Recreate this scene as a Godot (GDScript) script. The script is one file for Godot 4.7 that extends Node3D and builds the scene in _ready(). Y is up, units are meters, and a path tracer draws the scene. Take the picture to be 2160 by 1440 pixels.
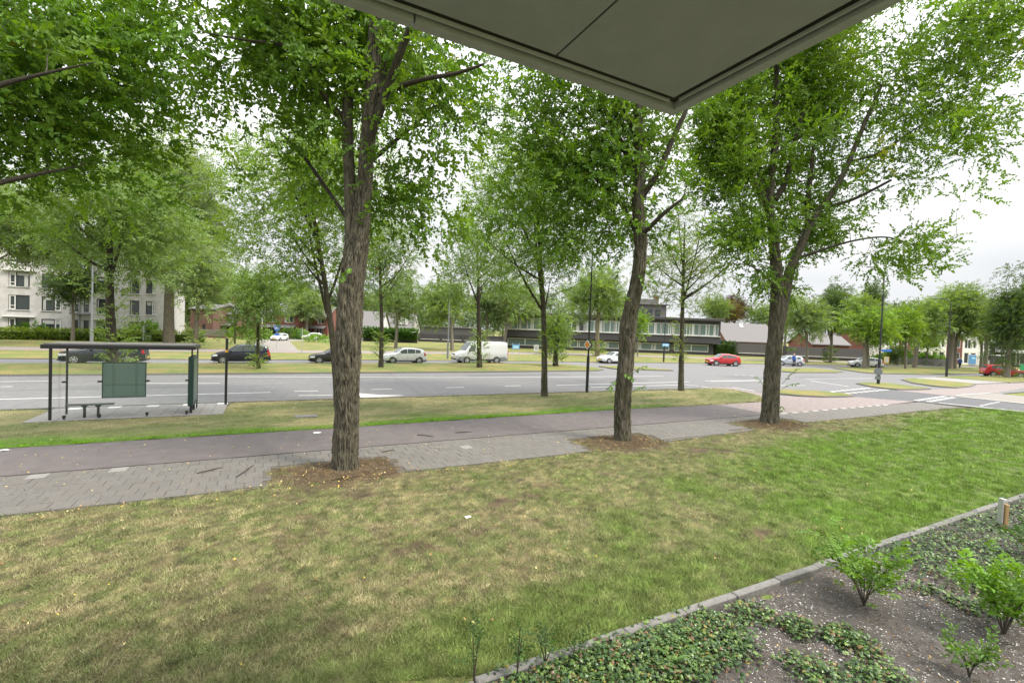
extends Node3D

# ---------------------------------------------------------------- mesh builder
class MB:
	var v := PackedVector3Array()
	var n := PackedVector3Array()
	var u := PackedVector2Array()
	var u2 := PackedVector2Array()
	var c := PackedColorArray()
	var i := PackedInt32Array()
	var colored := false
	var col := Color.WHITE

	func put(p: Vector3, nn: Vector3, uv := Vector2.ZERO, uv2 := Vector2.ZERO) -> int:
		v.append(p); n.append(nn); u.append(uv); u2.append(uv2); c.append(col)
		return v.size() - 1

	# counter-clockwise seen from outside; stored clockwise as Godot wants
	func tri(a: Vector3, b: Vector3, d: Vector3) -> void:
		var nn := (b - a).cross(d - a)
		if nn.length_squared() < 1e-14:
			return
		nn = nn.normalized()
		var k := put(a, nn, flat_uv(a, nn)); put(b, nn, flat_uv(b, nn)); put(d, nn, flat_uv(d, nn))
		i.append_array([k, k + 2, k + 1])

	func flat_uv(p: Vector3, nn: Vector3) -> Vector2:
		if absf(nn.y) > 0.7:
			return Vector2(p.x, p.z)
		if absf(nn.x) > absf(nn.z):
			return Vector2(p.z, p.y)
		return Vector2(p.x, p.y)

	func quad(a: Vector3, b: Vector3, d: Vector3, e: Vector3) -> void:
		tri(a, b, d)
		tri(a, d, e)

	func box(at: Vector3, size: Vector3, basis := Basis(), bev := 0.0) -> void:
		var h := size * 0.5
		bev = minf(bev, minf(h.x, minf(h.y, h.z)) * 0.49)
		var P := func(x: float, y: float, z: float) -> Vector3: return at + basis * Vector3(x, y, z)
		var b := bev
		var X := h.x
		var Y := h.y
		var Z := h.z
		for s: float in [-1.0, 1.0]:
			face(P.call(s * X, -Y + b, -Z + b), P.call(s * X, Y - b, -Z + b), P.call(s * X, Y - b, Z - b), P.call(s * X, -Y + b, Z - b), basis * Vector3(s, 0, 0))
			face(P.call(-X + b, s * Y, -Z + b), P.call(X - b, s * Y, -Z + b), P.call(X - b, s * Y, Z - b), P.call(-X + b, s * Y, Z - b), basis * Vector3(0, s, 0))
			face(P.call(-X + b, -Y + b, s * Z), P.call(X - b, -Y + b, s * Z), P.call(X - b, Y - b, s * Z), P.call(-X + b, Y - b, s * Z), basis * Vector3(0, 0, s))
		if b <= 0.0:
			return
		for s: float in [-1.0, 1.0]:
			for t: float in [-1.0, 1.0]:
				face(P.call(-X + b, s * Y, t * (Z - b)), P.call(X - b, s * Y, t * (Z - b)), P.call(X - b, s * (Y - b), t * Z), P.call(-X + b, s * (Y - b), t * Z), basis * Vector3(0, s, t))
				face(P.call(s * X, -Y + b, t * (Z - b)), P.call(s * X, Y - b, t * (Z - b)), P.call(s * (X - b), Y - b, t * Z), P.call(s * (X - b), -Y + b, t * Z), basis * Vector3(s, 0, t))
				face(P.call(s * X, t * (Y - b), -Z + b), P.call(s * X, t * (Y - b), Z - b), P.call(s * (X - b), t * Y, Z - b), P.call(s * (X - b), t * Y, -Z + b), basis * Vector3(s, t, 0))
				for r: float in [-1.0, 1.0]:
					face3(P.call(s * X, t * (Y - b), r * (Z - b)), P.call(s * (X - b), t * Y, r * (Z - b)), P.call(s * (X - b), t * (Y - b), r * Z), basis * Vector3(s, t, r))

	func face(a: Vector3, b: Vector3, d: Vector3, e: Vector3, out: Vector3) -> void:
		if (b - a).cross(d - a).dot(out) >= 0.0:
			quad(a, b, d, e)
		else:
			quad(a, e, d, b)

	func face3(a: Vector3, b: Vector3, d: Vector3, out: Vector3) -> void:
		if (b - a).cross(d - a).dot(out) >= 0.0:
			tri(a, b, d)
		else:
			tri(a, d, b)

	# rows of points, smooth normals; out_hint: a point inside, to turn the faces outwards (or null)
	func grid(rows: Array, closed: bool, uvs := Vector2(1, 1), flip := false) -> void:
		var m: int = rows.size()
		var k: int = rows[0].size()
		var base := v.size()
		for r in m:
			var row: PackedVector3Array = rows[r]
			for q in k + (1 if closed else 0):
				var p := row[q % k]
				var left := row[(q - 1 + k) % k] if closed or q > 0 else p
				var right := row[(q + 1) % k] if closed or q < k - 1 else p
				var up: Vector3 = rows[mini(r + 1, m - 1)][q % k]
				var down: Vector3 = rows[maxi(r - 1, 0)][q % k]
				var nn := (right - left).cross(up - down)
				if nn.length_squared() < 1e-16:
					nn = (right - left).cross(Vector3(0.001, 1, 0.001))
				nn = nn.normalized()
				put(p, -nn if flip else nn, Vector2(float(q) / k * uvs.x, float(r) / m * uvs.y))
		var w := k + (1 if closed else 0)
		for r in m - 1:
			for q in w - 1:
				var a := base + r * w + q
				if flip:
					i.append_array([a, a + 1, a + w + 1, a, a + w + 1, a + w])
				else:
					i.append_array([a, a + w + 1, a + 1, a, a + w, a + w + 1])

	func tube(pts: Array, radii: Array, sides := 8, cap := true, uvs := Vector2(1, 1)) -> void:
		var rows := []
		var side := Vector3.ZERO
		var length := 0.0
		for r in pts.size():
			var p: Vector3 = pts[r]
			var t: Vector3 = (pts[mini(r + 1, pts.size() - 1)] - pts[maxi(r - 1, 0)]).normalized()
			if r > 0:
				length += p.distance_to(pts[r - 1])
			if side == Vector3.ZERO:
				side = t.cross(Vector3(0.13, 0.21, 1.0) if absf(t.z) < 0.8 else Vector3(1, 0.2, 0.1)).normalized()
			else:
				side = (side - t * side.dot(t)).normalized()
			var other := t.cross(side)
			var row := PackedVector3Array()
			for q in sides:
				var a := TAU * q / sides
				row.append(p + (side * cos(a) + other * sin(a)) * radii[r])
			rows.append(row)
		grid(rows, true, Vector2(uvs.x, maxf(length * uvs.y, 0.01)))
		if cap:
			for e in [0, pts.size() - 1]:
				var out: Vector3 = (pts[e] - pts[1 if e == 0 else e - 1]).normalized()
				for q in sides:
					face3(pts[e], rows[e][q], rows[e][(q + 1) % sides], out)

	# flat polygon (x, z) with a top at y1 and skirts down to y0
	func slab(poly: Array, y0: float, y1: float, uvscale := 1.0, uv2scale := 0.04) -> void:
		var pts := PackedVector2Array(poly)
		var ids := Geometry2D.triangulate_polygon(pts)
		var base := v.size()
		for p in pts:
			put(Vector3(p.x, y1, p.y), Vector3.UP, p * uvscale, p * uv2scale)
		for t in range(0, ids.size(), 3):
			var a := Vector3(pts[ids[t]].x, 0, pts[ids[t]].y)
			var b := Vector3(pts[ids[t + 1]].x, 0, pts[ids[t + 1]].y)
			var d := Vector3(pts[ids[t + 2]].x, 0, pts[ids[t + 2]].y)
			if (b - a).cross(d - a).y > 0.0:
				i.append_array([base + ids[t], base + ids[t + 2], base + ids[t + 1]])
			else:
				i.append_array([base + ids[t], base + ids[t + 1], base + ids[t + 2]])
		if y1 - y0 > 0.001:
			var mid := Vector2.ZERO
			var area := 0.0
			for q in pts.size():
				area += pts[q].cross(pts[(q + 1) % pts.size()])
			for q in pts.size():
				var a := pts[q]
				var b := pts[(q + 1) % pts.size()]
				var out := Vector3(b.y - a.y, 0, a.x - b.x) * signf(area)
				face(Vector3(a.x, y0, a.y), Vector3(b.x, y0, b.y), Vector3(b.x, y1, b.y), Vector3(a.x, y1, a.y), out)

	func make() -> ArrayMesh:
		var arr := []
		arr.resize(Mesh.ARRAY_MAX)
		arr[Mesh.ARRAY_VERTEX] = v
		arr[Mesh.ARRAY_NORMAL] = n
		arr[Mesh.ARRAY_TEX_UV] = u
		arr[Mesh.ARRAY_TEX_UV2] = u2
		if colored:
			arr[Mesh.ARRAY_COLOR] = c
		arr[Mesh.ARRAY_INDEX] = i
		var m := ArrayMesh.new()
		m.add_surface_from_arrays(Mesh.PRIMITIVE_TRIANGLES, arr)
		return m

# ---------------------------------------------------------------- naming
var taken := {}
var M := {}
var rng := RandomNumberGenerator.new()
const EYE := Vector3(0, 3.69, 0)

func numbered(called: String) -> String:
	var k: int = taken.get(called, -1) + 1
	taken[called] = k
	return called if k == 0 else "%s_%03d" % [called, k]

func tag(o: Node, label: String, category := "", group := "") -> Node:
	o.set_meta("label", label)
	if category:
		o.set_meta("category", category)
	if group:
		o.set_meta("group", group)
	return o

func thing(called: String, label: String, category: String, at := Vector3.ZERO, turn := 0.0, group := "") -> Node3D:
	var o := Node3D.new()
	o.name = numbered(called)
	add_child(o)
	o.position = at
	o.rotation.y = turn
	tag(o, label, category, group)
	return o

func part(called: String, mb, m: Material, parent: Node, at := Vector3.ZERO, basis := Basis()) -> MeshInstance3D:
	var o := MeshInstance3D.new()
	o.name = called
	o.mesh = mb.make() if mb is MB else mb
	o.material_override = m
	if parent == self:
		o.name = numbered(called)
	else:
		var k := 0
		while parent.has_node(NodePath(String(o.name))):
			k += 1
			o.name = "%s_%03d" % [called, k]
	parent.add_child(o, true)
	o.transform = Transform3D(basis, at)
	return o

var piece_count := {}
func piece(called: String, mesh: Mesh, m: Material, parent: Node, t: Transform3D) -> MeshInstance3D:
	var o := MeshInstance3D.new()
	var key := "%d/%s" % [parent.get_instance_id(), called]
	var k: int = piece_count.get(key, -1) + 1
	piece_count[key] = k
	o.name = called if k == 0 else "%s_%03d" % [called, k]
	o.mesh = mesh
	o.material_override = m
	parent.add_child(o, true)
	o.transform = t
	return o

func structure(called: String, mb, m: Material, label := "") -> MeshInstance3D:
	var o := part(called, mb, m, self)
	o.set_meta("kind", "structure")
	if label:
		o.set_meta("label", label)
	return o

func scatter(called: String, mesh: Mesh, m: Material, where: Array, tints: PackedColorArray, parent: Node) -> MultiMeshInstance3D:
	var mm := MultiMesh.new()
	mm.transform_format = MultiMesh.TRANSFORM_3D
	mm.use_colors = true
	mm.mesh = mesh
	mm.instance_count = where.size()
	for k in where.size():
		mm.set_instance_transform(k, where[k])
		mm.set_instance_color(k, tints[k])
	var o := MultiMeshInstance3D.new()
	o.multimesh = mm
	o.material_override = m
	o.name = numbered(called) if parent == self else called
	parent.add_child(o, true)
	o.set_meta("kind", "stuff")
	return o

# ---------------------------------------------------------------- materials
func mat(called: String, lin: Color, rough := 0.8, metal := 0.0, tex: Texture2D = null, uvscale := 0.0) -> StandardMaterial3D:
	var m := StandardMaterial3D.new()
	m.resource_name = called
	m.albedo_color = lin.linear_to_srgb()
	m.roughness = rough
	m.metallic = metal
	if tex:
		m.albedo_texture = tex
		if uvscale > 0.0:
			m.uv1_triplanar = true
			m.uv1_world_triplanar = true
			m.uv1_scale = Vector3.ONE * uvscale
	M[called] = m
	return m

func glass(called: String, tint: Color, alpha: float) -> StandardMaterial3D:
	var m := StandardMaterial3D.new()
	m.resource_name = called
	m.transparency = BaseMaterial3D.TRANSPARENCY_ALPHA
	m.albedo_color = Color(tint.r, tint.g, tint.b, alpha)
	m.roughness = 0.03
	M[called] = m
	return m

func noise_of(kind: int, freq: float, octaves := 4, sd := 1) -> FastNoiseLite:
	var f := FastNoiseLite.new()
	f.noise_type = kind
	f.frequency = freq
	f.fractal_octaves = octaves
	f.seed = sd
	return f

func leaf_mat(called: String, through := 0.75) -> StandardMaterial3D:
	var m := mat(called, Color(1, 1, 1), 0.5)
	m.vertex_color_use_as_albedo = true
	m.backlight_enabled = true
	m.backlight = Color(through, through, through * 0.4)
	m.metallic_specular = 0.4
	m.cull_mode = BaseMaterial3D.CULL_DISABLED
	return m

# grey grain picture between lo and hi (sRGB), seamless, from two noises
func grain(side: int, lo: float, hi: float, coarse: float, fine: float, share: float, sd: int) -> ImageTexture:
	var a := noise_of(FastNoiseLite.TYPE_SIMPLEX, coarse, 4, sd).get_seamless_image(side, side).get_data()
	var b := noise_of(FastNoiseLite.TYPE_VALUE, fine, 2, sd + 7).get_seamless_image(side, side).get_data()
	var out := PackedByteArray()
	out.resize(side * side)
	for k in side * side:
		var t := (a[k] * (1.0 - share) + b[k] * share) / 255.0
		out[k] = int(clampf(lo + (hi - lo) * t, 0.0, 1.0) * 255.0)
	return ImageTexture.create_from_image(Image.create_from_data(side, side, false, Image.FORMAT_L8, out))

func make_materials() -> void:
	var asphalt := grain(512, 0.78, 1.0, 0.012, 0.5, 0.5, 3)
	var mottled := grain(512, 0.72, 1.0, 0.02, 0.25, 0.35, 11)
	mat("asphalt", Color(0.165, 0.163, 0.164), 0.85, 0, asphalt, 0.25)
	mat("patch_asphalt", Color(0.135, 0.134, 0.136), 0.85, 0, asphalt, 0.4)
	mat("dark_asphalt", Color(0.105, 0.106, 0.11), 0.85, 0, asphalt, 0.3)
	mat("shaded_red_asphalt", Color(0.138, 0.12, 0.119), 0.9, 0, asphalt, 0.21)  # cycle path under the crowns: tree shade is put into this darker colour
	mat("lit_pink_asphalt", Color(0.27, 0.226, 0.215), 0.9, 0, mottled, 0.3)  # somewhat pinker surface, made lighter mostly for open light outside the tree shade
	mat("road_paint", Color(0.62, 0.62, 0.6), 0.6, 0, asphalt, 0.9)
	mat("worn_paint", Color(0.42, 0.4, 0.385), 0.8, 0, asphalt, 0.7)
	mat("concrete", Color(0.215, 0.207, 0.195), 0.9, 0, mottled, 0.8)
	mat("kerb_stone", Color(0.19, 0.185, 0.172), 0.9, 0, mottled, 0.6)
	for k in 4:
		mat("tile_%d" % k, [Color(0.172, 0.162, 0.148), Color(0.18, 0.169, 0.155), Color(0.163, 0.154, 0.14), Color(0.175, 0.162, 0.145)][k], 0.9, 0, mottled, 0.9 + 0.3 * k)
	mat("tile_pale", Color(0.3, 0.29, 0.275), 0.85, 0, mottled, 1.2)
	mat("tile_white", Color(0.72, 0.72, 0.7), 0.8, 0, mottled, 1.2)
	mat("joint_sand", Color(0.13, 0.118, 0.097), 1.0, 0, mottled, 2.0)
	mat("footpath", Color(0.27, 0.25, 0.22), 0.9, 0, mottled, 0.5)
	mat("soffit_panel", Color(0.305, 0.325, 0.405), 0.75, 0, grain(512, 0.93, 1.0, 0.01, 0.4, 0.4, 21), 0.4)
	mat("soffit_trim", Color(0.35, 0.375, 0.46), 0.6, 0, grain(256, 0.9, 1.0, 0.02, 0.3, 0.3, 22), 0.5)
	mat("gasket", Color(0.03, 0.03, 0.03), 0.6)
	mat("black_steel", Color(0.018, 0.019, 0.021), 0.45)
	mat("dark_green_steel", Color(0.012, 0.04, 0.035), 0.4)
	mat("grey_steel", Color(0.2, 0.215, 0.225), 0.5, 0.3)
	mat("galvanised", Color(0.5, 0.51, 0.52), 0.45, 0.6)
	mat("teal_panel", Color(0.1, 0.165, 0.14), 0.35)
	mat("teal_panel_dark", Color(0.08, 0.135, 0.115), 0.35)
	mat("bench_seat", Color(0.05, 0.055, 0.055), 0.5)
	mat("roof_gravel", Color(0.25, 0.24, 0.22), 1.0, 0, grain(256, 0.4, 1.0, 0.03, 0.4, 0.6, 31), 1.0)
	mat("post_wood", Color(0.42, 0.27, 0.12), 0.8, 0, mottled, 3.0)
	mat("white_paint", Color(0.62, 0.62, 0.61), 0.5)
	mat("cream_paint", Color(0.72, 0.7, 0.63), 0.6)
	mat("sign_blue", Color(0.02, 0.12, 0.4), 0.35)
	mat("sign_light_blue", Color(0.1, 0.27, 0.46), 0.4)
	mat("sign_orange", Color(0.75, 0.27, 0.02), 0.4)
	mat("sign_red", Color(0.6, 0.03, 0.03), 0.4)
	mat("yellow_band", Color(0.8, 0.45, 0.03), 0.4)
	mat("plate_yellow", Color(0.8, 0.5, 0.03), 0.4)
	mat("render_wall", Color(0.55, 0.535, 0.525), 0.9, 0, grain(512, 0.86, 1.0, 0.012, 0.3, 0.3, 41), 0.15)
	mat("brick_red", Color(0.25, 0.1, 0.075), 0.95, 0, mottled, 0.5)
	mat("brick_brown", Color(0.2, 0.11, 0.085), 0.95, 0, mottled, 0.5)
	mat("charcoal_panel", Color(0.062, 0.058, 0.063), 0.7, 0, mottled, 0.3)
	mat("charcoal_light", Color(0.12, 0.115, 0.115), 0.8, 0, mottled, 0.5)
	mat("roof_tile", Color(0.16, 0.155, 0.155), 0.9, 0, mottled, 0.7)
	mat("roof_pale", Color(0.2, 0.19, 0.188), 0.9, 0, mottled, 0.7)
	mat("curtain", Color(0.42, 0.43, 0.41), 0.9)
	mat("window_dark", Color(0.035, 0.045, 0.045), 0.12)
	mat("window_green", Color(0.13, 0.18, 0.17), 0.15)
	mat("tyre", Color(0.018, 0.018, 0.018), 0.85)
	mat("alloy", Color(0.55, 0.56, 0.58), 0.3, 0.7)
	mat("car_glass", Color(0.075, 0.092, 0.09), 0.06)
	mat("car_trim", Color(0.03, 0.03, 0.032), 0.6)
	mat("lamp_clear", Color(0.75, 0.77, 0.8), 0.1)
	mat("lamp_red", Color(0.42, 0.012, 0.012), 0.15)
	for e in [["paint_navy", Color(0.008, 0.013, 0.032)], ["paint_midnight", Color(0.01, 0.012, 0.03)], ["paint_black", Color(0.016, 0.015, 0.015)], ["paint_white", Color(0.66, 0.675, 0.69)], ["paint_van", Color(0.55, 0.565, 0.585)], ["paint_red", Color(0.42, 0.012, 0.018)], ["paint_silver", Color(0.42, 0.45, 0.5)]]:
		var m := mat(e[0], e[1], 0.3, 0.0)
		m.clearcoat_enabled = true
		m.clearcoat = 0.8
		m.clearcoat_roughness = 0.05
	mat("skin", Color(0.5, 0.3, 0.22), 0.6)
	mat("cloth_blue", Color(0.03, 0.09, 0.33), 0.9)
	mat("cloth_dark", Color(0.02, 0.022, 0.03), 0.9)
	mat("hair", Color(0.35, 0.3, 0.25), 0.8)
	mat("cloth_pale", Color(0.35, 0.55, 0.7), 0.9)
	glass("shelter_glass", Color(0.86, 0.96, 0.93), 0.1)
	M.shelter_glass.albedo_color.a = 0.018
	M.shelter_glass.metallic_specular = 0.28
	leaf_mat("leaf", 0.95)
	leaf_mat("ivy_leaf", 0.3)
	M.ivy_leaf.roughness = 0.26
	var blade := leaf_mat("blade", 0.35)
	blade.roughness = 0.7
	blade.metallic_specular = 0.2
	var litter := leaf_mat("litter", 0.2)
	litter.roughness = 0.8
	make_bark()
	make_grass()
	var soil := mat("soil", Color(0.17, 0.147, 0.13), 1.0, 0, grain(512, 0.3, 1.0, 0.02, 0.5, 0.65, 51), 1.1)
	soil.heightmap_enabled = true
	soil.heightmap_texture = soil.albedo_texture
	soil.heightmap_scale = 1.5
	mat("grit", Color(0.62, 0.6, 0.56), 0.9)
	M.grit.vertex_color_use_as_albedo = true
	M.grit.albedo_color = Color.WHITE
	mat("stick", Color(0.05, 0.04, 0.032), 0.9)

func make_bark() -> void:
	# furrowed bark: ridges along the trunk (v runs up)
	var side := 512
	var warp := noise_of(FastNoiseLite.TYPE_SIMPLEX, 0.012, 3, 61)
	var ridge := noise_of(FastNoiseLite.TYPE_SIMPLEX, 0.03, 3, 62)
	ridge.fractal_type = FastNoiseLite.FRACTAL_RIDGED
	var fine := noise_of(FastNoiseLite.TYPE_VALUE, 0.3, 2, 63)
	var colour := PackedByteArray()
	colour.resize(side * side * 3)
	var height := PackedByteArray()
	height.resize(side * side)
	for y in side:
		for x in side:
			# wrap along both directions by running round circles
			var a := TAU * x / side
			var b := TAU * y / side
			var px := cos(a) * 220.0
			var pz := sin(a) * 220.0
			var py := cos(b) * 14.0
			var pw := sin(b) * 14.0
			var w := warp.get_noise_3d(px + pw * 2.0, py * 2.0, pz) * 18.0
			var r := ridge.get_noise_3d(px + w + pw, py + w * 0.3, pz + w)
			var f := fine.get_noise_2d(x, y * 0.35)
			var h := clampf(0.55 + r * 0.45 + f * 0.12, 0.0, 1.0)
			height[y * side + x] = int(h * 255.0)
			var k := (y * side + x) * 3
			var g := lerpf(0.16, 0.98, smoothstep(0.1, 0.85, h))
			colour[k] = int(clampf(g, 0, 1) * 255)
			colour[k + 1] = int(clampf(g * 0.965, 0, 1) * 255)
			colour[k + 2] = int(clampf(g * 0.88, 0, 1) * 255)
	var ct := ImageTexture.create_from_image(Image.create_from_data(side, side, false, Image.FORMAT_RGB8, colour))
	var ht := ImageTexture.create_from_image(Image.create_from_data(side, side, false, Image.FORMAT_L8, height))
	for e in [["bark", Color(0.155, 0.148, 0.127)], ["bark_dark", Color(0.075, 0.068, 0.056)], ["bark_pale", Color(0.3, 0.275, 0.22)]]:
		var m := mat(e[0], e[1], 0.95, 0, ct)
		m.heightmap_enabled = true
		m.heightmap_texture = ht
		m.heightmap_scale = 2.0
		m.vertex_color_use_as_albedo = true
	mat("far_bark", Color(0.17, 0.15, 0.12), 0.95)
	mat("twig", Color(0.06, 0.05, 0.038), 0.9)

func make_grass() -> void:
	# short blades drawn over each other: fine grain of a mown lawn, seamless
	var side := 512
	var im := Image.create(side, side, false, Image.FORMAT_RGB8)
	im.fill(Color(0.6, 0.58, 0.5))
	var r := RandomNumberGenerator.new()
	r.seed = 5
	for k in 16000:
		var p := Vector2(r.randf() * side, r.randf() * side)
		var d := Vector2.from_angle(r.randf() * TAU)
		var g := r.randf_range(0.5, 1.0)
		var c := Color(g, g, g * r.randf_range(0.75, 1.0))
		if r.randf() < 0.16:
			c = Color(g, g * 0.9, g * 0.72)
		for s in r.randi_range(5, 11):
			p += d
			im.set_pixel(posmod(int(p.x), side), posmod(int(p.y), side), c)
	var t := ImageTexture.create_from_image(im)
	M.grass_tex = t
	var hb := PackedByteArray()
	# patches of dry and green turf, over 26 m, seamless
	var pn := noise_of(FastNoiseLite.TYPE_SIMPLEX, 0.012, 5, 71).get_seamless_image(side, side).get_data()
	var pd := noise_of(FastNoiseLite.TYPE_SIMPLEX, 0.05, 4, 72).get_seamless_image(side, side).get_data()
	var out := PackedByteArray()
	out.resize(side * side * 3)
	for k in side * side:
		var dry := clampf((pn[k] / 255.0 - 0.5) * 2.2 + (pd[k] / 255.0 - 0.5) * 1.2 + 0.5, 0.0, 1.0)
		var c := Color(0.74, 0.86, 0.52).lerp(Color(0.97, 0.91, 0.72), dry)
		out[k * 3] = int(c.r * 255); out[k * 3 + 1] = int(c.g * 255); out[k * 3 + 2] = int(c.b * 255)
	var patches := ImageTexture.create_from_image(Image.create_from_data(side, side, false, Image.FORMAT_RGB8, out))
	for e in [["verge", Color(0.46, 0.475, 0.33)], ["green_verge", Color(0.3, 0.4, 0.1)]]:
		var m := mat(e[0], e[1], 1.0, 0, t)
		m.uv1_scale = Vector3(0.7, 0.7, 0.7)
		m.detail_enabled = true
		m.detail_blend_mode = BaseMaterial3D.BLEND_MODE_MUL
		m.detail_albedo = patches
		m.detail_uv_layer = BaseMaterial3D.DETAIL_UV_2
	var lm := mat("lawn", Color(1, 1, 1), 1.0, 0, t)
	lm.uv1_scale = Vector3(0.7, 0.7, 0.7)
	lm.vertex_color_use_as_albedo = true

# colour of the near lawn (linear): dry in the middle and to the left, lush to the right, bare patches
var n_patch := noise_of(FastNoiseLite.TYPE_SIMPLEX, 0.28, 4, 81)
var n_fine := noise_of(FastNoiseLite.TYPE_SIMPLEX, 1.7, 3, 82)
var n_tuft := noise_of(FastNoiseLite.TYPE_SIMPLEX, 5.5, 2, 84)
var n_bare := noise_of(FastNoiseLite.TYPE_SIMPLEX, 0.55, 3, 83)
const BARE := [Vector3(2.3, -7.6, 0.35), Vector3(4.6, -8.9, 0.3), Vector3(5.3, -9.0, 0.25), Vector3(3.6, -7.7, 0.22), Vector3(12.6, -10.6, 0.55), Vector3(13.4, -10.2, 0.4), Vector3(1.9, -10.4, 0.35), Vector3(8.4, -5.6, 0.28)]
func lawn_state(x: float, z: float) -> Vector3:   # lushness, dryness, bareness
	var lush := smoothstep(8.0, 19.0, x + (z + 11.7) * 0.9 + n_patch.get_noise_2d(x, z) * 5.0) * smoothstep(-11.9, -9.4, z + n_patch.get_noise_2d(x + 50.0, z) * 1.2 + maxf(0.0, x - 22.0) * 0.12)
	lush = maxf(lush, 0.5 * smoothstep(-6.4, -4.9, z + n_patch.get_noise_2d(x * 0.6, z) * 1.6) * smoothstep(-0.5, 2.5, x))
	var dry := clampf(0.43 + n_patch.get_noise_2d(x * 1.2 + 9.0, z * 2.0) * 0.55 + n_fine.get_noise_2d(x, z * 1.3) * 0.8 + n_tuft.get_noise_2d(x, z * 1.3) * 0.9, 0.0, 1.0) * (1.0 - 0.75 * lush)
	var bare := smoothstep(0.3, 0.55, n_bare.get_noise_2d(x, z) + n_fine.get_noise_2d(x * 2.0, z * 2.0) * 0.35) * 0.55 * (1.0 - lush)
	bare = maxf(bare, 0.7 * smoothstep(0.3, 0.6, n_tuft.get_noise_2d(x * 0.8 + 100.0, z)) * (1.0 - 0.8 * lush))
	for b: Vector3 in BARE:
		bare = maxf(bare, smoothstep(b.z * 1.7, b.z * 0.5, Vector2(x - b.x, (z - b.y) * 1.7).length() + n_fine.get_noise_2d(x * 2.0, z * 2.0) * 0.3))
	for t: Vector3 in [Vector3(1.87, 0, -12.4), Vector3(10.97, 0, -12.47), Vector3(19.66, 0, -12.89)]:
		bare = maxf(bare, smoothstep(1.9, 0.9, Vector2((x - t.x) * 0.85, z - t.z).length() + n_fine.get_noise_2d(x, z) * 0.6))
	return Vector3(lush, dry, bare)

func lawn_tone(x: float, z: float) -> float:
	return clampf(1.0 + 0.58 * n_tuft.get_noise_2d(x * 0.9 + 40.0, z * 1.25) + 0.3 * n_fine.get_noise_2d(x + 11.0, z * 1.3), 0.4, 1.6)

func lawn_colour(s: Vector3) -> Color:
	var c := Color(0.178, 0.222, 0.08).lerp(Color(0.35, 0.31, 0.185), s.y)
	c = c.lerp(Color(0.17, 0.27, 0.052), s.x)
	return c.lerp(Color(0.16, 0.118, 0.082), s.z)

# ---------------------------------------------------------------- plants
var sprays := {}

func leaf_into(mb: MB, at: Vector3, along: Vector3, up: Vector3, length: float, width: float) -> void:
	along = along.normalized()
	var side := along.cross(up).normalized()
	var lift := side.cross(along).normalized()
	var tip := at + along * length - lift * length * 0.12
	var mid := at + along * length * 0.5
	var l1 := at + along * length * 0.28 + side * width * 0.46 + lift * width * 0.16
	var l2 := at + along * length * 0.66 + side * width * 0.4 + lift * width * 0.1
	var r1 := at + along * length * 0.28 - side * width * 0.46 + lift * width * 0.16
	var r2 := at + along * length * 0.66 - side * width * 0.4 + lift * width * 0.1
	mb.face3(at, l1, l2, lift); mb.face3(at, l2, tip, lift)
	mb.face3(at, r2, r1, lift); mb.face3(at, tip, r2, lift)

# a twig's worth of leaves, alternate along x
func spray(leaf: float, count: int, length: float, sd: int, simple := false) -> ArrayMesh:
	var key := "%s_%s_%s_%s_%s" % [leaf, count, length, sd, simple]
	if sprays.has(key):
		return sprays[key]
	var r := RandomNumberGenerator.new()
	r.seed = sd
	var mb := MB.new()
	for k in count:
		var f := (k + 0.5) / count
		var s := 1.0 if k % 2 == 0 else -1.0
		var at := Vector3(length * f, sin(f * 3.0) * 0.03 - f * f * length * 0.25, r.randf_range(-0.03, 0.03) * length * 3.0)
		var along := Vector3(r.randf_range(0.3, 0.9), r.randf_range(-0.75, 0.25), s * r.randf_range(0.5, 1.0))
		var up := Vector3(r.randf_range(-0.5, 0.5), 1.0, r.randf_range(-0.6, 0.6))
		var ln := leaf * r.randf_range(0.7, 1.15)
		if simple:
			var side := along.normalized().cross(up).normalized() * ln * 0.32
			var tip := at + along.normalized() * ln
			var mid := at + along.normalized() * ln * 0.45
			mb.tri(at, mid + side, tip); mb.tri(at, tip, mid - side)
		else:
			leaf_into(mb, at, along, up, ln, ln * 0.62)
	sprays[key] = mb.make()
	return sprays[key]

func turned(along: Vector3, roll: float, scale := 1.0) -> Basis:
	along = along.normalized()
	var side := along.cross(Vector3.UP)
	if side.length_squared() < 0.01:
		side = along.cross(Vector3.RIGHT)
	side = side.normalized()
	var b := Basis(along, side.cross(along).normalized(), side).orthonormalized()
	return (b * Basis(Vector3.RIGHT, roll)).scaled_local(Vector3.ONE * scale)

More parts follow.
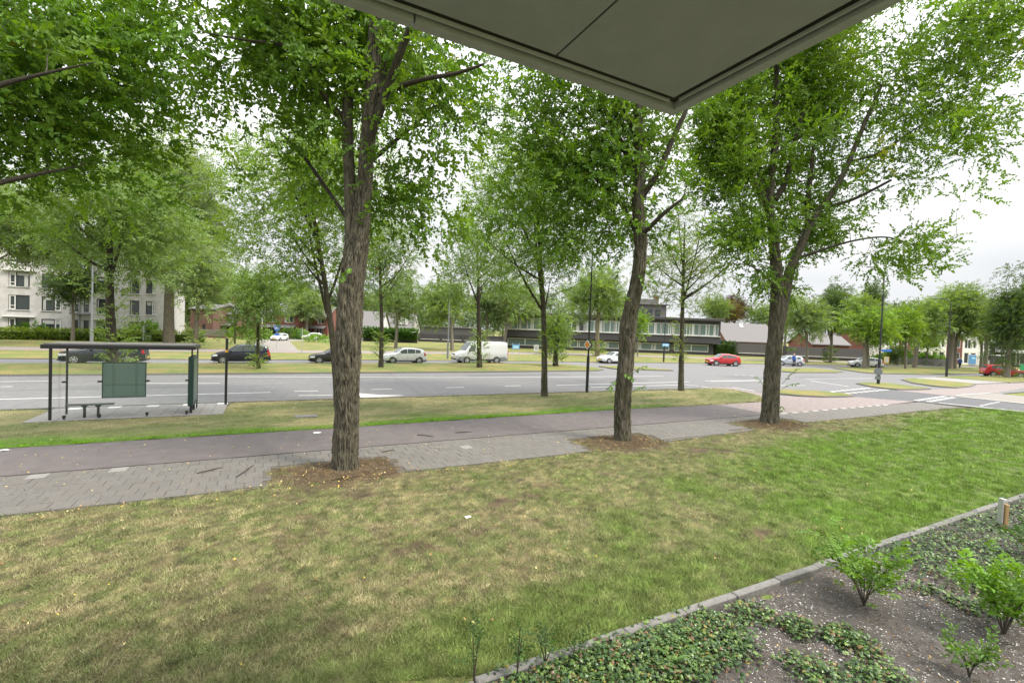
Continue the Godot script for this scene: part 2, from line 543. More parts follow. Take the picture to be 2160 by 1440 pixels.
# trunk with furrows really cut into it, flared at the foot; the path is a list of (x, y, z, radius)
func trunk_mesh(path: Array, sides: int, step: float, depth: float, sd: int, moss := 0.0, flare := 0.3) -> MB:
	var mb := MB.new()
	mb.colored = true
	var curve: Array = smooth_path(path, step)
	var ridge := noise_of(FastNoiseLite.TYPE_SIMPLEX, 1.0, 2, sd)
	ridge.fractal_type = FastNoiseLite.FRACTAL_RIDGED
	var lump := noise_of(FastNoiseLite.TYPE_SIMPLEX, 1.0, 3, sd + 5)
	var rows := []
	var cols := []
	for r in curve.size():
		var q: Vector4 = curve[r]
		var row := PackedVector3Array()
		var foot := flare * exp(-(q.y - path[0].y) / 0.22)
		for s in sides:
			var a := TAU * s / sides
			var d := Vector3(cos(a), 0, sin(a))
			var nx := Vector3(d.x * q.w * 11.0, q.y * 1.15, d.z * q.w * 11.0)
			var w := lump.get_noise_3d(q.x + d.x * 2.0, q.y * 1.3, d.z * 2.0)
			var f := ridge.get_noise_3dv(nx + Vector3(w, 0, w) * 0.8)
			var rad := q.w * (1.0 + foot * (0.8 + 0.5 * sin(a * 5.0 + sd))) + depth * f + w * q.w * 0.13
			row.append(Vector3(q.x, q.y, q.z) + d * rad)
			var m := clampf((lump.get_noise_3d(d.x * 1.3 + 7.0, q.y * 0.8, d.z * 1.3) + 0.15) * 2.2, 0.0, 1.0) * moss
			var tone := 0.66 + 0.75 * clampf(f, -0.7, 0.5)
			cols.append(Color(tone, tone, tone).lerp(Color(0.33, 0.38, 0.16), m))
		cols.append(cols[cols.size() - sides])
		rows.append(row)
	var girth := maxf(1.0, roundf(path[0].w * TAU / 0.9))
	mb.grid(rows, true, Vector2(girth, curve.size() * step / 1.1), true)
	for k in cols.size():
		mb.c[k] = cols[k]
	return mb

func smooth_path(path: Array, step: float) -> Array:
	var out := []
	var cv := Curve3D.new()
	var ws := []
	for k in path.size():
		var p: Vector4 = path[k]
		var a: Vector4 = path[maxi(k - 1, 0)]
		var b: Vector4 = path[mini(k + 1, path.size() - 1)]
		var t := Vector3(b.x - a.x, b.y - a.y, b.z - a.z) / 6.0
		cv.add_point(Vector3(p.x, p.y, p.z), -t, t)
	cv.bake_interval = step * 0.5
	var total := cv.get_baked_length()
	var marks := []
	for k in path.size():
		marks.append(cv.get_closest_offset(Vector3(path[k].x, path[k].y, path[k].z)))
	var n := maxi(3, int(total / step))
	for k in n + 1:
		var o := total * k / n
		var p := cv.sample_baked(o)
		var j := 0
		while j < marks.size() - 2 and o > marks[j + 1]:
			j += 1
		var f := clampf((o - marks[j]) / maxf(0.001, marks[j + 1] - marks[j]), 0.0, 1.0)
		out.append(Vector4(p.x, p.y, p.z, lerpf(path[j].w, path[j + 1].w, f)))
	return out

func limb_mesh(path: Array, sides: int, step: float) -> MB:
	var mb := MB.new()
	var pts := []
	var rad := []
	for q: Vector4 in smooth_path(path, step):
		pts.append(Vector3(q.x, q.y, q.z))
		rad.append(q.w)
	mb.tube(pts, rad, sides, true, Vector2(1, 0.9))
	return mb

func tree(s: Dictionary) -> Node3D:
	var r := RandomNumberGenerator.new()
	r.seed = s.get("seed", 1)
	var base: Vector3 = s.base
	var root := thing(s.name, s.label, "tree", base, 0.0, s.get("group", ""))
	var hero: bool = s.has("trunk")
	var crown: Array = s.crown
	var bark: Material = M[s.get("bark", "bark")]
	var trunk: Array = s.get("trunk", [])
	var limbs: Array = s.get("limbs", []).duplicate()
	var r0: float = s.get("girth", 0.16)
	if not hero:
		var main: Array = crown[0]
		var top: Vector3 = main[0] + Vector3(0, main[2] * 0.75, 0)
		var lean := Vector3(r.randf_range(-0.2, 0.2), 0, r.randf_range(-0.2, 0.2))
		trunk = [Vector4(base.x, -0.1, base.z, r0)]
		for k in [0.12, 0.3, 0.5, 0.7, 0.86, 1.0]:
			var p := base.lerp(top, k) + lean * sin(k * 5.0) * 0.6
			trunk.append(Vector4(p.x, p.y, p.z, r0 * (1.0 - 0.8 * k) * 0.95))
		for k in s.get("limb_count", 7):
			var f := lerpf(s.get("fork", 0.32), 0.8, (k + r.randf()) / s.get("limb_count", 7))
			var st := base.lerp(top, f)
			var b: Array = crown[r.randi() % crown.size()]
			var a := r.randf() * TAU
			var en: Vector3 = b[0] + Vector3(cos(a) * b[1] * 0.75, b[2] * r.randf_range(-0.1, 0.6), sin(a) * b[1] * 0.75)
			var reach := Vector2(en.x - st.x, en.z - st.z).length()
			if en.y < st.y + reach * 0.7:
				en.y = st.y + reach * r.randf_range(0.7, 1.2)
			var mid := st.lerp(en, 0.45) + Vector3(0, -0.05 * st.distance_to(en), 0)
			var rr := r0 * (1.0 - 0.75 * f) * 0.55
			limbs.append([Vector4(st.x, st.y, st.z, rr), Vector4(mid.x, mid.y, mid.z, rr * 0.65), Vector4(en.x, en.y, en.z, rr * 0.2)])
	var far: bool = s.get("far", false)
	var local := func(path: Array) -> Array:
		var o := []
		for q: Vector4 in path:
			o.append(Vector4(q.x - base.x, q.y - base.y, q.z - base.z, q.w))
		return o
	if far:
		part("trunk", limb_mesh(local.call(trunk), 7, 0.9), M.far_bark if not s.has("bark") else bark, root)
	else:
		part("trunk", trunk_mesh(local.call(trunk), s.get("sides", 28), s.get("step", 0.12), s.get("furrow", 0.008), s.get("seed", 1), s.get("moss", 0.3), s.get("flare", 0.25)), bark, root)
	for st: Array in s.get("stems", []):
		part("limb", trunk_mesh(local.call(st), 40, 0.08, 0.012, 5 + s.get("seed", 1), 0.3, 0.0), M[s.get("stem_bark", "bark")], root)
	# where twigs can spring from
	var holds := []
	var all_paths: Array = [trunk] + limbs + s.get("stems", [])
	for k in all_paths.size():
		var sp: Array = smooth_path(all_paths[k], 0.4)
		for j in sp.size():
			if k > 0 or j > sp.size() * s.get("bare", 0.42):
				holds.append(sp[j])
	var branches := MB.new()
	for l: Array in limbs:
		if far:
			var pts := []
			var rad := []
			for q: Vector4 in l:
				pts.append(Vector3(q.x, q.y, q.z) - base); rad.append(q.w)
			branches.tube(pts, rad, 4, false)
		else:
			part("limb", limb_mesh(local.call(l), 10 if hero else 7, 0.15), M[s.get("limb_bark", "bark_dark")], root)  # limbs have darker smooth bark, darkened further to paint in their backlit look
	var gap := noise_of(FastNoiseLite.TYPE_SIMPLEX, 1.0 / s.get("gap_size", 1.6), 2, s.get("seed", 1) + 9)
	var where := []
	var tints := PackedColorArray()
	var weights := []
	var total := 0.0
	for b: Array in crown:
		total += b[1] * b[1] * b[2] * b[3]
		weights.append(total)
	var tint: Color = s.get("tint", Color(0.075, 0.15, 0.022))
	var tint2: Color = s.get("tint2", Color(0.12, 0.19, 0.03))
	var spread: float = s.get("spread", 0.75)
	var per: int = s.get("sprays", 14)
	var scale: float = s.get("scale", 1.0)
	var spots := []
	var tries := 0
	var want: int = s.clusters
	while spots.size() < want and tries < want * 12:
		tries += 1
		var pick := r.randf() * total
		var bi := 0
		while weights[bi] < pick and bi < weights.size() - 1:
			bi += 1
		var b: Array = crown[bi]
		var d := Vector3(r.randfn(), r.randfn(), r.randfn()).normalized() * pow(r.randf(), s.get("shell", 0.42))
		var p: Vector3 = b[0] + Vector3(d.x * b[1], d.y * b[2], d.z * b[1] * s.get("flat", 1.0))
		if gap.get_noise_3dv(p) < s.get("gap", -0.15):
			continue
		if p.z > base.z + 0.1 and r.randf() < s.get("prune", 0.0):   # cut back on the building's side
			continue
		spots.append([p.distance_to(Vector3(base.x, crown[0][0].y - crown[0][2] * 0.6, base.z)), p])
	# from the inside outwards, so that twigs grow on from the twigs before them
	spots.sort_custom(func(m, n): return m[0] < n[0])
	for spot: Array in spots:
		var p: Vector3 = spot[1]
		var from := Vector3(base.x, crown[0][0].y, base.z)
		var best := 1e9
		var fr := 0.03
		for h: Vector4 in holds:
			var q := Vector3(h.x, h.y, h.z)
			var dd := q.distance_to(p) + maxf(0.0, q.y - p.y + 0.1 + 0.25 * Vector2(q.x - p.x, q.z - p.z).length()) * 0.8
			if dd < best:
				best = dd
				from = q
				fr = h.w
		var span := from.distance_to(p)
		var dir := (p - from).normalized()
		var br := clampf(fr * 0.7, 0.005, 0.006 + 0.008 * span)
		if span > 0.25:
			var bow := Vector3(r.randfn(), r.randf_range(-0.2, 0.9), r.randfn()) * span * 0.1
			var m1 := from.lerp(p, 0.33) + bow
			var m2 := from.lerp(p, 0.68) + bow * 0.7 + Vector3(r.randfn(), 0, r.randfn()) * span * 0.03
			branches.tube([from - base, m1 - base, m2 - base, p - base], [br, br * 0.75, br * 0.55, br * 0.35], 3 if far else 4, false)
			holds.append(Vector4(m2.x, m2.y, m2.z, br * 0.55))
			holds.append(Vector4(p.x, p.y, p.z, br * 0.45))
		var ct := tint.lerp(tint2, clampf(r.randfn(0.35, 0.3), 0.0, 1.0)) * r.randf_range(0.8, 1.2)
		if r.randf() < s.get("yellow", 0.002):
			ct = ct.lerp(Color(0.32, 0.27, 0.03), 0.6)
		for k in per:
			var off := Vector3(r.randfn(), r.randfn() * 0.75, r.randfn()) * spread * 0.6
			var ax := (dir + off.normalized() * 0.8 + Vector3(0, s.get("droop", -0.25), 0) + Vector3(r.randfn(), r.randfn() * 0.8, r.randfn()) * 0.6)
			where.append(Transform3D(turned(ax, r.randf_range(-1.6, 1.6), scale * r.randf_range(0.7, 1.3)), p + off - base))
			var t := ct * r.randf_range(0.75, 1.25)
			tints.append(Color(t.r, t.g, t.b, 1))
	if branches.v.size():
		var o := part("branches", branches, M.twig if not far else M.far_bark, root)
		o.set_meta("kind", "stuff")
	scatter("crown", s.mesh, M.leaf, where, tints, root)
	for e: Array in s.get("shoots", []):   # leafy shoots on the trunk: [centre, radius, height, count]
		shoots(root, e[0] - base, e[1], e[2], e[3], r, s.get("shoot_mesh", s.mesh), s.get("shoot_scale", scale), s.get("shoot_tint", tint2))
	return root

func shoots(root: Node3D, at: Vector3, radius: float, height: float, count: int, r: RandomNumberGenerator, mesh: Mesh, scale: float, tint: Color) -> void:
	var where := []
	var tints := PackedColorArray()
	for k in count:
		var a := r.randf() * TAU
		var d := Vector3(cos(a), 0, sin(a))
		var p := at + d * radius * r.randf_range(0.5, 1.0) + Vector3(0, r.randf_range(-0.5, 0.5) * height, 0)
		where.append(Transform3D(turned(d + Vector3(0, r.randf_range(0.1, 1.3), 0), r.randf_range(-0.8, 0.8), scale * r.randf_range(0.7, 1.2)), p))
		var t := tint * r.randf_range(0.75, 1.3)
		tints.append(Color(t.r, t.g, t.b))
	scatter("shoots", mesh, M.leaf, where, tints, root)

# a sprig that grows out of a big trunk: [start, tip, leaves]
func sprig(root: Node3D, a: Vector3, b: Vector3, leaves: int, r: RandomNumberGenerator) -> void:
	var mb := MB.new()
	var m := a.lerp(b, 0.5) + Vector3(0, 0.05, 0)
	mb.tube([a, m, b], [0.009, 0.006, 0.003], 5, false)
	var o := part("sprig", mb, M.twig, root)
	var lf := MB.new()
	lf.colored = true
	for k in leaves:
		var f := lerpf(0.25, 1.0, float(k) / maxi(1, leaves - 1))
		var p := a.lerp(m, f * 2.0) if f < 0.5 else m.lerp(b, f * 2.0 - 1.0)
		var s := 1.0 if k % 2 else -1.0
		var al := (b - a).normalized() * 0.5 + (b - a).cross(Vector3.UP).normalized() * s * 0.8 + Vector3(0, r.randf_range(-0.7, 0.1), 0)
		var g := r.randf_range(0.7, 1.3)
		lf.col = Color(0.13 * g, 0.25 * g, 0.04 * g)
		leaf_into(lf, p, al, Vector3(r.randf_range(-0.3, 0.3), 1, r.randf_range(-0.3, 0.3)), r.randf_range(0.13, 0.2), 0.115)
	part("leaves", lf, M.leaf, o)

func shrub(called: String, label: String, at: Vector3, height: float, width: float, stems: int, leaves: int, sd: int, tint: Color, leaf := 0.065) -> void:
	var r := RandomNumberGenerator.new()
	r.seed = sd
	var root := thing(called, label, "shrub", at)
	var sp := spray(leaf, 9, 0.2, 31)
	var where := []
	var tints := PackedColorArray()
	for k in stems:
		var a := TAU * (k + r.randf() * 0.6) / stems
		var tip := Vector3(cos(a) * width * r.randf_range(0.35, 1.0), height * r.randf_range(0.65, 1.0), sin(a) * width * r.randf_range(0.35, 1.0))
		var mid := Vector3(tip.x * 0.35, tip.y * 0.5, tip.z * 0.35)
		var mb := MB.new()
		mb.tube([Vector3(0, -0.02, 0), mid * 0.5 + Vector3(0, 0.03, 0), mid, tip], [0.009, 0.008, 0.006, 0.003], 5, false)
		part("stem", mb, M.twig, root)
		for j in int(float(leaves) / stems):
			var f := r.randf_range(0.35, 1.0)
			var p := (mid * 2.0 * f if f < 0.5 else mid.lerp(tip, f * 2.0 - 1.0)) + Vector3(r.randfn(), r.randfn(), r.randfn()) * width * 0.12
			where.append(Transform3D(turned(tip.normalized() + Vector3(r.randfn(), r.randfn() * 0.5, r.randfn()) * 0.6, r.randf_range(-0.7, 0.7), r.randf_range(0.7, 1.15)), p))
			var t := tint * r.randf_range(0.65, 1.4)
			tints.append(Color(t.r, t.g, t.b))
	scatter("foliage", sp, M.leaf, where, tints, root)

# clipped or climbing greenery filling a box: leaf sprays on its surface over a dark core
func hedge(called: String, label: String, category: String, at: Vector3, size: Vector3, turn: float, count: int, tint: Color, sd: int, leaf_scale := 2.2) -> void:
	var r := RandomNumberGenerator.new()
	r.seed = sd
	var root := thing(called, label, category, at, turn)
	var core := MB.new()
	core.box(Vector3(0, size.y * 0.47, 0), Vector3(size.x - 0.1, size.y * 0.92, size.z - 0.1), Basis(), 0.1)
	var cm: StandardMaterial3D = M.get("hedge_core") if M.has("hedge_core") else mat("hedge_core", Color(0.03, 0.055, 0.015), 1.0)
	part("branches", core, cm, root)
	var where := []
	var tints := PackedColorArray()
	for k in count:
		var p := Vector3(r.randf_range(-0.5, 0.5) * size.x, r.randf() * size.y, r.randf_range(-0.5, 0.5) * size.z)
		var out := Vector3.UP
		match r.randi() % 3:
			0:
				p.y = size.y
			1, 2:
				p.z = size.z * 0.5
				out = Vector3(0, 0.3, 1)
		where.append(Transform3D(turned(out + Vector3(r.randfn(), r.randfn(), r.randfn()) * 0.5, r.randf() * 3.0, leaf_scale * r.randf_range(0.6, 1.1)), p + Vector3(r.randfn(), r.randfn(), r.randfn()) * 0.05))
		var t := tint * r.randf_range(0.7, 1.35)
		tints.append(Color(t.r, t.g, t.b))
	scatter("foliage", spray(0.1, 8, 0.22, 35, true), M.leaf, where, tints, root)

# ---------------------------------------------------------------- vehicles
func pl(table: Array, x: float) -> float:
	for k in table.size() - 1:
		if x <= table[k + 1][0]:
			return lerpf(table[k][1], table[k + 1][1], clampf((x - table[k][0]) / maxf(1e-5, table[k + 1][0] - table[k][0]), 0.0, 1.0))
	return table[table.size() - 1][1]

# s: length, width, height, top [[x, y]], belt [[x, y]] (shares of the height), plan [[x, w]], doors [x...] of the window splits, glass [x0, x1], screen [x0, x1], back [x0, x1], wheels [x0, x1], wheel radius
func car(called: String, label: String, category: String, at: Vector3, turn: float, s: Dictionary, paint: Material) -> Node3D:
	var root := thing(called, label, category, at, turn, s.get("group", ""))
	var L: float = s.length
	var W: float = s.width * 0.5
	var H: float = s.height
	var roof_in: float = s.get("tumble", 0.2)
	var X := func(f: float) -> float: return (f - 0.5) * L
	var top := func(f: float) -> float: return pl(s.top, f) * H
	var belt := func(f: float) -> float: return minf(pl(s.belt, f) * H, pl(s.top, f) * H - 0.02)
	var wide := func(f: float, y: float) -> float:
		var w: float = W * pl(s.plan, f)
		var b: float = belt.call(f)
		if y > b:
			return w * (0.97 - roof_in * clampf((y - b) / (H - pl(s.belt, f) * H), 0.0, 1.2))
		return w * lerpf(0.9, 1.0, smoothstep(0.14 * H, 0.36 * H, y)) * lerpf(1.0, 0.97, smoothstep(0.42 * H, b, y))
	var body := MB.new()
	var rows := []
	var n := 48
	for k in n + 1:
		var f := float(k) / n
		var t: float = top.call(f)
		var b: float = belt.call(f)
		var low: float = pl(s.get("low", [[0, 0.17], [0.06, 0.13], [0.94, 0.14], [1, 0.2]]), f) * H
		var half := []
		for y: float in [low, lerpf(low, b, 0.25), lerpf(low, b, 0.55), lerpf(low, b, 0.85), b]:
			half.append(Vector2(wide.call(f, y), y))
		var hi := t - 0.035 * H
		if hi > b + 0.02:
			half.append(Vector2(wide.call(f, lerpf(b, hi, 0.5)), lerpf(b, hi, 0.5)))
			half.append(Vector2(wide.call(f, hi), hi))
			half.append(Vector2(wide.call(f, hi) * 0.9, t - 0.008 * H))
		else:
			half.append(Vector2(wide.call(f, b) * 0.96, lerpf(b, t, 0.4)))
			half.append(Vector2(wide.call(f, b) * 0.9, lerpf(b, t, 0.75)))
			half.append(Vector2(wide.call(f, b) * 0.75, t - 0.004 * H))
		half.append(Vector2(wide.call(f, b) * 0.35, t + 0.004 * H))
		var row := PackedVector3Array()
		for q: Vector2 in half:
			row.append(Vector3(X.call(f), q.y, q.x))
		for q in range(half.size() - 1, -1, -1):
			row.append(Vector3(X.call(f), half[q].y, -half[q].x))
		rows.append(row)
	body.grid(rows, true, Vector2(1, 1), true)
	for e in [0, n]:
		var row: PackedVector3Array = rows[e]
		var mid := Vector3.ZERO
		for p in row:
			mid += p / row.size()
		for q in row.size():
			body.face3(mid + Vector3(-0.03 if e == 0 else 0.03, 0, 0), row[q], row[(q + 1) % row.size()], Vector3(-1 if e == 0 else 1, 0, 0))
	part("body", body, paint, root)
	# patches that lie on the flank
	var flank := func(x0: float, x1: float, lo: Callable, hi: Callable, side: float, off: float) -> MB:
		var mb := MB.new()
		var rr := []
		for k in 9:
			var f := lerpf(x0, x1, k / 8.0)
			var a: float = lo.call(f)
			var b: float = maxf(a + 0.004, hi.call(f))
			var row := PackedVector3Array()
			for j in 5:
				var y := lerpf(a, b, j / 4.0)
				row.append(Vector3(X.call(f), y, side * (wide.call(f, y) + off)))
			rr.append(row)
		mb.grid(rr, false, Vector2(1, 1), side > 0.0)
		return mb
	var over := func(x0: float, x1: float, share: float, off: float) -> MB:
		var mb := MB.new()
		var rr := []
		for k in 9:
			var f := lerpf(x0, x1, k / 8.0)
			var t: float = top.call(f) + off
			var w: float = wide.call(f, t - 0.035 * H - off) * share
			var row := PackedVector3Array()
			for j in 9:
				var g := lerpf(-1, 1, j / 8.0)
				row.append(Vector3(X.call(f) + (-off if x0 < 0.5 else off), t + 0.012 * (1.0 - g * g) * H, g * w))
			rr.append(row)
		mb.grid(rr, false)
		return mb
	var wl := func(f: float) -> float: return belt.call(f) + 0.012 * H
	var wh := func(f: float) -> float: return top.call(f) - s.get("rail", 0.075) * H
	for side: float in [-1.0, 1.0]:
		for k in s.doors.size() - 1:
			part("side_window", flank.call(s.doors[k] + 0.006, s.doors[k + 1] - 0.006, wl, wh, side, 0.006), M.car_glass, root)
		for x: float in s.get("seams", s.doors):
			part("door_seam", flank.call(x - 0.0012, x + 0.0012, func(_f): return 0.2 * H, func(f): return belt.call(f) - 0.01, side, 0.004), M.car_trim, root)
		for x: float in s.get("handles", []):
			var hb := MB.new()
			var hy: float = belt.call(x) - 0.08 * H
			hb.box(Vector3(X.call(x), hy, side * (wide.call(x, hy) + 0.012)), Vector3(0.16, 0.03, 0.03), Basis(), 0.01)
			part("door_handle", hb, paint if not s.has("handle_trim") else M.car_trim, root)
		part("sill", flank.call(0.1, 0.9, func(_f): return 0.135 * H, func(_f): return s.get("sill", 0.19) * H, side, 0.012), M.car_trim, root)
		part("headlight", flank.call(0.004, s.get("light_back", 0.1), func(f): return (s.get("light_y", 0.4) - 0.03 * (1.0 - f * 8.0)) * H, func(f): return minf(top.call(f) - 0.03, (s.get("light_y", 0.4) + 0.085) * H), side, 0.006), M.lamp_clear, root)
		part("tail_light", flank.call(s.get("tail_x", 0.93), 0.997, func(_f): return s.get("tail_y0", 0.5) * H, func(f): return minf(s.get("tail_y1", 0.72) * H, top.call(f) - 0.05 * H), side, 0.007), M.lamp_red, root)
		var mm := MB.new()
		var mx: float = s.doors[0] + s.get("mirror", 0.02)
		var my: float = belt.call(mx) + 0.07
		mm.box(Vector3(X.call(mx), my, side * (wide.call(mx, my) + 0.12)), Vector3(0.12, 0.15, 0.2), Basis(Vector3.UP, side * 0.25), 0.045)
		part("mirror", mm, paint if not s.has("handle_trim") else M.car_trim, root)
		for x: float in s.wheels:
			var wr: float = s.wheel
			var arch := MB.new()
			var wy: float = wide.call(x, 0.36 * H)
			disc(arch, Vector3(X.call(x), wr, side * (wy + 0.002)), wr * 1.16, 0.03, side, 26)
			part("wheel_arch", arch, M.car_trim, root)
			wheel(root, Vector3(X.call(x), wr, side * (wy - 0.07)), wr, side)
	part("windscreen", over.call(s.screen[0], s.screen[1], 0.86, 0.012), M.car_glass, root)
	part("rear_window", over.call(s.back[0], s.back[1], 0.8, 0.012), M.car_glass, root)
	for e in [0.0, 1.0]:
		var pb := MB.new()
		var sx := -1.0 if e == 0.0 else 1.0
		pb.box(Vector3(X.call(e) + sx * 0.04, 0.3 * H, 0), Vector3(0.02, 0.11, 0.52), Basis(), 0.004)
		part("number_plate", pb, M.plate_yellow, root)
		var bb := MB.new()
		bb.box(Vector3(X.call(e) + sx * 0.015, 0.2 * H, 0), Vector3(0.06, 0.14, W * 1.5), Basis(), 0.02)
		if e == 0.0:
			bb.box(Vector3(X.call(e) + sx * 0.012, 0.41 * H, 0), Vector3(0.05, 0.1, W * 0.9), Basis(), 0.02)
		part("grille" if e == 0.0 else "bumper_insert", bb, M.car_trim, root)
	var under := MB.new()
	under.box(Vector3(0, 0.16 * H, 0), Vector3(L * 0.94, 0.1, W * 1.75))
	part("underbody", under, M.car_trim, root)
	return root

func disc(mb: MB, at: Vector3, radius: float, thick: float, side: float, n := 20) -> void:
	for k in n:
		var a := TAU * k / n
		var b := TAU * (k + 1) / n
		var p := at + Vector3(cos(a), sin(a), 0) * radius
		var q := at + Vector3(cos(b), sin(b), 0) * radius
		var back := Vector3(0, 0, -thick * side)
		mb.face3(at, p, q, Vector3(0, 0, side))
		mb.face(p, q, q + back, p + back, (p + q) * 0.5 - at)

func wheel(root: Node3D, at: Vector3, radius: float, side: float) -> void:
	var tyre := MB.new()
	var rows := []
	for q: Vector2 in [Vector2(0.62, 0.085), Vector2(0.8, 0.1), Vector2(0.95, 0.09), Vector2(1.0, 0.06), Vector2(1.0, -0.08), Vector2(0.9, -0.1)]:
		var row := PackedVector3Array()
		for k in 24:
			var a := TAU * k / 24
			row.append(Vector3(cos(a) * q.x * radius, sin(a) * q.x * radius, q.y * side))
		rows.append(row)
	tyre.grid(rows, true, Vector2(1, 1), side > 0.0)
	var w := part("wheel", tyre, M.tyre, root, at)
	var hub := MB.new()
	disc(hub, Vector3(0, 0, 0.045 * side), radius * 0.64, 0.03, side, 22)
	part("rim_well", hub, M.car_trim, w)
	var rim := MB.new()
	for k in 24:
		var a := TAU * k / 24
		var b := TAU * (k + 1) / 24
		var z := Vector3(0, 0, 0.088 * side)
		rim.face(Vector3(cos(a), sin(a), 0) * radius * 0.66 + z, Vector3(cos(b), sin(b), 0) * radius * 0.66 + z, Vector3(cos(b), sin(b), 0) * radius * 0.57 + z, Vector3(cos(a), sin(a), 0) * radius * 0.57 + z, Vector3(0, 0, side))
	for k in 6:
		var a := TAU * k / 6 + 0.3
		rim.box(Vector3(cos(a), sin(a), 0) * radius * 0.32 + Vector3(0, 0, 0.075 * side), Vector3(radius * 0.56, radius * 0.17, 0.03), Basis(Vector3(0, 0, 1), a), 0.008)
	disc(rim, Vector3(0, 0, 0.1 * side), radius * 0.13, 0.03, side, 12)
	part("rim", rim, M.alloy, w)

# ---------------------------------------------------------------- buildings
# wall from o along d, with real openings; openings: [u0, h0, u1, h1]
func wall_with_openings(o: Vector3, d: Vector3, length: float, height: float, openings: Array, reveal: float) -> MB:
	var mb := MB.new()
	var out := d.cross(Vector3.UP) * -1.0   # faces the viewer's side (+z when d is +x)
	out = Vector3(-d.z, 0, d.x)
	var us := [0.0, length]
	var hs := [0.0, height]
	for w: Array in openings:
		us.append(w[0]); us.append(w[2]); hs.append(w[1]); hs.append(w[3])
	us.sort(); hs.sort()
	var P := func(u: float, h: float, back := 0.0) -> Vector3: return o + d * u + Vector3(0, h, 0) - out * back
	for a in us.size() - 1:
		if us[a + 1] - us[a] < 0.005 or us[a] < -0.001 or us[a + 1] > length + 0.001:
			continue
		for b in hs.size() - 1:
			if hs[b + 1] - hs[b] < 0.005:
				continue
			var cu: float = (us[a] + us[a + 1]) * 0.5
			var ch: float = (hs[b] + hs[b + 1]) * 0.5
			var hole := false
			for w: Array in openings:
				if cu > w[0] and cu < w[2] and ch > w[1] and ch < w[3]:
					hole = true
			if not hole:
				mb.face(P.call(us[a], hs[b]), P.call(us[a + 1], hs[b]), P.call(us[a + 1], hs[b + 1]), P.call(us[a], hs[b + 1]), out)
	for w: Array in openings:
		mb.face(P.call(w[0], w[1]), P.call(w[2], w[1]), P.call(w[2], w[1], reveal), P.call(w[0], w[1], reveal), Vector3.UP)
		mb.face(P.call(w[0], w[3]), P.call(w[2], w[3]), P.call(w[2], w[3], reveal), P.call(w[0], w[3], reveal), Vector3.DOWN)
		mb.face(P.call(w[0], w[1]), P.call(w[0], w[3]), P.call(w[0], w[3], reveal), P.call(w[0], w[1], reveal), d)
		mb.face(P.call(w[2], w[1]), P.call(w[2], w[3]), P.call(w[2], w[3], reveal), P.call(w[2], w[1], reveal), -d)
	return mb

# the rest of the block behind the front: sides, back, flat top
func shell(mb: MB, o: Vector3, d: Vector3, length: float, height: float, depth: float) -> void:
	var out := Vector3(-d.z, 0, d.x)
	var P := func(u: float, h: float, b: float) -> Vector3: return o + d * u + Vector3(0, h, 0) - out * b
	mb.face(P.call(0, 0, 0), P.call(0, height, 0), P.call(0, height, depth), P.call(0, 0, depth), -d)
	mb.face(P.call(length, 0, 0), P.call(length, height, 0), P.call(length, height, depth), P.call(length, 0, depth), d)
	mb.face(P.call(0, 0, depth), P.call(length, 0, depth), P.call(length, height, depth), P.call(0, height, depth), -out)
	mb.face(P.call(0, height, 0), P.call(length, height, 0), P.call(length, height, depth), P.call(0, height, depth), Vector3.UP)

# window: frame (with mullions at the shares given), panes, perhaps curtains
func window(parent: Node3D, o: Vector3, d: Vector3, w: Array, frame: Material, pane: Material, mullions := [], bar := 0.07, curtains := [], blind := 0.0, casement := []) -> void:
	var out := Vector3(-d.z, 0, d.x)
	var b := Basis(d, Vector3.UP, out)
	var wd: float = w[2] - w[0]
	var hg: float = w[3] - w[1]
	var at: Vector3 = o + d * (w[0] + wd * 0.5) + Vector3(0, w[1] + hg * 0.5, 0) - out * 0.12
	var mb := MB.new()
	for s: float in [-1.0, 1.0]:
		mb.box(Vector3(s * (wd - bar) * 0.5, 0, 0), Vector3(bar, hg, 0.1))
		mb.box(Vector3(0, s * (hg - bar) * 0.5, 0), Vector3(wd - bar * 2.0, bar, 0.1))
	for m: float in mullions:
		mb.box(Vector3((m - 0.5) * wd, 0, 0.004), Vector3(bar * 1.2, hg - bar * 2.0, 0.1))
	var fr := part("window", mb, frame, parent, at, b)
	var cuts: Array = [0.0] + mullions + [1.0]
	for k in cuts.size() - 1:
		var p := MB.new()
		p.box(Vector3(((cuts[k] + cuts[k + 1]) * 0.5 - 0.5) * wd, 0, -0.02), Vector3((cuts[k + 1] - cuts[k]) * wd - bar * 0.6, hg - bar, 0.02))
		part("pane", p, pane, fr)
	for q: Array in curtains:
		var p := MB.new()
		p.box(Vector3(((q[0] + q[1]) * 0.5 - 0.5) * wd, 0, -0.004), Vector3((q[1] - q[0]) * wd, hg - bar * 2.2, 0.012))
		part("curtain", p, M.curtain, fr)
	if blind > 0.0:
		var p := MB.new()
		p.box(Vector3(0.0, hg * (0.5 - blind * 0.5) - bar, -0.002), Vector3(wd - bar * 2.2, hg * blind, 0.012))
		part("blind", p, M.curtain, fr)
	if casement.size():
		var p := MB.new()
		var cx: float = ((casement[0] + casement[1]) * 0.5 - 0.5) * wd
		var cw: float = (casement[1] - casement[0]) * wd
		for s: float in [-1.0, 1.0]:
			p.box(Vector3(cx + s * (cw - 0.12) * 0.5, 0, 0.02), Vector3(0.12, hg - 0.1, 0.09))
			p.box(Vector3(cx, s * (hg - 0.22) * 0.5, 0.02), Vector3(cw - 0.24, 0.12, 0.09))
		p.box(Vector3(cx, -hg * 0.22, 0.02), Vector3(cw - 0.24, 0.09, 0.08))
		part("casement", p, M.white_paint, fr)

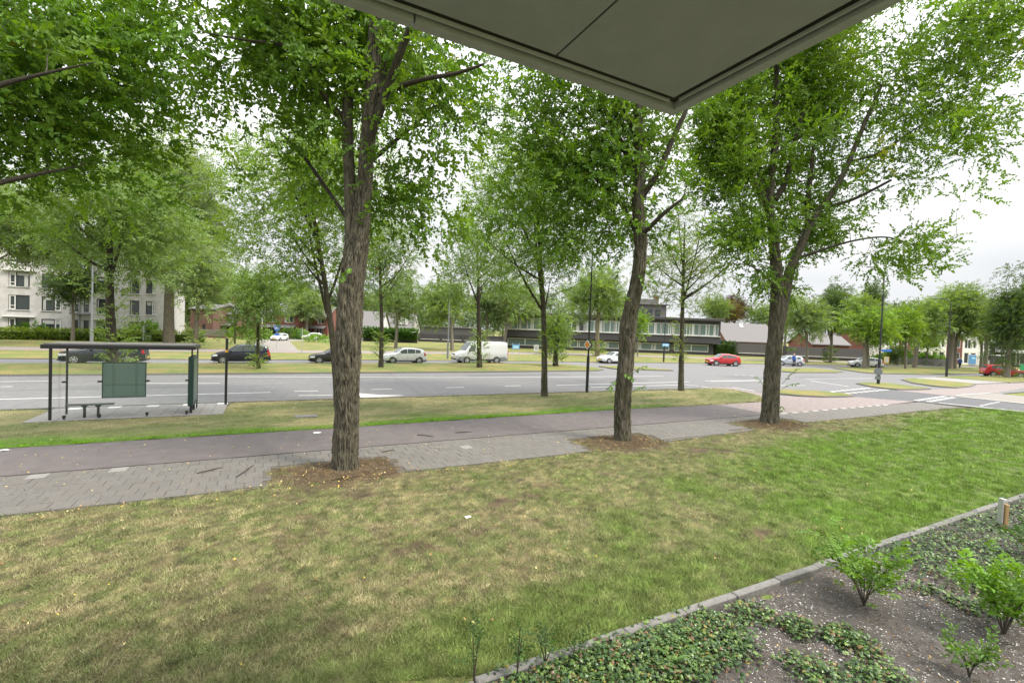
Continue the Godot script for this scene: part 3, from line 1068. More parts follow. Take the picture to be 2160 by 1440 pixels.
func gable(mb: MB, o: Vector3, d: Vector3, length: float, eave: float, ridge: float, depth: float, over := 0.3) -> void:
	var out := Vector3(-d.z, 0, d.x)
	var P := func(u: float, h: float, b: float) -> Vector3: return o + d * u + Vector3(0, h, 0) - out * b
	var lo := eave - over * (ridge - eave) / (depth * 0.5)
	mb.face(P.call(-over, lo, -over), P.call(length + over, lo, -over), P.call(length + over, ridge, depth * 0.5), P.call(-over, ridge, depth * 0.5), out + Vector3.UP)
	mb.face(P.call(-over, lo, depth + over), P.call(length + over, lo, depth + over), P.call(length + over, ridge, depth * 0.5), P.call(-over, ridge, depth * 0.5), Vector3.UP - out)
	var th := Vector3(0, 0.18, 0)
	mb.face(P.call(-over, lo, -over), P.call(length + over, lo, -over), P.call(length + over, lo, -over) - th, P.call(-over, lo, -over) - th, out)
	mb.face(P.call(-over, lo, -over) - th, P.call(length + over, lo, -over) - th, P.call(length + over, ridge, depth * 0.5) - th, P.call(-over, ridge, depth * 0.5) - th, Vector3.DOWN)
	mb.face(P.call(-over, lo, depth + over) - th, P.call(length + over, lo, depth + over) - th, P.call(length + over, ridge, depth * 0.5) - th, P.call(-over, ridge, depth * 0.5) - th, Vector3.DOWN)
	for u: float in [-over, length + over]:
		mb.face(P.call(u, lo, -over), P.call(u, ridge, depth * 0.5), P.call(u, ridge, depth * 0.5) - th, P.call(u, lo, -over) - th, d * signf(u))
		mb.face(P.call(u, lo, depth + over), P.call(u, ridge, depth * 0.5), P.call(u, ridge, depth * 0.5) - th, P.call(u, lo, depth + over) - th, d * signf(u))

func gable_ends(mb: MB, o: Vector3, d: Vector3, length: float, eave: float, ridge: float, depth: float) -> void:
	var out := Vector3(-d.z, 0, d.x)
	for u: float in [0.0, length]:
		var a := o + d * u + Vector3(0, eave, 0)
		mb.face3(a, a - out * depth, a - out * depth * 0.5 + Vector3(0, ridge - eave - 0.1, 0), d * (1.0 if u > 0.0 else -1.0))

# ---------------------------------------------------------------- people: one skin over tapered bones (surface nets)
func person(label: String, at: Vector3, turn: float, bones: Array, cell: float, lo: Vector3, hi: Vector3) -> void:
	# bones: [a, b, ra, rb, colour]
	var nx := int((hi.x - lo.x) / cell) + 1
	var ny := int((hi.y - lo.y) / cell) + 1
	var nz := int((hi.z - lo.z) / cell) + 1
	var f := PackedFloat32Array()
	f.resize(nx * ny * nz)
	f.fill(1.0)
	for b: Array in bones:
		var pa: Vector3 = b[0]
		var pb: Vector3 = b[1]
		var rm: float = maxf(b[2], b[3]) + cell * 2.5
		var mn := (pa.min(pb) - Vector3.ONE * rm - lo) / cell
		var mx := (pa.max(pb) + Vector3.ONE * rm - lo) / cell
		for z in range(maxi(0, int(mn.z)), mini(nz, int(mx.z) + 1)):
			for y in range(maxi(0, int(mn.y)), mini(ny, int(mx.y) + 1)):
				for x in range(maxi(0, int(mn.x)), mini(nx, int(mx.x) + 1)):
					var p := lo + Vector3(x, y, z) * cell
					var t := clampf((p - pa).dot(pb - pa) / maxf(1e-6, (pb - pa).length_squared()), 0.0, 1.0)
					var d: float = p.distance_to(pa.lerp(pb, t)) - lerpf(b[2], b[3], t)
					var k := (z * ny + y) * nx + x
					var h := clampf(0.5 + 0.5 * (f[k] - d) / 0.03, 0.0, 1.0)
					f[k] = lerpf(f[k], d, h) - 0.03 * h * (1.0 - h)
	var mb := MB.new()
	mb.colored = true
	var ids := {}
	var step := [1, nx, nx * ny]
	for z in nz - 1:
		for y in ny - 1:
			for x in nx - 1:
				var k := (z * ny + y) * nx + x
				var sum := Vector3.ZERO
				var cnt := 0
				for e in 12:
					var ax := e / 4
					var o1 := (ax + 1) % 3
					var o2 := (ax + 2) % 3
					var c0: int = k + (step[o1] if e & 1 else 0) + (step[o2] if e & 2 else 0)
					var c1: int = c0 + step[ax]
					if (f[c0] < 0.0) != (f[c1] < 0.0):
						var q := Vector3(x, y, z)
						q[o1] += 1.0 if e & 1 else 0.0
						q[o2] += 1.0 if e & 2 else 0.0
						q[ax] += f[c0] / (f[c0] - f[c1])
						sum += q
						cnt += 1
				if cnt:
					var p := lo + sum / cnt * cell
					var g := Vector3(f[k + 1] - f[k], f[k + nx] - f[k], f[k + nx * ny] - f[k])
					var best := 1e9
					for b: Array in bones:
						var pa: Vector3 = b[0]
						var pb: Vector3 = b[1]
						var t := clampf((p - pa).dot(pb - pa) / maxf(1e-6, (pb - pa).length_squared()), 0.0, 1.0)
						var d: float = p.distance_to(pa.lerp(pb, t)) - lerpf(b[2], b[3], t)
						if d < best:
							best = d
							mb.col = b[4]
					ids[k] = mb.put(p, g.normalized() if g.length_squared() > 0 else Vector3.UP)
	for z in range(1, nz - 1):
		for y in range(1, ny - 1):
			for x in range(1, nx - 1):
				var k := (z * ny + y) * nx + x
				for ax in 3:
					var k1: int = k + step[ax]
					if (f[k] < 0.0) == (f[k1] < 0.0):
						continue
					var s1: int = step[(ax + 1) % 3]
					var s2: int = step[(ax + 2) % 3]
					if not (ids.has(k) and ids.has(k - s1) and ids.has(k - s2) and ids.has(k - s1 - s2)):
						continue
					var a: int = ids[k]
					var b: int = ids[k - s1]
					var c: int = ids[k - s1 - s2]
					var d: int = ids[k - s2]
					if f[k] < 0.0:
						mb.i.append_array([a, c, b, a, d, c])
					else:
						mb.i.append_array([a, b, c, a, c, d])
	var m: StandardMaterial3D = M.get("figure") if M.has("figure") else mat("figure", Color.WHITE, 0.85)
	m.vertex_color_use_as_albedo = true
	var o := part("person", mb, m, self, at, Basis(Vector3.UP, turn))
	tag(o, label, "person")

func _ready() -> void:
	rng.seed = 20
	var cam := Camera3D.new()
	cam.name = "camera"
	add_child(cam)
	cam.transform = Transform3D(Basis(Vector3(0.88547, 0.03646, 0.46326), Vector3(-0.02064, 0.99902, -0.03918), Vector3(-0.46423, 0.02513, 0.88536)), EYE)
	cam.fov = 71.78
	cam.near = 0.05
	cam.far = 2000.0
	cam.current = true
	var env := Environment.new()
	env.background_mode = Environment.BG_SKY
	env.tonemap_mode = Environment.TONE_MAPPER_LINEAR
	env.tonemap_exposure = 2.25
	env.sdfgi_enabled = true
	env.ssao_enabled = true
	env.ssil_enabled = true
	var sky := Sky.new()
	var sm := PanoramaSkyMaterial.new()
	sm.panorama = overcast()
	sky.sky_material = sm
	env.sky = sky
	var we := WorldEnvironment.new()
	we.name = "environment"
	we.environment = env
	add_child(we)
	var sun := DirectionalLight3D.new()
	sun.name = "sun"
	sun.light_energy = 0.62
	sun.light_color = Color(1.0, 0.96, 0.9)
	sun.light_angular_distance = 14.0
	sun.shadow_enabled = true
	add_child(sun)
	sun.look_at_from_position(Vector3(14, 30, 16), Vector3.ZERO)
	make_materials()
	build_ground()
	build_paving()
	build_markings()
	build_canopy()
	build_buildings()
	build_trees()
	build_bus_stop()
	build_street_furniture()
	build_cars()
	build_people()
	build_bed()
	build_turf()

# overcast sky, its unseen upper part brightened beyond real cloud to light the ground
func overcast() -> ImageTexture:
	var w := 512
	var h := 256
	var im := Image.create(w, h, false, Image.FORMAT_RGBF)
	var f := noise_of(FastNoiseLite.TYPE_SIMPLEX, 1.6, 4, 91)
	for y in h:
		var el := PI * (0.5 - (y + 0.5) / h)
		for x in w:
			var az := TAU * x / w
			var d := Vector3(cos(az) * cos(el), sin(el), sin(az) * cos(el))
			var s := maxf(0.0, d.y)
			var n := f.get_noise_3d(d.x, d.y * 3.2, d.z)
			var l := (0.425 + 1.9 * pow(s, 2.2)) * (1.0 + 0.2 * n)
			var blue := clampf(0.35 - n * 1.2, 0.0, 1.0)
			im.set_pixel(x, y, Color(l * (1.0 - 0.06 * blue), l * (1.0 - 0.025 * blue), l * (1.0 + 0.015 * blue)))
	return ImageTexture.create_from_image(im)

# ---------------------------------------------------------------- ground
func grow(poly: Array, by: float) -> Array:
	var r := Geometry2D.offset_polygon(PackedVector2Array(poly), by, Geometry2D.JOIN_ROUND)
	return Array(r[0]) if r.size() else poly

func rounded(poly: Array, by: float) -> Array:
	return grow(grow(poly, -by), by)

func grass_island(called: String, label: String, poly: Array, kerbed := true, material := "verge", top := 0.1) -> void:
	if kerbed:
		var k := MB.new()
		k.slab(grow(poly, 0.14), -0.05, top - 0.005)
		structure(called.replace("grass", "kerb") if "grass" in called else called + "_kerb", k, M.kerb_stone, "concrete kerb round the " + label)
	var g := MB.new()
	g.slab(poly, -0.05, top + 0.012)
	structure(called, g, M[material], label)

func lawn_far(x: float) -> float:
	return pl([[-20.0, -11.68], [9.0, -11.7], [18.0, -12.2], [21.0, -12.5], [36.0, -12.5], [38.0, -11.9], [39.0, -10.4], [39.5, -6.0], [40.5, -2.0]], x)

func build_ground() -> void:
	var g := MB.new()
	g.slab([Vector2(-700, 300), Vector2(900, 300), Vector2(900, -900), Vector2(-700, -900)], -0.06, -0.06)
	structure("ground", g, M.verge, "flat ground reaching to the horizon")
	var r := MB.new()
	r.slab([Vector2(-220, -22.6), Vector2(-220, -51.5), Vector2(18, -50.2), Vector2(60, -45.5), Vector2(300, -36), Vector2(300, -14), Vector2(75, -20), Vector2(62, -15.2), Vector2(46, -15.0), Vector2(36, -15.0), Vector2(33, -17.0), Vector2(28, -17.2), Vector2(24, -22.6)], -0.02, 0.0)
	structure("road", r, M.asphalt, "grey asphalt of the two carriageways and the junction")
	# repairs and seams in the asphalt
	var road := get_node("road")
	for e: Array in [[-9.0, -31.6, 5.5, 1.7], [6.5, -25.0, 3.2, 1.1], [21.0, -30.2, 6.5, 2.1], [38.0, -30.5, 4.0, 2.6], [14.0, -34.6, 9.0, 1.2], [47.0, -28.5, 5.0, 3.0]]:
		var pm := MB.new()
		pm.slab([Vector2(e[0], e[1]), Vector2(e[0] + e[2], e[1] + 0.04), Vector2(e[0] + e[2] - 0.05, e[1] + e[3]), Vector2(e[0] + 0.03, e[1] + e[3])], 0.003, 0.003)
		piece("asphalt_patch", pm.make(), M.patch_asphalt, road, Transform3D())
	for e: Array in [[-60.0, -30.35, 31.0, -30.1], [-60.0, -33.9, 30.0, -33.2], [7.5, -23.6, 8.4, -36.4], [-4.0, -27.0, 3.5, -24.2], [24.0, -23.4, 26.5, -36.2], [33.0, -25.0, 52.0, -29.5]]:
		var a := Vector2(e[0], e[1])
		var b := Vector2(e[2], e[3])
		var q := (b - a).normalized().orthogonal() * 0.02
		var sm := MB.new()
		sm.slab([a - q, b - q, b + q, a + q], 0.004, 0.004)
		piece("asphalt_seam", sm.make(), M.gasket, road, Transform3D())
	var st := MB.new()
	st.slab(rounded([Vector2(35.3, -17.0), Vector2(36.4, -19.4), Vector2(43.0, -19.4), Vector2(45.0, -17.0), Vector2(44.4, -11.7), Vector2(47.5, 12.0), Vector2(40.5, 12.0), Vector2(39.0, -10.4), Vector2(37.4, -14.6)], 0.3), -0.02, 0.006)
	structure("side_street", st, M.dark_asphalt, "dark asphalt side street that crosses the cycle path")
	# carriageways' verges
	grass_island("far_grass", "wide grass verge beyond the far carriageway", [Vector2(-220, -50.9), Vector2(-40, -50.8), Vector2(18, -49.2), Vector2(60, -44.2), Vector2(85, -40.6), Vector2(103, -39.0), Vector2(220, -33.0), Vector2(220, -260), Vector2(-220, -260)], true, "verge", 0.06)
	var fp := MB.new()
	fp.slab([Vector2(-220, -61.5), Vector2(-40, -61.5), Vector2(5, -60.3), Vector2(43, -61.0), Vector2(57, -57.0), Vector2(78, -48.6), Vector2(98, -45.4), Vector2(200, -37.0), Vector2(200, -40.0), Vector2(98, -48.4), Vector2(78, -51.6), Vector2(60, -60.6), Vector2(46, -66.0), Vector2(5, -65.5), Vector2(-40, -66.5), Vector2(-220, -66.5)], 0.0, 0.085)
	structure("far_cycle_path", fp, M.lit_pink_asphalt, "pinkish path along the far verge")
	var dr := MB.new()
	dr.slab([Vector2(-2.0, -66.5), Vector2(3.8, -65.2), Vector2(4.0, -96), Vector2(14, -112), Vector2(14, -120), Vector2(-6, -120), Vector2(-1.0, -112)], 0.0, 0.084)
	structure("residential_street", dr, M.footpath, "paved street leading to the brick houses")
	grass_island("median_grass", "dry grass median with trees between the carriageways", rounded([Vector2(-220, -37.2), Vector2(-13, -37.0), Vector2(19, -36.15), Vector2(28.4, -36.3), Vector2(30.2, -37.6), Vector2(30.2, -40.5), Vector2(28.4, -44.5), Vector2(22.4, -44.6), Vector2(-4, -44.75), Vector2(-220, -44.8)], 0.8))
	grass_island("median_grass", "pointed tip of the grass median at the junction", rounded([Vector2(32.2, -41.0), Vector2(31.9, -37.6), Vector2(37.6, -35.4), Vector2(37.9, -36.2), Vector2(35.6, -40.6)], 0.3))
	grass_island("median_grass", "long grass median right of the junction", rounded([Vector2(68.6, -36.4), Vector2(66.5, -33.6), Vector2(63.8, -30.0), Vector2(72.0, -27.5), Vector2(93, -26.9), Vector2(101, -27.0), Vector2(220, -23), Vector2(220, -30.5), Vector2(127.8, -33.6), Vector2(89.3, -37.2)], 0.6))
	grass_island("median_grass", "small grass island in the middle of the junction", rounded([Vector2(57.7, -36.6), Vector2(63.4, -36.1), Vector2(62.8, -32.2), Vector2(59.3, -31.2), Vector2(52.8, -31.9), Vector2(51.9, -33.0)], 0.4))
	grass_island("corner_grass", "small grass island beside the thick tree on the right", rounded([Vector2(30.0, -20.2), Vector2(31.0, -18.5), Vector2(32.3, -17.7), Vector2(34.3, -17.4), Vector2(35.4, -17.5), Vector2(36.0, -18.2), Vector2(35.0, -19.8), Vector2(33.2, -20.9)], 0.3))
	grass_island("corner_grass", "narrow grass island at the foot of the tall curved lamp post", rounded([Vector2(46.3, -22.5), Vector2(44.8, -20.8), Vector2(44.2, -18.9), Vector2(47.1, -18.4), Vector2(49.1, -18.4), Vector2(49.2, -19.8), Vector2(50.2, -22.0), Vector2(48.0, -22.8)], 0.3))
	grass_island("corner_grass", "curved grass island right of the curved lamp post", rounded([Vector2(57.6, -23.9), Vector2(54.0, -21.5), Vector2(52.5, -19.3), Vector2(53.3, -18.3), Vector2(56.6, -18.5), Vector2(60.2, -19.3), Vector2(61.2, -20.3), Vector2(61.5, -23.3), Vector2(60.3, -24.4)], 0.4))
	grass_island("right_grass", "grass verge on the far right between road and cycle path", [Vector2(67.6, -24.9), Vector2(70.8, -25.0), Vector2(88.3, -23.5), Vector2(200, -17), Vector2(200, -12), Vector2(72.3, -19.2), Vector2(68.9, -19.4)])
	var ws := MB.new()
	ws.slab([Vector2(61.6, -24.6), Vector2(67.4, -24.9), Vector2(68.8, -19.4), Vector2(61.5, -19.6)], -0.02, 0.075)
	structure("right_footpath", ws, M.tile_pale, "pale paved strip between two grass islands")
	# cycle path and footpath
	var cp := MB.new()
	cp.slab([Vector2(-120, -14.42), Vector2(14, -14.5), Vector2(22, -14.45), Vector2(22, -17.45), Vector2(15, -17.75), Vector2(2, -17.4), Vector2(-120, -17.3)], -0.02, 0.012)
	structure("cycle_path", cp, M.shaded_red_asphalt, "reddish cycle path under the trees, tree shade put into its darker colour")
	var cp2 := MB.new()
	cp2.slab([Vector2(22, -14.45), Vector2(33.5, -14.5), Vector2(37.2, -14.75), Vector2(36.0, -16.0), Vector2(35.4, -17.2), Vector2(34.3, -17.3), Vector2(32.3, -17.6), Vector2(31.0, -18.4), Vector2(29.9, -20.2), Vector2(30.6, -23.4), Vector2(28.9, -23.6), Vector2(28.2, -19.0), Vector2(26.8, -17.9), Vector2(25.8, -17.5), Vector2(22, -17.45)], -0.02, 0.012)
	structure("cycle_path", cp2, M.lit_pink_asphalt, "pinker cycle path where it reaches the junction, coloured lighter for the open light")
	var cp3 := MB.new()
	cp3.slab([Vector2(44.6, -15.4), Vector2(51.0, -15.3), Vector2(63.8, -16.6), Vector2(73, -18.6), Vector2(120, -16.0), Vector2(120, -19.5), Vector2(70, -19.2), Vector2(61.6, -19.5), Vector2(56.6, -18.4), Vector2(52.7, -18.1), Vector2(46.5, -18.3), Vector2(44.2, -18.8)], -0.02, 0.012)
	structure("cycle_path", cp3, M.lit_pink_asphalt, "pink cycle path on the far side of the side street")
	var fp2 := MB.new()
	fp2.slab([Vector2(44.5, -15.3), Vector2(51.8, -15.2), Vector2(51.5, -13.4), Vector2(54, 10), Vector2(47.6, 10), Vector2(44.6, -11.7)], -0.02, 0.03)
	structure("right_footpath", fp2, M.footpath, "beige paved footpath beyond the side street")
	# near verge: a grown grid, lush along the cycle path, dry along the road
	var nv := MB.new()
	nv.colored = true
	var rows := []
	var cols := []
	var xs := 150
	for a in xs + 1:
		var x := lerpf(-38.0, 29.0, float(a) / xs)
		var near := verge_near(x)
		var far := verge_far(x)
		var row := PackedVector3Array()
		for b in 33:
			var z := lerpf(near, far, b / 32.0)
			var edge: float = minf(absf(z - near), absf(z - far))
			row.append(Vector3(x, 0.02 + 0.05 * smoothstep(0.0, 0.25, edge) + 0.015 * n_patch.get_noise_2d(x * 3.0, z * 3.0), z))
			cols.append(verge_colour(x, z))
		rows.append(row)
	nv.grid(rows, false, Vector2(1, 1), true)
	for k in cols.size():
		nv.c[k] = cols[k]
		nv.u[k] = Vector2(nv.v[k].x, nv.v[k].z)
	structure("verge_grass", nv, M.lawn, "grass verge between the cycle path and the road")
	# the lawn in front
	var lw := MB.new()
	lw.colored = true
	rows = []
	cols = []
	for a in 541:
		var x := lerpf(-20.0, 40.0, a / 540.0)
		var row := PackedVector3Array()
		var far := lawn_far(x)
		for b in 73:
			var z := lerpf(-4.42, far, b / 72.0)
			row.append(Vector3(x, 0.012 * n_patch.get_noise_2d(x * 4.0, z * 4.0) - 0.01 - (0.02 * smoothstep(0.12, 0.0, absf(z - far)) if not in_pit(x, -12.9) else 0.0), z))
			cols.append(lawn_colour(lawn_state(x, z)) * lawn_tone(x, z))
		rows.append(row)
	lw.grid(rows, false, Vector2(1, 1), true)
	for k in cols.size():
		lw.c[k] = cols[k]
		lw.u[k] = Vector2(lw.v[k].x, lw.v[k].z)
	structure("lawn", lw, M.lawn, "mown lawn, dry and brown in the middle and lush green to the right")
	for p: Array in PITS:
		var pm := MB.new()
		pm.colored = true
		rows = []
		cols = []
		for a in 41:
			var row := PackedVector3Array()
			for b in 31:
				var x := lerpf(p[0], p[1], a / 40.0)
				var z := lerpf(lawn_far(x) + 0.02, p[2], b / 30.0)
				var c: Vector3 = p[3]
				var h := 0.07 * exp(-Vector2(x - c.x, z - c.z).length_squared() / 0.5)
				row.append(Vector3(x, -0.012 + h + 0.02 * n_fine.get_noise_2d(x * 2.0, z * 2.0), z))
				cols.append(lawn_colour(lawn_state(x, z)))
			rows.append(row)
		pm.grid(rows, false, Vector2(1, 1), true)
		for k in cols.size():
			pm.c[k] = cols[k]
			pm.u[k] = Vector2(pm.v[k].x, pm.v[k].z)
		structure("tree_pit_soil", pm, M.lawn, p[4])

func verge_near(x: float) -> float:
	return pl([[-40, -17.3], [2, -17.4], [15, -17.72], [22, -17.45], [25.8, -17.6], [27.6, -18.7], [28.4, -19.9], [29.0, -21.7]], x)

func verge_far(x: float) -> float:
	return pl([[-40, -23.9], [-1, -23.85], [13, -23.4], [25, -22.95], [28.2, -22.9], [28.7, -22.5], [29.0, -21.9]], x)

func verge_colour(x: float, z: float) -> Color:
	var n := n_patch.get_noise_2d(x * 0.7 + 30.0, z * 1.4)
	var dry := clampf(0.35 + n * 1.1 + n_fine.get_noise_2d(x, z) * 0.4 + smoothstep(-21.0, -23.6, z) * 0.4, 0.0, 1.0)
	var lush := smoothstep(1.3, 0.15, absf(z - verge_near(x)) + n * 0.6) * smoothstep(24.0, 10.0, x)
	return (Color(0.25, 0.295, 0.125).lerp(Color(0.46, 0.43, 0.26), dry).lerp(Color(0.17, 0.34, 0.025), lush)) * lerpf(1.0, lawn_tone(x * 0.7, z), 0.5)

const PITS := [
	[0.1, 3.05, -13.15, Vector3(1.87, 0, -12.4), "bare litter-strewn soil round the thick trunk on the left"],
	[9.2, 12.4, -13.2, Vector3(10.97, 0, -12.47), "bare soil round the slanting trunk in the middle"],
	[17.7, 21.6, -13.6, Vector3(19.66, 0, -12.89), "bare soil round the forked trunk on the right"]]

func in_pit(x: float, z: float, m := 0.0) -> bool:
	for p: Array in PITS:
		if x > p[0] - m and x < p[1] + m and z > p[2] - m:
			return true
	return false

func tile_mesh(w: float, h: float, d: float, bev: float) -> ArrayMesh:
	var mb := MB.new()
	var x := w * 0.5
	var z := d * 0.5
	mb.face(Vector3(-x + bev, h, -z + bev), Vector3(x - bev, h, -z + bev), Vector3(x - bev, h, z - bev), Vector3(-x + bev, h, z - bev), Vector3.UP)
	for s: float in [-1.0, 1.0]:
		mb.face(Vector3(-x, h - bev, s * z), Vector3(x, h - bev, s * z), Vector3(x - bev, h, s * (z - bev)), Vector3(-x + bev, h, s * (z - bev)), Vector3(0, 1, s))
		mb.face(Vector3(s * x, h - bev, -z), Vector3(s * x, h - bev, z), Vector3(s * (x - bev), h, z - bev), Vector3(s * (x - bev), h, -z + bev), Vector3(s, 1, 0))
		mb.face(Vector3(-x, 0, s * z), Vector3(x, 0, s * z), Vector3(x, h - bev, s * z), Vector3(-x, h - bev, s * z), Vector3(0, 0, s))
		mb.face(Vector3(s * x, 0, -z), Vector3(s * x, 0, z), Vector3(s * x, h - bev, z), Vector3(s * x, h - bev, -z), Vector3(s, 0, 0))
	return mb.make()

func build_paving() -> void:
	var bed := MB.new()
	bed.slab([Vector2(-60, -11.7), Vector2(0.1, -11.7), Vector2(0.1, -13.15), Vector2(3.05, -13.15), Vector2(3.05, -11.7), Vector2(9.2, -11.75), Vector2(9.2, -13.2), Vector2(12.4, -13.2), Vector2(12.4, -11.9), Vector2(17.7, -12.2), Vector2(17.7, -13.6), Vector2(21.6, -13.6), Vector2(21.6, -12.5), Vector2(36, -12.55), Vector2(37.8, -12.2), Vector2(37.3, -14.6), Vector2(22, -14.43), Vector2(-60, -14.4)], -0.06, -0.012)
	var pave := structure("footpath", bed, M.joint_sand, "footpath of square grey concrete tiles along the cycle path")
	var tiles := []
	for k in 3:
		tiles.append(tile_mesh(0.355 - 0.002 * k, 0.03, 0.375, 0.003 + 0.0015 * k))
	var r := RandomNumberGenerator.new()
	r.seed = 44
	var count := 0
	var rest := MB.new()
	var cells := []
	for row in 7:
		for col in 125:
			var x := -7.0 + col * 0.36 + (0.18 if row % 2 else 0.0)
			var z := -14.42 + 0.19 + row * 0.38
			if x > 37.2 or z > lawn_far(x) - 0.21 or in_pit(x, z, 0.05):
				continue
			cells.append([Vector2(x - 0.0, z).distance_to(Vector2.ZERO) + (8.0 if x < -5.6 else 0.0), x, z])
	cells.sort_custom(func(a, b): return a[0] < b[0])
	for e: Array in cells:
		var t := Transform3D(Basis.from_euler(Vector3(r.randfn() * 0.006, r.randfn() * 0.006, r.randfn() * 0.006)), Vector3(e[1], -0.021 + r.randfn() * 0.0018, e[2]))
		var pale: bool = Vector2(e[1], e[2]).distance_to(Vector2(-3.05, -14.27)) < 0.16 or Vector2(e[1], e[2]).distance_to(Vector2(-4.6, -14.27)) < 0.16 or Vector2(e[1], e[2]).distance_to(Vector2(5.55, -13.37)) < 0.16
		if count < 299:
			piece("tile", tiles[r.randi() % 3], M.tile_pale if pale else M["tile_%d" % (r.randi() % 4)], pave, t)
			count += 1
		else:
			var h := 0.146
			for q in 1:
				var p: Vector3 = t.origin
				rest.box(p + Vector3(0, 0.015, 0), Vector3(0.355, 0.03, 0.375), t.basis, 0.004)
	var o := part("tiles_further_along", rest, M.tile_0, pave)
	o.name = "tiles"
	o.set_meta("kind", "stuff")
	# thin edging stones along the lawn
	var stone := MB.new()
	stone.box(Vector3(0, 0, 0), Vector3(0.985, 0.1, 0.055), Basis(), 0.008)
	var sm := stone.make()
	for k in 46:
		var x := -7.5 + k
		if in_pit(x + 0.5, -12.9, 0.3) or x > 36.0:
			continue
		var z0 := lawn_far(x)
		var z1 := lawn_far(x + 1.0)
		piece("edging_stone", sm, M["tile_%d" % (k % 4)], pave, Transform3D(Basis(Vector3.UP, atan2(-(z1 - z0), 1.0)), Vector3(x + 0.5, -0.038 + r.randfn() * 0.004, (z0 + z1) * 0.5 - 0.03)))
	# bus stop platform
	var pl0 := MB.new()
	pl0.slab([Vector2(-7.05, -23.75), Vector2(-1.25, -23.7), Vector2(-1.45, -20.85), Vector2(-6.9, -20.85)], -0.02, 0.075)
	var plat := structure("bus_stop_platform", pl0, M.joint_sand, "tiled waiting platform under the bus shelter")
	var big := tile_mesh(0.392, 0.03, 0.392, 0.005)
	for row in 7:
		for col in 14:
			var x := -6.85 + col * 0.4 + 0.1
			var z := -21.06 - row * 0.4
			piece("tile", big, M.tile_white if row == 6 and col % 3 == 1 else M.tile_pale, plat, Transform3D(Basis(), Vector3(x, 0.064 + r.randfn() * 0.001, z)))
	var ke := MB.new()
	for k in 74:
		var x := -46.0 + k
		if x > 26.5:
			break
		ke.box(Vector3(x + 0.5, 0.03, (verge_far(x) + verge_far(x + 1.0)) * 0.5 - 0.04), Vector3(0.99, 0.13, 0.12), Basis(Vector3.UP, atan2(-(verge_far(x + 1.0) - verge_far(x)), 1.0)), 0.012)
	var kk := structure("road_kerb", ke, M.kerb_stone, "concrete kerb between the grass verge and the near carriageway")
	kk.set_meta("kind", "structure")

# ---------------------------------------------------------------- paint on the road
func stripe(parent: Node, a: Vector2, b: Vector2, width: float, y := 0.006, paint := "road_paint") -> void:
	var d := (b - a).normalized()
	var s := Vector2(-d.y, d.x) * width * 0.5
	var mb := MB.new()
	mb.slab([a - s, b - s, b + s, a + s], y, y)
	piece("stripe", mb.make(), M[paint], parent, Transform3D())

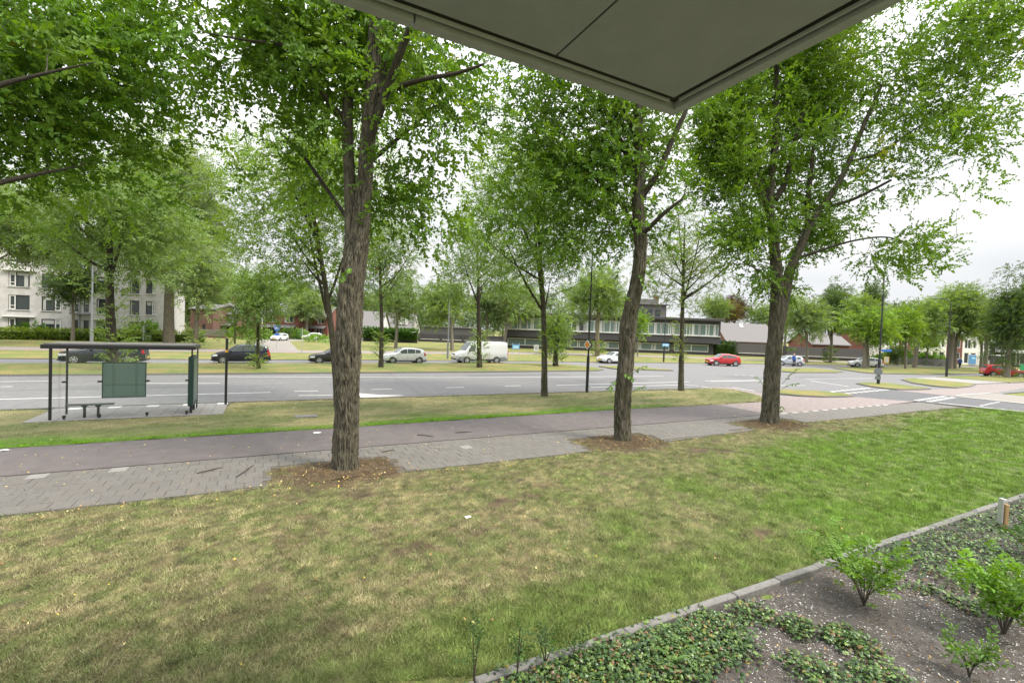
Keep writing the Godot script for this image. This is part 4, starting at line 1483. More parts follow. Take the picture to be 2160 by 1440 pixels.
func build_markings() -> void:
	var hold := MB.new()
	# the long lines
	var d := [Vector2(-60, -27.45), Vector2(0.31, -27.3)]
	hold.slab([d[0], d[1], d[1] + Vector2(0, 0.15), d[0] + Vector2(0, 0.15)], 0.006, 0.006)
	var m := structure("road_markings", hold, M.road_paint, "white lines and arrows painted on the road")
	for s: Array in [[Vector2(1.43, -27.4), Vector2(2.6, -27.3)], [Vector2(5.4, -27.3), Vector2(6.6, -27.3)], [Vector2(9.85, -27.25), Vector2(11.05, -27.25)], [Vector2(13.9, -27.3), Vector2(15.1, -27.3)], [Vector2(17.7, -27.0), Vector2(30.5, -27.0)], [Vector2(19.5, -25.5), Vector2(27.5, -25.4)]]:
		stripe(m, s[0], s[1], 0.15)
	for s: Array in [[Vector2(-12.18, -34.06), Vector2(-10.14, -34.03)], [Vector2(-3.83, -35.54), Vector2(11.47, -32.86)], [Vector2(11.47, -32.86), Vector2(31.76, -31.04)], [Vector2(-11.36, -31.79), Vector2(-10.94, -31.82)], [Vector2(-5.76, -32.24), Vector2(-2.22, -31.58)], [Vector2(1.54, -25.78), Vector2(3.1, -25.51)]]:
		stripe(m, s[0], s[1], 0.15)
	var arrow := MB.new()
	arrow.slab([Vector2(4.47, -26.01), Vector2(5.39, -25.07), Vector2(6.69, -24.66), Vector2(5.23, -24.33), Vector2(3.87, -24.49), Vector2(4.33, -25.05)], 0.006, 0.006)
	piece("arrow", arrow.make(), M.road_paint, m, Transform3D())
	# junction
	for s: Array in [[Vector2(32.71, -27.31), Vector2(38.76, -26.71)], [Vector2(32.76, -26.78), Vector2(39.28, -26.48)], [Vector2(28.3, -25.47), Vector2(28.73, -24.51)], [Vector2(28.66, -24.24), Vector2(28.73, -23.26)], [Vector2(28.8, -23.11), Vector2(28.72, -22.34)], [Vector2(30.79, -23.26), Vector2(30.71, -21.41)], [Vector2(41.13, -30.93), Vector2(41.55, -30.88)], [Vector2(42.1, -30.81), Vector2(42.49, -30.68)], [Vector2(42.99, -30.57), Vector2(43.37, -30.43)], [Vector2(45.94, -26.8), Vector2(55.75, -25.79)], [Vector2(44.37, -25.45), Vector2(42.88, -21.52)], [Vector2(35.75, -23.8), Vector2(39.21, -22.85)]]:
		stripe(m, s[0], s[1], 0.15)
	for k in 9:
		for row: Array in [[Vector2(35.6, -19.35), Vector2(43.9, -20.35)], [Vector2(35.9, -18.5), Vector2(44.2, -19.2)], [Vector2(37.9, -14.95), Vector2(43.9, -15.55)], [Vector2(38.2, -14.4), Vector2(43.9, -15.05)]]:
			var a: Vector2 = row[0].lerp(row[1], (k + 0.1) / 9.0)
			var b: Vector2 = row[0].lerp(row[1], (k + 0.65) / 9.0)
			stripe(m, a, b, 0.34, 0.016)
	for k in 12:
		stripe(m, Vector2(22.7 + k * 0.9, -14.35 - k * 0.006), Vector2(23.25 + k * 0.9, -14.35 - k * 0.006), 0.2, 0.018, "worn_paint")
	for k in 6:
		stripe(m, Vector2(39.7, -12.35).lerp(Vector2(44.4, -12.85), k / 6.0), Vector2(39.7, -12.35).lerp(Vector2(44.4, -12.85), (k + 0.5) / 6.0), 0.16, 0.012)
	stripe(m, Vector2(38.3, -13.9), Vector2(39.3, -10.2), 0.22, 0.012)
	stripe(m, Vector2(44.4, -15.2), Vector2(45.0, -10.8), 0.2, 0.036)
	stripe(m, Vector2(45.5, -15.5), Vector2(51.0, -15.4), 0.16, 0.036)

# ---------------------------------------------------------------- the flat overhead
func build_canopy() -> void:
	var y := 6.0
	var t := thing("overhanging_balcony", "grey panelled underside of the balcony above, jutting into the top of the view", "balcony", Vector3(-4, y, -0.3))
	var X := 3.72 + 4.0
	var Z := -3.66 + 0.3
	var body := MB.new()
	body.box(Vector3(X * 0.5 - 5.0, 0.2, (Z + 3.2) * 0.5), Vector3(X + 10.0 - 0.03, 0.28, 3.2 - Z - 0.03))
	part("slab", body, M.concrete, t)
	# front and side trims, lapped at the corner
	for k in 5:
		var x0 := X - 2.78 - (k - 1) * 3.0 if k > 0 else X
		var x1 := X - 2.78 - k * 3.0
		if k == 0:
			x1 = X - 2.77
		var mb := MB.new()
		mb.box(Vector3((x0 + x1) * 0.5, 0.15, Z + 0.05), Vector3(absf(x0 - x1) - 0.004, 0.36, 0.1), Basis(), 0.006)
		part("fascia", mb, M.soffit_trim, t)
	var sd := MB.new()
	sd.box(Vector3(X - 0.05, 0.15, (Z + 0.1 + 3.2) * 0.5), Vector3(0.1, 0.36, 3.2 - Z - 0.1), Basis(), 0.006)
	part("fascia", sd, M.soffit_trim, t)
	var g := MB.new()
	g.box(Vector3(X * 0.5 - 5.0, 0.055, Z + 0.15), Vector3(X + 10.0 - 0.2, 0.02, 0.1))
	g.box(Vector3(X - 0.15, 0.056, (Z + 3.35) * 0.5), Vector3(0.1, 0.02, 3.05 - Z))
	part("shadow_gap", g, M.gasket, t)
	var rim := MB.new()
	rim.box(Vector3(X * 0.5 - 5.07, 0.01, Z + 0.155), Vector3(X + 10.0 - 0.3, 0.03, 0.02), Basis(), 0.004)
	rim.box(Vector3(X - 0.155, 0.01, (Z + 3.35) * 0.5 + 0.02), Vector3(0.022, 0.03, 3.05 - Z - 0.1), Basis(), 0.004)
	part("trim_profile", rim, M.soffit_trim, t)
	var xs := [X - 0.205, 2.14 + 4.0, 2.14 + 4.0 - 2.4, 2.14 + 4.0 - 4.8, 2.14 + 4.0 - 7.2, -5.0]
	for k in xs.size() - 1:
		var w: float = xs[k] - xs[k + 1] - 0.018
		var mb := MB.new()
		mb.box(Vector3((xs[k] + xs[k + 1]) * 0.5, 0.03, (Z + 0.205 + 3.1) * 0.5), Vector3(w, 0.02, 3.1 - Z - 0.205), Basis(), 0.003)
		part("soffit_panel", mb, M.soffit_panel, t)
	var jt := MB.new()
	jt.box(Vector3(X * 0.5 - 5.0, 0.0555, (Z + 3.4) * 0.5), Vector3(X + 9.6, 0.008, 3.0 - Z))
	part("joint_backing", jt, M.gasket, t)

# ---------------------------------------------------------------- buildings
func build_buildings() -> void:
	build_apartments()
	build_office()
	build_small_houses()
	build_walls_and_hedges()

func build_apartments() -> void:
	var info := [Vector3(-32.27, 0, -90), Vector3(1, 0, 0), 19.59]
	var o: Vector3 = info[0]
	var L: float = info[2] + 8.0
	var base := o + Vector3(-8, 0, 0)
	var t := thing("apartment_building", "pale rendered four-storey apartment block behind the clipped hedge", "building", base)
	var cols := [
		[0.8 + 8.0, 2.96 + 8.0, 0], [4.19 + 8.0, 6.32 + 8.0, 1], [7.77 + 8.0, 8.19 + 8.0, 3], [8.76 + 8.0, 9.35 + 8.0, 3], [10.2 + 8.0, 11.29 + 8.0, 2],
		[14.07 + 8.0, 15.21 + 8.0, 2], [16.02 + 8.0, 17.19 + 8.0, 1], [1.2, 4.2, 0]]
	var ops := []
	var kinds := []
	for st in 4:
		for c: Array in cols:
			var h0 := 0.75 + st * 3.2
			ops.append([c[0], h0 if c[2] != 2 else h0 - 0.1, c[1], h0 + 2.05])
			kinds.append([c[2], st])
	var w := wall_with_openings(Vector3.ZERO, Vector3.RIGHT, L, 13.4, ops, 0.22)
	shell(w, Vector3.ZERO, Vector3.RIGHT, L, 13.4, 11.0)
	part("wall", w, M.render_wall, t)
	var rf := MB.new()
	rf.box(Vector3(L * 0.5, 13.5, -5.5), Vector3(L + 0.5, 0.22, 11.5), Basis(), 0.03)
	part("roof_edge", rf, M.concrete, t)
	var r := RandomNumberGenerator.new()
	r.seed = 8
	for k in ops.size():
		var q: Array = ops[k]
		var kd: int = kinds[k][0]
		var cas := []
		var mul := []
		var cur := []
		if kd == 0:
			cas = [0.03, 0.33]; mul = [0.35]
		elif kd == 1:
			cas = [0.67, 0.97]; mul = [0.65]
		if r.randf() < 0.3:
			cur = [[0.72, 0.9]] if kd == 0 else [[0.06, 0.2]]
		window(t, Vector3.ZERO, Vector3.RIGHT, q, M.car_trim, M.window_dark, mul, 0.09, cur, r.randf_range(0.18, 0.4) if r.randf() < 0.45 else 0.0, cas)
		var sill := MB.new()
		sill.box(Vector3((q[0] + q[2]) * 0.5, q[1] - 0.04, 0.05), Vector3(q[2] - q[0] + 0.16, 0.07, 0.16), Basis(), 0.01)
		part("window_sill", sill, M.white_paint, t)
	for e: Array in [[0, 0], [4, 0], [0, 2]]:   # awning boxes over three of the windows
		var c: Array = cols[e[0]]
		var a := MB.new()
		a.box(Vector3((c[0] + c[1]) * 0.5, 0.75 + e[1] * 3.2 + 2.25, 0.22), Vector3(c[1] - c[0] + 1.2, 0.13, 0.4), Basis(), 0.03)
		part("awning", a, M.white_paint, t)
	for st in range(1, 4):   # small balconies in the stair bay
		var b := MB.new()
		var x: float = (cols[2][0] + cols[3][1]) * 0.5
		b.box(Vector3(x, 0.5 + st * 3.2, 0.55), Vector3(2.2, 0.14, 1.1), Basis(), 0.02)
		for j in 12:
			b.box(Vector3(x - 1.05 + j * 0.19, 1.05 + st * 3.2, 1.05), Vector3(0.025, 1.0, 0.025))
		b.box(Vector3(x, 1.57 + st * 3.2, 1.05), Vector3(2.2, 0.05, 0.05))
		part("balcony", b, M.grey_steel, t)
	var pipe := MB.new()
	pipe.tube([Vector3(8.34 + 8.0, 0, 0.1), Vector3(8.34 + 8.0, 13.3, 0.1)], [0.06, 0.06], 8)
	part("drainpipe", pipe, M.grey_steel, t)

func build_office() -> void:
	var info := [Vector3(42.51, 0, -83.85), Vector3(0.8861, 0, 0.4636), 41.47]
	var o: Vector3 = info[0]
	var d: Vector3 = info[1]
	var L: float = info[2]
	var out := Vector3(-d.z, 0, d.x)
	var t := thing("office_building", "long two-storey charcoal office with ribbon windows across the road", "building", o)
	var low := []
	for e: Array in [[0.4, 7.39], [12.3, 16.46], [17.4, 22.69], [25.81, 32.71], [33.65, 40.55]]:
		low.append([maxf(0.2, e[0]), 0.62, e[1], 2.05])
	var w := wall_with_openings(Vector3.ZERO, d, L, 2.5, low, 0.2)
	shell(w, Vector3.ZERO, d, L, 2.5, 14.0)
	part("lower_wall", w, M.charcoal_panel, t)
	var r := RandomNumberGenerator.new()
	r.seed = 12
	for q: Array in low:
		window(t, Vector3.ZERO, d, q, M.cream_paint, M.window_green, [0.5], 0.12, [[0.1, 0.2], [0.55, 0.62]] if r.randf() < 0.7 else [], 0.0)
	# upper storey juts out
	var u0 := out * 0.9
	var LL := L + 0.9
	var up := []
	var n := 11
	for k in n:
		up.append([0.4 + k * (LL - 0.7) / n, 1.5, 0.4 + (k + 1) * (LL - 0.7) / n - 0.1, 3.75])
	var uw := wall_with_openings(u0 + Vector3(0, 2.35, 0), d, LL, 4.75, up, 0.25)
	shell(uw, u0 + Vector3(0, 2.35, 0), d, LL, 4.75, 15.0)
	uw.face(u0 + Vector3(0, 2.35, 0), u0 + d * LL + Vector3(0, 2.35, 0), u0 + d * LL - out * 15.0 + Vector3(0, 2.35, 0), u0 - out * 15.0 + Vector3(0, 2.35, 0), Vector3.DOWN)
	part("upper_wall", uw, M.charcoal_panel, t)
	for k in n:
		var q: Array = [up[k][0], up[k][1] + 2.35, up[k][2], up[k][3] + 2.35]
		var cur := []
		for c in 3:
			if r.randf() < 0.6:
				var a := r.randf_range(0.03, 0.8)
				cur.append([a, a + r.randf_range(0.06, 0.16)])
		window(t, u0, d, q, M.white_paint, M.window_green if r.randf() < 0.65 else M.window_dark, [0.33, 0.66] if k % 2 else [0.5], 0.1, cur)
	var s := MB.new()
	var bb := Basis(d, Vector3.UP, out)
	s.box(u0 + d * LL * 0.5 + Vector3(0, 3.78, 0) + out * 0.06, Vector3(LL, 0.12, 0.16), bb, 0.01)
	part("window_ledge", s, M.white_paint, t)
	var f := MB.new()
	f.box(u0 + d * LL * 0.5 + Vector3(0, 7.0, 0) - out * 7.0, Vector3(LL + 0.7, 0.5, 15.2), bb, 0.04)
	part("roof_edge", f, M.charcoal_panel, t)
	var ph := MB.new()
	var pc := d * (L * 0.74) - out * 9.0 + Vector3(0, 8.6, 0)
	ph.box(pc, Vector3(6.4, 2.9, 5.0), bb, 0.03)
	var po := part("rooftop_house", ph, M.roof_pale, t)
	var pw := MB.new()
	for k in 3:
		pw.box(pc + d * (-2.0 + k * 1.7) + out * 2.53 + Vector3(0, -0.3, 0), Vector3(1.1, 1.5, 0.06), bb, 0.01)
		part("pane", pw, M.window_dark, po)
		pw = MB.new()
	var rr := MB.new()
	rr.box(pc + Vector3(0, 1.55, 0), Vector3(7.6, 0.25, 6.0), bb, 0.03)
	rr.box(pc + Vector3(0, 2.2, 0) - d * 0.6, Vector3(4.4, 1.1, 3.0), bb, 0.03)
	part("rooftop_roof", rr, M.roof_pale, t)
	var ch := MB.new()
	ch.box(pc + d * 1.7 + Vector3(0, 2.7, 0), Vector3(0.9, 1.7, 0.9), bb, 0.03)
	part("chimney", ch, M.brick_brown, t)

func house(called: String, label: String, o: Vector3, d: Vector3, L: float, eave: float, ridge: float, depth: float, wallm: String, roofm: String, ops: Array, frame: String, extra := {}) -> Node3D:
	var t := thing(called, label, "house", o, 0.0, extra.get("group", ""))
	var w := wall_with_openings(Vector3.ZERO, d, L, eave, ops, 0.15)
	shell(w, Vector3.ZERO, d, L, eave, depth)
	if ridge > eave:
		gable_ends(w, Vector3.ZERO, d, L, eave, ridge, depth)
	part("wall", w, M[wallm], t)
	var rf := MB.new()
	if ridge > eave:
		gable(rf, Vector3.ZERO, d, L, eave, ridge, depth)
	else:
		var out := Vector3(-d.z, 0, d.x)
		rf.box(d * L * 0.5 + Vector3(0, eave + 0.1, 0) - out * depth * 0.5, Vector3(L + 0.5, 0.25, depth + 0.5), Basis(d, Vector3.UP, out), 0.03)
	var ro := part("roof", rf, M[roofm], t)
	if extra.has("chimney"):
		var out := Vector3(-d.z, 0, d.x)
		var c := MB.new()
		c.box(d * L * extra.chimney + Vector3(0, ridge + 0.3, 0) - out * depth * 0.5, Vector3(0.7, 1.5, 0.7), Basis(d, Vector3.UP, out), 0.02)
		part("chimney", c, M.brick_brown, ro)
	for k in ops.size():
		window(t, Vector3.ZERO, d, ops[k], M[frame], M.window_dark, [0.5] if ops[k][2] - ops[k][0] > 1.2 else [], 0.1, [[0.08, 0.25]] if k % 2 else [], 0.0)
	return t

func build_small_houses() -> void:
	# brick houses left of the thick trunk
	var a := [Vector3(-8.95, 0, -111.17), Vector3(0.8861, 0, 0.4636), 4.55]
	house("brick_house", "red brick house with a low porch roof, left of the residential street", a[0], a[1], a[2], 4.9, 7.2, 9.0, "brick_brown", "roof_tile", [[0.5, 0.4, 2.4, 2.1], [3.0, 0.4, 3.9, 2.3], [0.6, 3.0, 1.9, 4.4], [2.9, 3.0, 4.2, 4.4]], "white_paint", {"chimney": 0.25})
	var g := [Vector3(-12.7, -0, -108.18), Vector3(0.8861, 0, 0.4636), 4.34]
	house("brick_house", "brick house end wall with a single small window beside the apartment block", g[0], g[1], g[2], 5.6, 6.6, 10.0, "brick_brown", "roof_tile", [[2.3, 1.2, 2.9, 2.6]], "car_trim", {})
	var b := [Vector3(-0.52, 0, -117.89), Vector3(0.8861, 0, 0.4636), 7.85]
	house("brick_house", "red brick terraced house behind the parked white car", b[0], b[1], b[2], 5.4, 8.0, 9.0, "brick_red", "roof_tile", [[1.0, 0.5, 3.0, 2.3], [4.6, 0.2, 5.5, 2.3], [1.2, 3.4, 3.0, 4.9], [4.8, 3.4, 6.8, 4.9]], "white_paint", {"chimney": 0.7})
	var c := [Vector3(7.2, 0, -120.48), Vector3(0.8861, 0, 0.4636), 6.41]
	house("brick_house", "red brick house with white window frames left of the thick trunk", c[0], c[1], c[2], 5.2, 7.6, 9.0, "brick_red", "roof_tile", [[0.8, 0.6, 2.6, 2.3], [3.4, 0.6, 5.4, 2.3], [1.0, 3.4, 2.6, 4.8], [4.0, 3.4, 5.6, 4.8]], "white_paint", {})
	for e: Array in [[a, 2.7], [b, 2.6], [c, 2.6]]:
		var o: Vector3 = e[0][0]
		var d: Vector3 = e[0][1]
		var out := Vector3(-d.z, 0, d.x)
		var p := MB.new()
		var w: float = e[0][2] * 0.92
		var q: Vector3 = o + d * e[0][2] * 0.5 + Vector3(0, e[1], 0)
		p.box(q + out * 1.0, Vector3(w, 0.16, 2.3), Basis(d, Vector3.UP, out) * Basis(Vector3.RIGHT, 0.28), 0.02)
		for s: float in [-0.45, 0.45]:
			p.box(q + d * w * s + out * 1.95 - Vector3(0, 1.5, 0), Vector3(0.12, 2.6, 0.12))
		var po := part("porch", p, M.roof_tile, self)
		tag(po, ["sloping grey porch roof on the left brick house", "sloping grey porch roof on the house behind the white car", "sloping grey porch roof on the house nearest the thick trunk"][[a, b, c].find(e[0])], "porch")
	var m := [Vector3(23.8, 0, -109.4), Vector3(0.8861, 0, 0.4636), 6.74]
	house("pale_house", "grey roofed house with white dormer above the ivy wall", m[0], m[1], m[2], 3.4, 7.0, 9.0, "render_wall", "roof_pale", [[1.0, 1.0, 2.6, 2.6], [3.6, 1.0, 5.4, 2.6]], "white_paint", {"chimney": 0.85})
	var dm := MB.new()
	var md: Vector3 = m[1]
	var mo := Vector3(-md.z, 0, md.x)
	dm.box(m[0] + md * m[2] * 0.62 + Vector3(0, 5.0, 0) - mo * 1.6, Vector3(2.6, 2.2, 2.6), Basis(md, Vector3.UP, mo), 0.03)
	tag(part("dormer", dm, M.white_paint, self), "white boxed dormer on the grey roof above the ivy wall", "dormer")
	var m2 := [Vector3(16.09, 0, -105.15), Vector3(0.8861, 0, 0.4636), 6.27]
	house("pale_house", "white gabled house just right of the thick trunk", m2[0], m2[1], m2[2], 3.2, 6.6, 8.0, "white_paint", "roof_pale", [[1.2, 0.8, 2.8, 2.4], [4.0, 0.8, 5.4, 2.4]], "car_trim", {})
	var m3 := [Vector3(34.68, 0, -118.58), Vector3(0.8861, 0, 0.4636), 14.63]
	house("garage_row", "low flat-roofed garages behind the dark panel fence", m3[0], m3[1], m3[2], 3.6, 3.0, 6.0, "charcoal_light", "roof_pale", [], "car_trim", {})
	var h := [Vector3(104.35, 0, -81.13), Vector3(0.8861, 0, 0.4636), 13.09]
	house("grey_roof_house", "house with a big grey pitched roof right of the office", h[0], h[1], h[2], 3.0, 7.6, 13.0, "brick_brown", "roof_pale", [[2.0, 0.8, 4.0, 2.2]], "white_paint", {})
	var sk := [Vector3(105.75, 0, -81.38), Vector3(0.8861, 0, 0.4636), 7.57]
	var sd: Vector3 = sk[1]
	var so := Vector3(-sd.z, 0, sd.x)
	for e: Array in [[2.3, 4.9, "small white skylight low on the grey pitched roof"], [5.0, 6.9, "pale skylight high on the grey pitched roof"]]:
		var s := MB.new()
		var dep: float = (e[1] - 3.0) / (8.6 - 3.0) * 6.5
		s.box(sk[0] + sd * e[0] + Vector3(0, e[1] + 0.08, 0) - so * dep, Vector3(0.9, 0.1, 1.1), Basis(sd, Vector3.UP, so) * Basis(Vector3.RIGHT, atan2(5.6, 6.5)), 0.02)
		tag(part("skylight", s, M.white_paint, self), e[2], "skylight")
	# behind the right fence
	var b2 := [Vector3(96.91, 0, -55.62), Vector3(0.8861, 0, 0.4636), 7.41]
	house("brick_bungalow", "low brick bungalow with grey roof behind the panel wall", b2[0], b2[1], b2[2], 3.2, 5.4, 8.0, "brick_red", "roof_pale", [], "white_paint", {})
	var b3 := [Vector3(109.75, 0, -52.15), Vector3(0.8861, 0, 0.4636), 3.14]
	house("brick_house", "plain brick gable end left of the white terrace", b3[0], b3[1], b3[2], 6.2, 6.0, 7.0, "brick_red", "roof_tile", [], "white_paint", {})
	var r4 := [Vector3(145.46, 0, -74.66), Vector3(0.8861, 0, 0.4636), 5.66]
	house("brick_house", "tall red brick house between two crowns behind the panel wall", r4[0], r4[1], r4[2], 7.4, 9.0, 6.0, "brick_red", "roof_tile", [[0.8, 4.6, 2.0, 6.0]], "white_paint", {})
	var tr := [Vector3(108.05, 0, -48.35), Vector3(0.8861, 0, 0.4636), 21.92]
	var o: Vector3 = tr[0]
	var d: Vector3 = tr[1]
	var L: float = tr[2]
	for k in 7:
		var w := L / 7.0
		house("terraced_house", ["leftmost house of the white terrace on the right", "second house of the white terrace, counted from the left", "third house of the white terrace, counted from the left", "middle house of the white terrace on the right", "white terraced house just right of the middle one", "sixth house of the white terrace, near the blue poster", "rightmost house of the white terrace on the right"][k], o + d * w * k, d, w - 0.05, 5.6 + 0.3 * (k % 2), 5.0, 8.0, "brick_red" if k % 3 == 1 else "cream_paint", "roof_pale", [[0.4, 0.3, w * 0.42, 2.4], [w * 0.52, 1.0, w - 0.4, 2.4], [0.4, 3.2, w * 0.55, 5.0], [w * 0.66, 3.3, w - 0.4, 4.8]], "white_paint", {"group": "white terraced houses on the right"})
	var dk := [Vector3(126.37, 0, -37.72), Vector3(0.8861, 0, 0.4636), 10.85]
	house("dark_building", "low dark building with a white canopy at the far right edge", dk[0], dk[1], dk[2], 4.2, 4.0, 8.0, "charcoal_panel", "charcoal_panel", [[1.0, 0.3, 3.0, 2.6], [4.0, 0.3, 6.0, 2.6]], "white_paint", {})
	var cn := MB.new()
	var co := Vector3(-dk[1].z, 0, dk[1].x)
	cn.box(dk[0] + dk[1] * 4.0 + co * 1.2 + Vector3(0, 3.0, 0), Vector3(8.0, 0.5, 2.4), Basis(dk[1], Vector3.UP, co), 0.03)
	tag(part("canopy", cn, M.white_paint, self), "white flat canopy on the front of the dark building", "canopy")

# a wall of piers with recessed panels between them
func panel_wall(label: String, o: Vector3, d: Vector3, L: float, h: float, bay: float, wallm: String, panelm: String) -> void:
	var t := thing("panel_wall", label, "wall", o)
	var out := Vector3(-d.z, 0, d.x)
	var b := Basis(d, Vector3.UP, out)
	var pl0 := MB.new()
	pl0.box(d * L * 0.5 + Vector3(0, 0.32, 0), Vector3(L, 0.66, 0.35), b, 0.02)
	part("plinth", pl0, M[wallm], t)
	var n := int(L / bay)
	for k in n + 1:
		var p := MB.new()
		p.box(d * (k * L / n) + Vector3(0, h * 0.5, 0), Vector3(0.6, h, 0.45), b, 0.02)
		part("pier", p, M[wallm], t)
		if k < n:
			var q := MB.new()
			q.box(d * ((k + 0.5) * L / n) + Vector3(0, h * 0.5 + 0.26, 0), Vector3(L / n - 0.6, h - 0.75, 0.12), b, 0.01)
			part("panel", q, M[panelm], t)
			var s := MB.new()
			s.box(d * ((k + 0.5) * L / n) + Vector3(0, 0.69, 0.0) + out * 0.06, Vector3(L / n - 0.62, 0.07, 0.4), b, 0.01)
			part("ledge", s, M.cream_paint, t)

func build_walls_and_hedges() -> void:
	var f1 := [Vector3(32.59, 0, -109.82), Vector3(0.8861, 0, 0.4636), 20.81]
	panel_wall("dark panelled garden wall left of the office", f1[0], f1[1], f1[2], 2.1, 4.3, "charcoal_panel", "charcoal_panel")
	var f2 := [Vector3(18.61, 0, -103.9), Vector3(0.8861, 0, 0.4636), 11.55]
	var iw := MB.new()
	iw.box(f2[1] * f2[2] * 0.5 + Vector3(0, 0.9, 0), Vector3(f2[2], 1.8, 0.3), Basis(f2[1], Vector3.UP, Vector3(-f2[1].z, 0, f2[1].x)), 0.03)
	tag(part("garden_wall", iw, M.charcoal_panel, self, f2[0]), "dark garden wall half covered with ivy", "wall")
	hedge("wall_ivy", "ivy hanging over the dark garden wall right of the thick trunk", "ivy", f2[0] + f2[1] * f2[2] * 0.5 + Vector3(0, 0.75, 0.25), Vector3(f2[2], 1.75, 0.7), atan2(-f2[1].z, f2[1].x), 900, Color(0.06, 0.14, 0.025), 61, 3.2)
	var f3 := [Vector3(83.49, 0, -62.89), Vector3(0.8861, 0, 0.4636), 8.57]
	panel_wall("dark wall with pale panels behind the red car", f3[0], f3[1], f3[2], 2.7, 5.5, "charcoal_panel", "charcoal_light")
	var f4 := [Vector3(87.45, 0, -55.17), Vector3(0.8861, 0, 0.4636), 15.42]
	panel_wall("dark wall with pale panels right of the forked trunk", f4[0], f4[1], f4[2], 2.5, 5.2, "charcoal_panel", "charcoal_light")
	hedge("ivy_hedge", "dark ivy hedge between the office and the panel wall", "hedge", Vector3(81.89, -0, -64.17), Vector3(4.2, 2.4, 1.0), -0.45, 260, Color(0.04, 0.09, 0.02), 62, 3.0)
	var f5 := [Vector3(97.45, 0, -42.87), Vector3(0.8861, 0, 0.4636), 11.57]
	var lw := MB.new()
	lw.box(f5[1] * f5[2] * 0.5 + Vector3(0, 0.6, 0), Vector3(f5[2], 1.2, 0.3), Basis(f5[1], Vector3.UP, Vector3(-f5[1].z, 0, f5[1].x)), 0.03)
	tag(part("low_wall", lw, M.concrete, self, f5[0]), "low grey wall in front of the white terrace", "wall")
	for k in 11:
		var p: Vector3 = f5[0] + f5[1] * (f5[2] * (k + 0.4) / 11.0) - Vector3(0, 0, 1.6)
		garden_bush(p, 1.1 + 0.35 * ((k * 7) % 3), ["dark rounded garden bush", "bright green garden bush", "leafy front garden bush"][k % 3] + [" at the left end of the low grey wall", " second along the low grey wall", " third along the low grey wall", " fourth along the low grey wall", " fifth along the low grey wall", " at the middle of the low grey wall", " seventh along the low grey wall", " eighth along the low grey wall", " ninth along the low grey wall", " tenth along the low grey wall", " at the right end of the low grey wall"][k], 300 + k)
	# the clipped hedge of the apartments
	hedge("clipped_hedge", "long low clipped hedge in front of the pale apartment block", "hedge", Vector3(-29.5, 0, -84.0), Vector3(28.0, 1.25, 1.0), 0.0, 2600, Color(0.2, 0.28, 0.05), 63, 2.0)
	hedge("clipped_hedge", "short clipped hedge right of the big old trunk", "hedge", Vector3(-11.3, 0, -84.5), Vector3(6.5, 1.3, 1.0), 0.0, 600, Color(0.2, 0.28, 0.06), 64, 2.0)
	garden_bush(Vector3(-15.63, 1.04, -86) * Vector3(1, 0, 1), 3.1, "bright green egg-shaped bush against the apartment wall", 320, 1.45)
	garden_bush(Vector3(-28.09, 0.66, -87) * Vector3(1, 0, 1), 2.0, "leafy bush with red flowers under the apartment window", 321, 1.3)
	garden_bush(Vector3(-3.94, 0, -101.02) + Vector3(0, 0, 0), 2.2, "pale feathery bush in front of the brick house", 322, 2.2)
	garden_bush(Vector3(-0.84, 0, -102.98), 1.8, "rounded green bush left of the residential street", 323, 1.8)
	garden_bush(Vector3(4.78, 0, -106.53), 2.2, "green bush in front of the brick house behind the white car", 324, 2.0)
	garden_bush(Vector3(6.62, 0, -107.69), 1.7, "low bush beside the second parked white car", 325, 1.3)
	garden_bush(Vector3(8.87, 0, -94.27), 1.0, "long grass tuft at the low garden wall near the thick trunk", 326, 2.4)
	var fe := [Vector3(-10.74, 0, -106.85), Vector3(0.8861, 0, 0.4636), 4.87]
	var t := thing("board_fence", "pale wooden board fence beside the brick house end wall", "fence", fe[0])
	for k in 22:
		var b := MB.new()
		b.box(fe[1] * (k * fe[2] / 22.0) + Vector3(0, 1.0, 0), Vector3(fe[2] / 22.0 - 0.03, 1.3, 0.04), Basis(fe[1], Vector3.UP, Vector3(-fe[1].z, 0, fe[1].x)), 0.004)
		part("board", b, M.footpath, t)
	var bw := MB.new()
	bw.box(fe[1] * fe[2] * 0.5 + Vector3(0, 0.2, 0.1), Vector3(fe[2], 0.5, 0.3), Basis(fe[1], Vector3.UP, Vector3(-fe[1].z, 0, fe[1].x)))
	part("footing", bw, M.brick_brown, t)

func garden_bush(at: Vector3, height: float, label: String, sd: int, width := 1.1) -> void:
	var r := RandomNumberGenerator.new()
	r.seed = sd
	var root := thing("garden_bush", label, "bush", at)
	var st := MB.new()
	st.tube([Vector3.ZERO, Vector3(0.05, height * 0.4, 0), Vector3(0, height * 0.8, 0)], [0.06, 0.05, 0.02], 5, false)
	part("stem", st, M.twig, root)
	var where := []
	var tints := PackedColorArray()
	var base: Color = [Color(0.07, 0.15, 0.03), Color(0.15, 0.27, 0.04), Color(0.16, 0.29, 0.04)][sd % 3]
	for k in 150:
		var d := Vector3(r.randfn(), r.randfn(), r.randfn()).normalized() * pow(r.randf(), 0.3)
		var p := Vector3(d.x * width, height * 0.5 + d.y * height * 0.5, d.z * width)
		where.append(Transform3D(turned(d + Vector3(0, 0.2, 0), r.randf() * 2.0, 3.2 * r.randf_range(0.7, 1.1)), p))
		var t := base * r.randf_range(0.7, 1.3)
		tints.append(Color(t.r, t.g, t.b))
	scatter("foliage", spray(0.1, 8, 0.22, 35, true), M.leaf, where, tints, root)

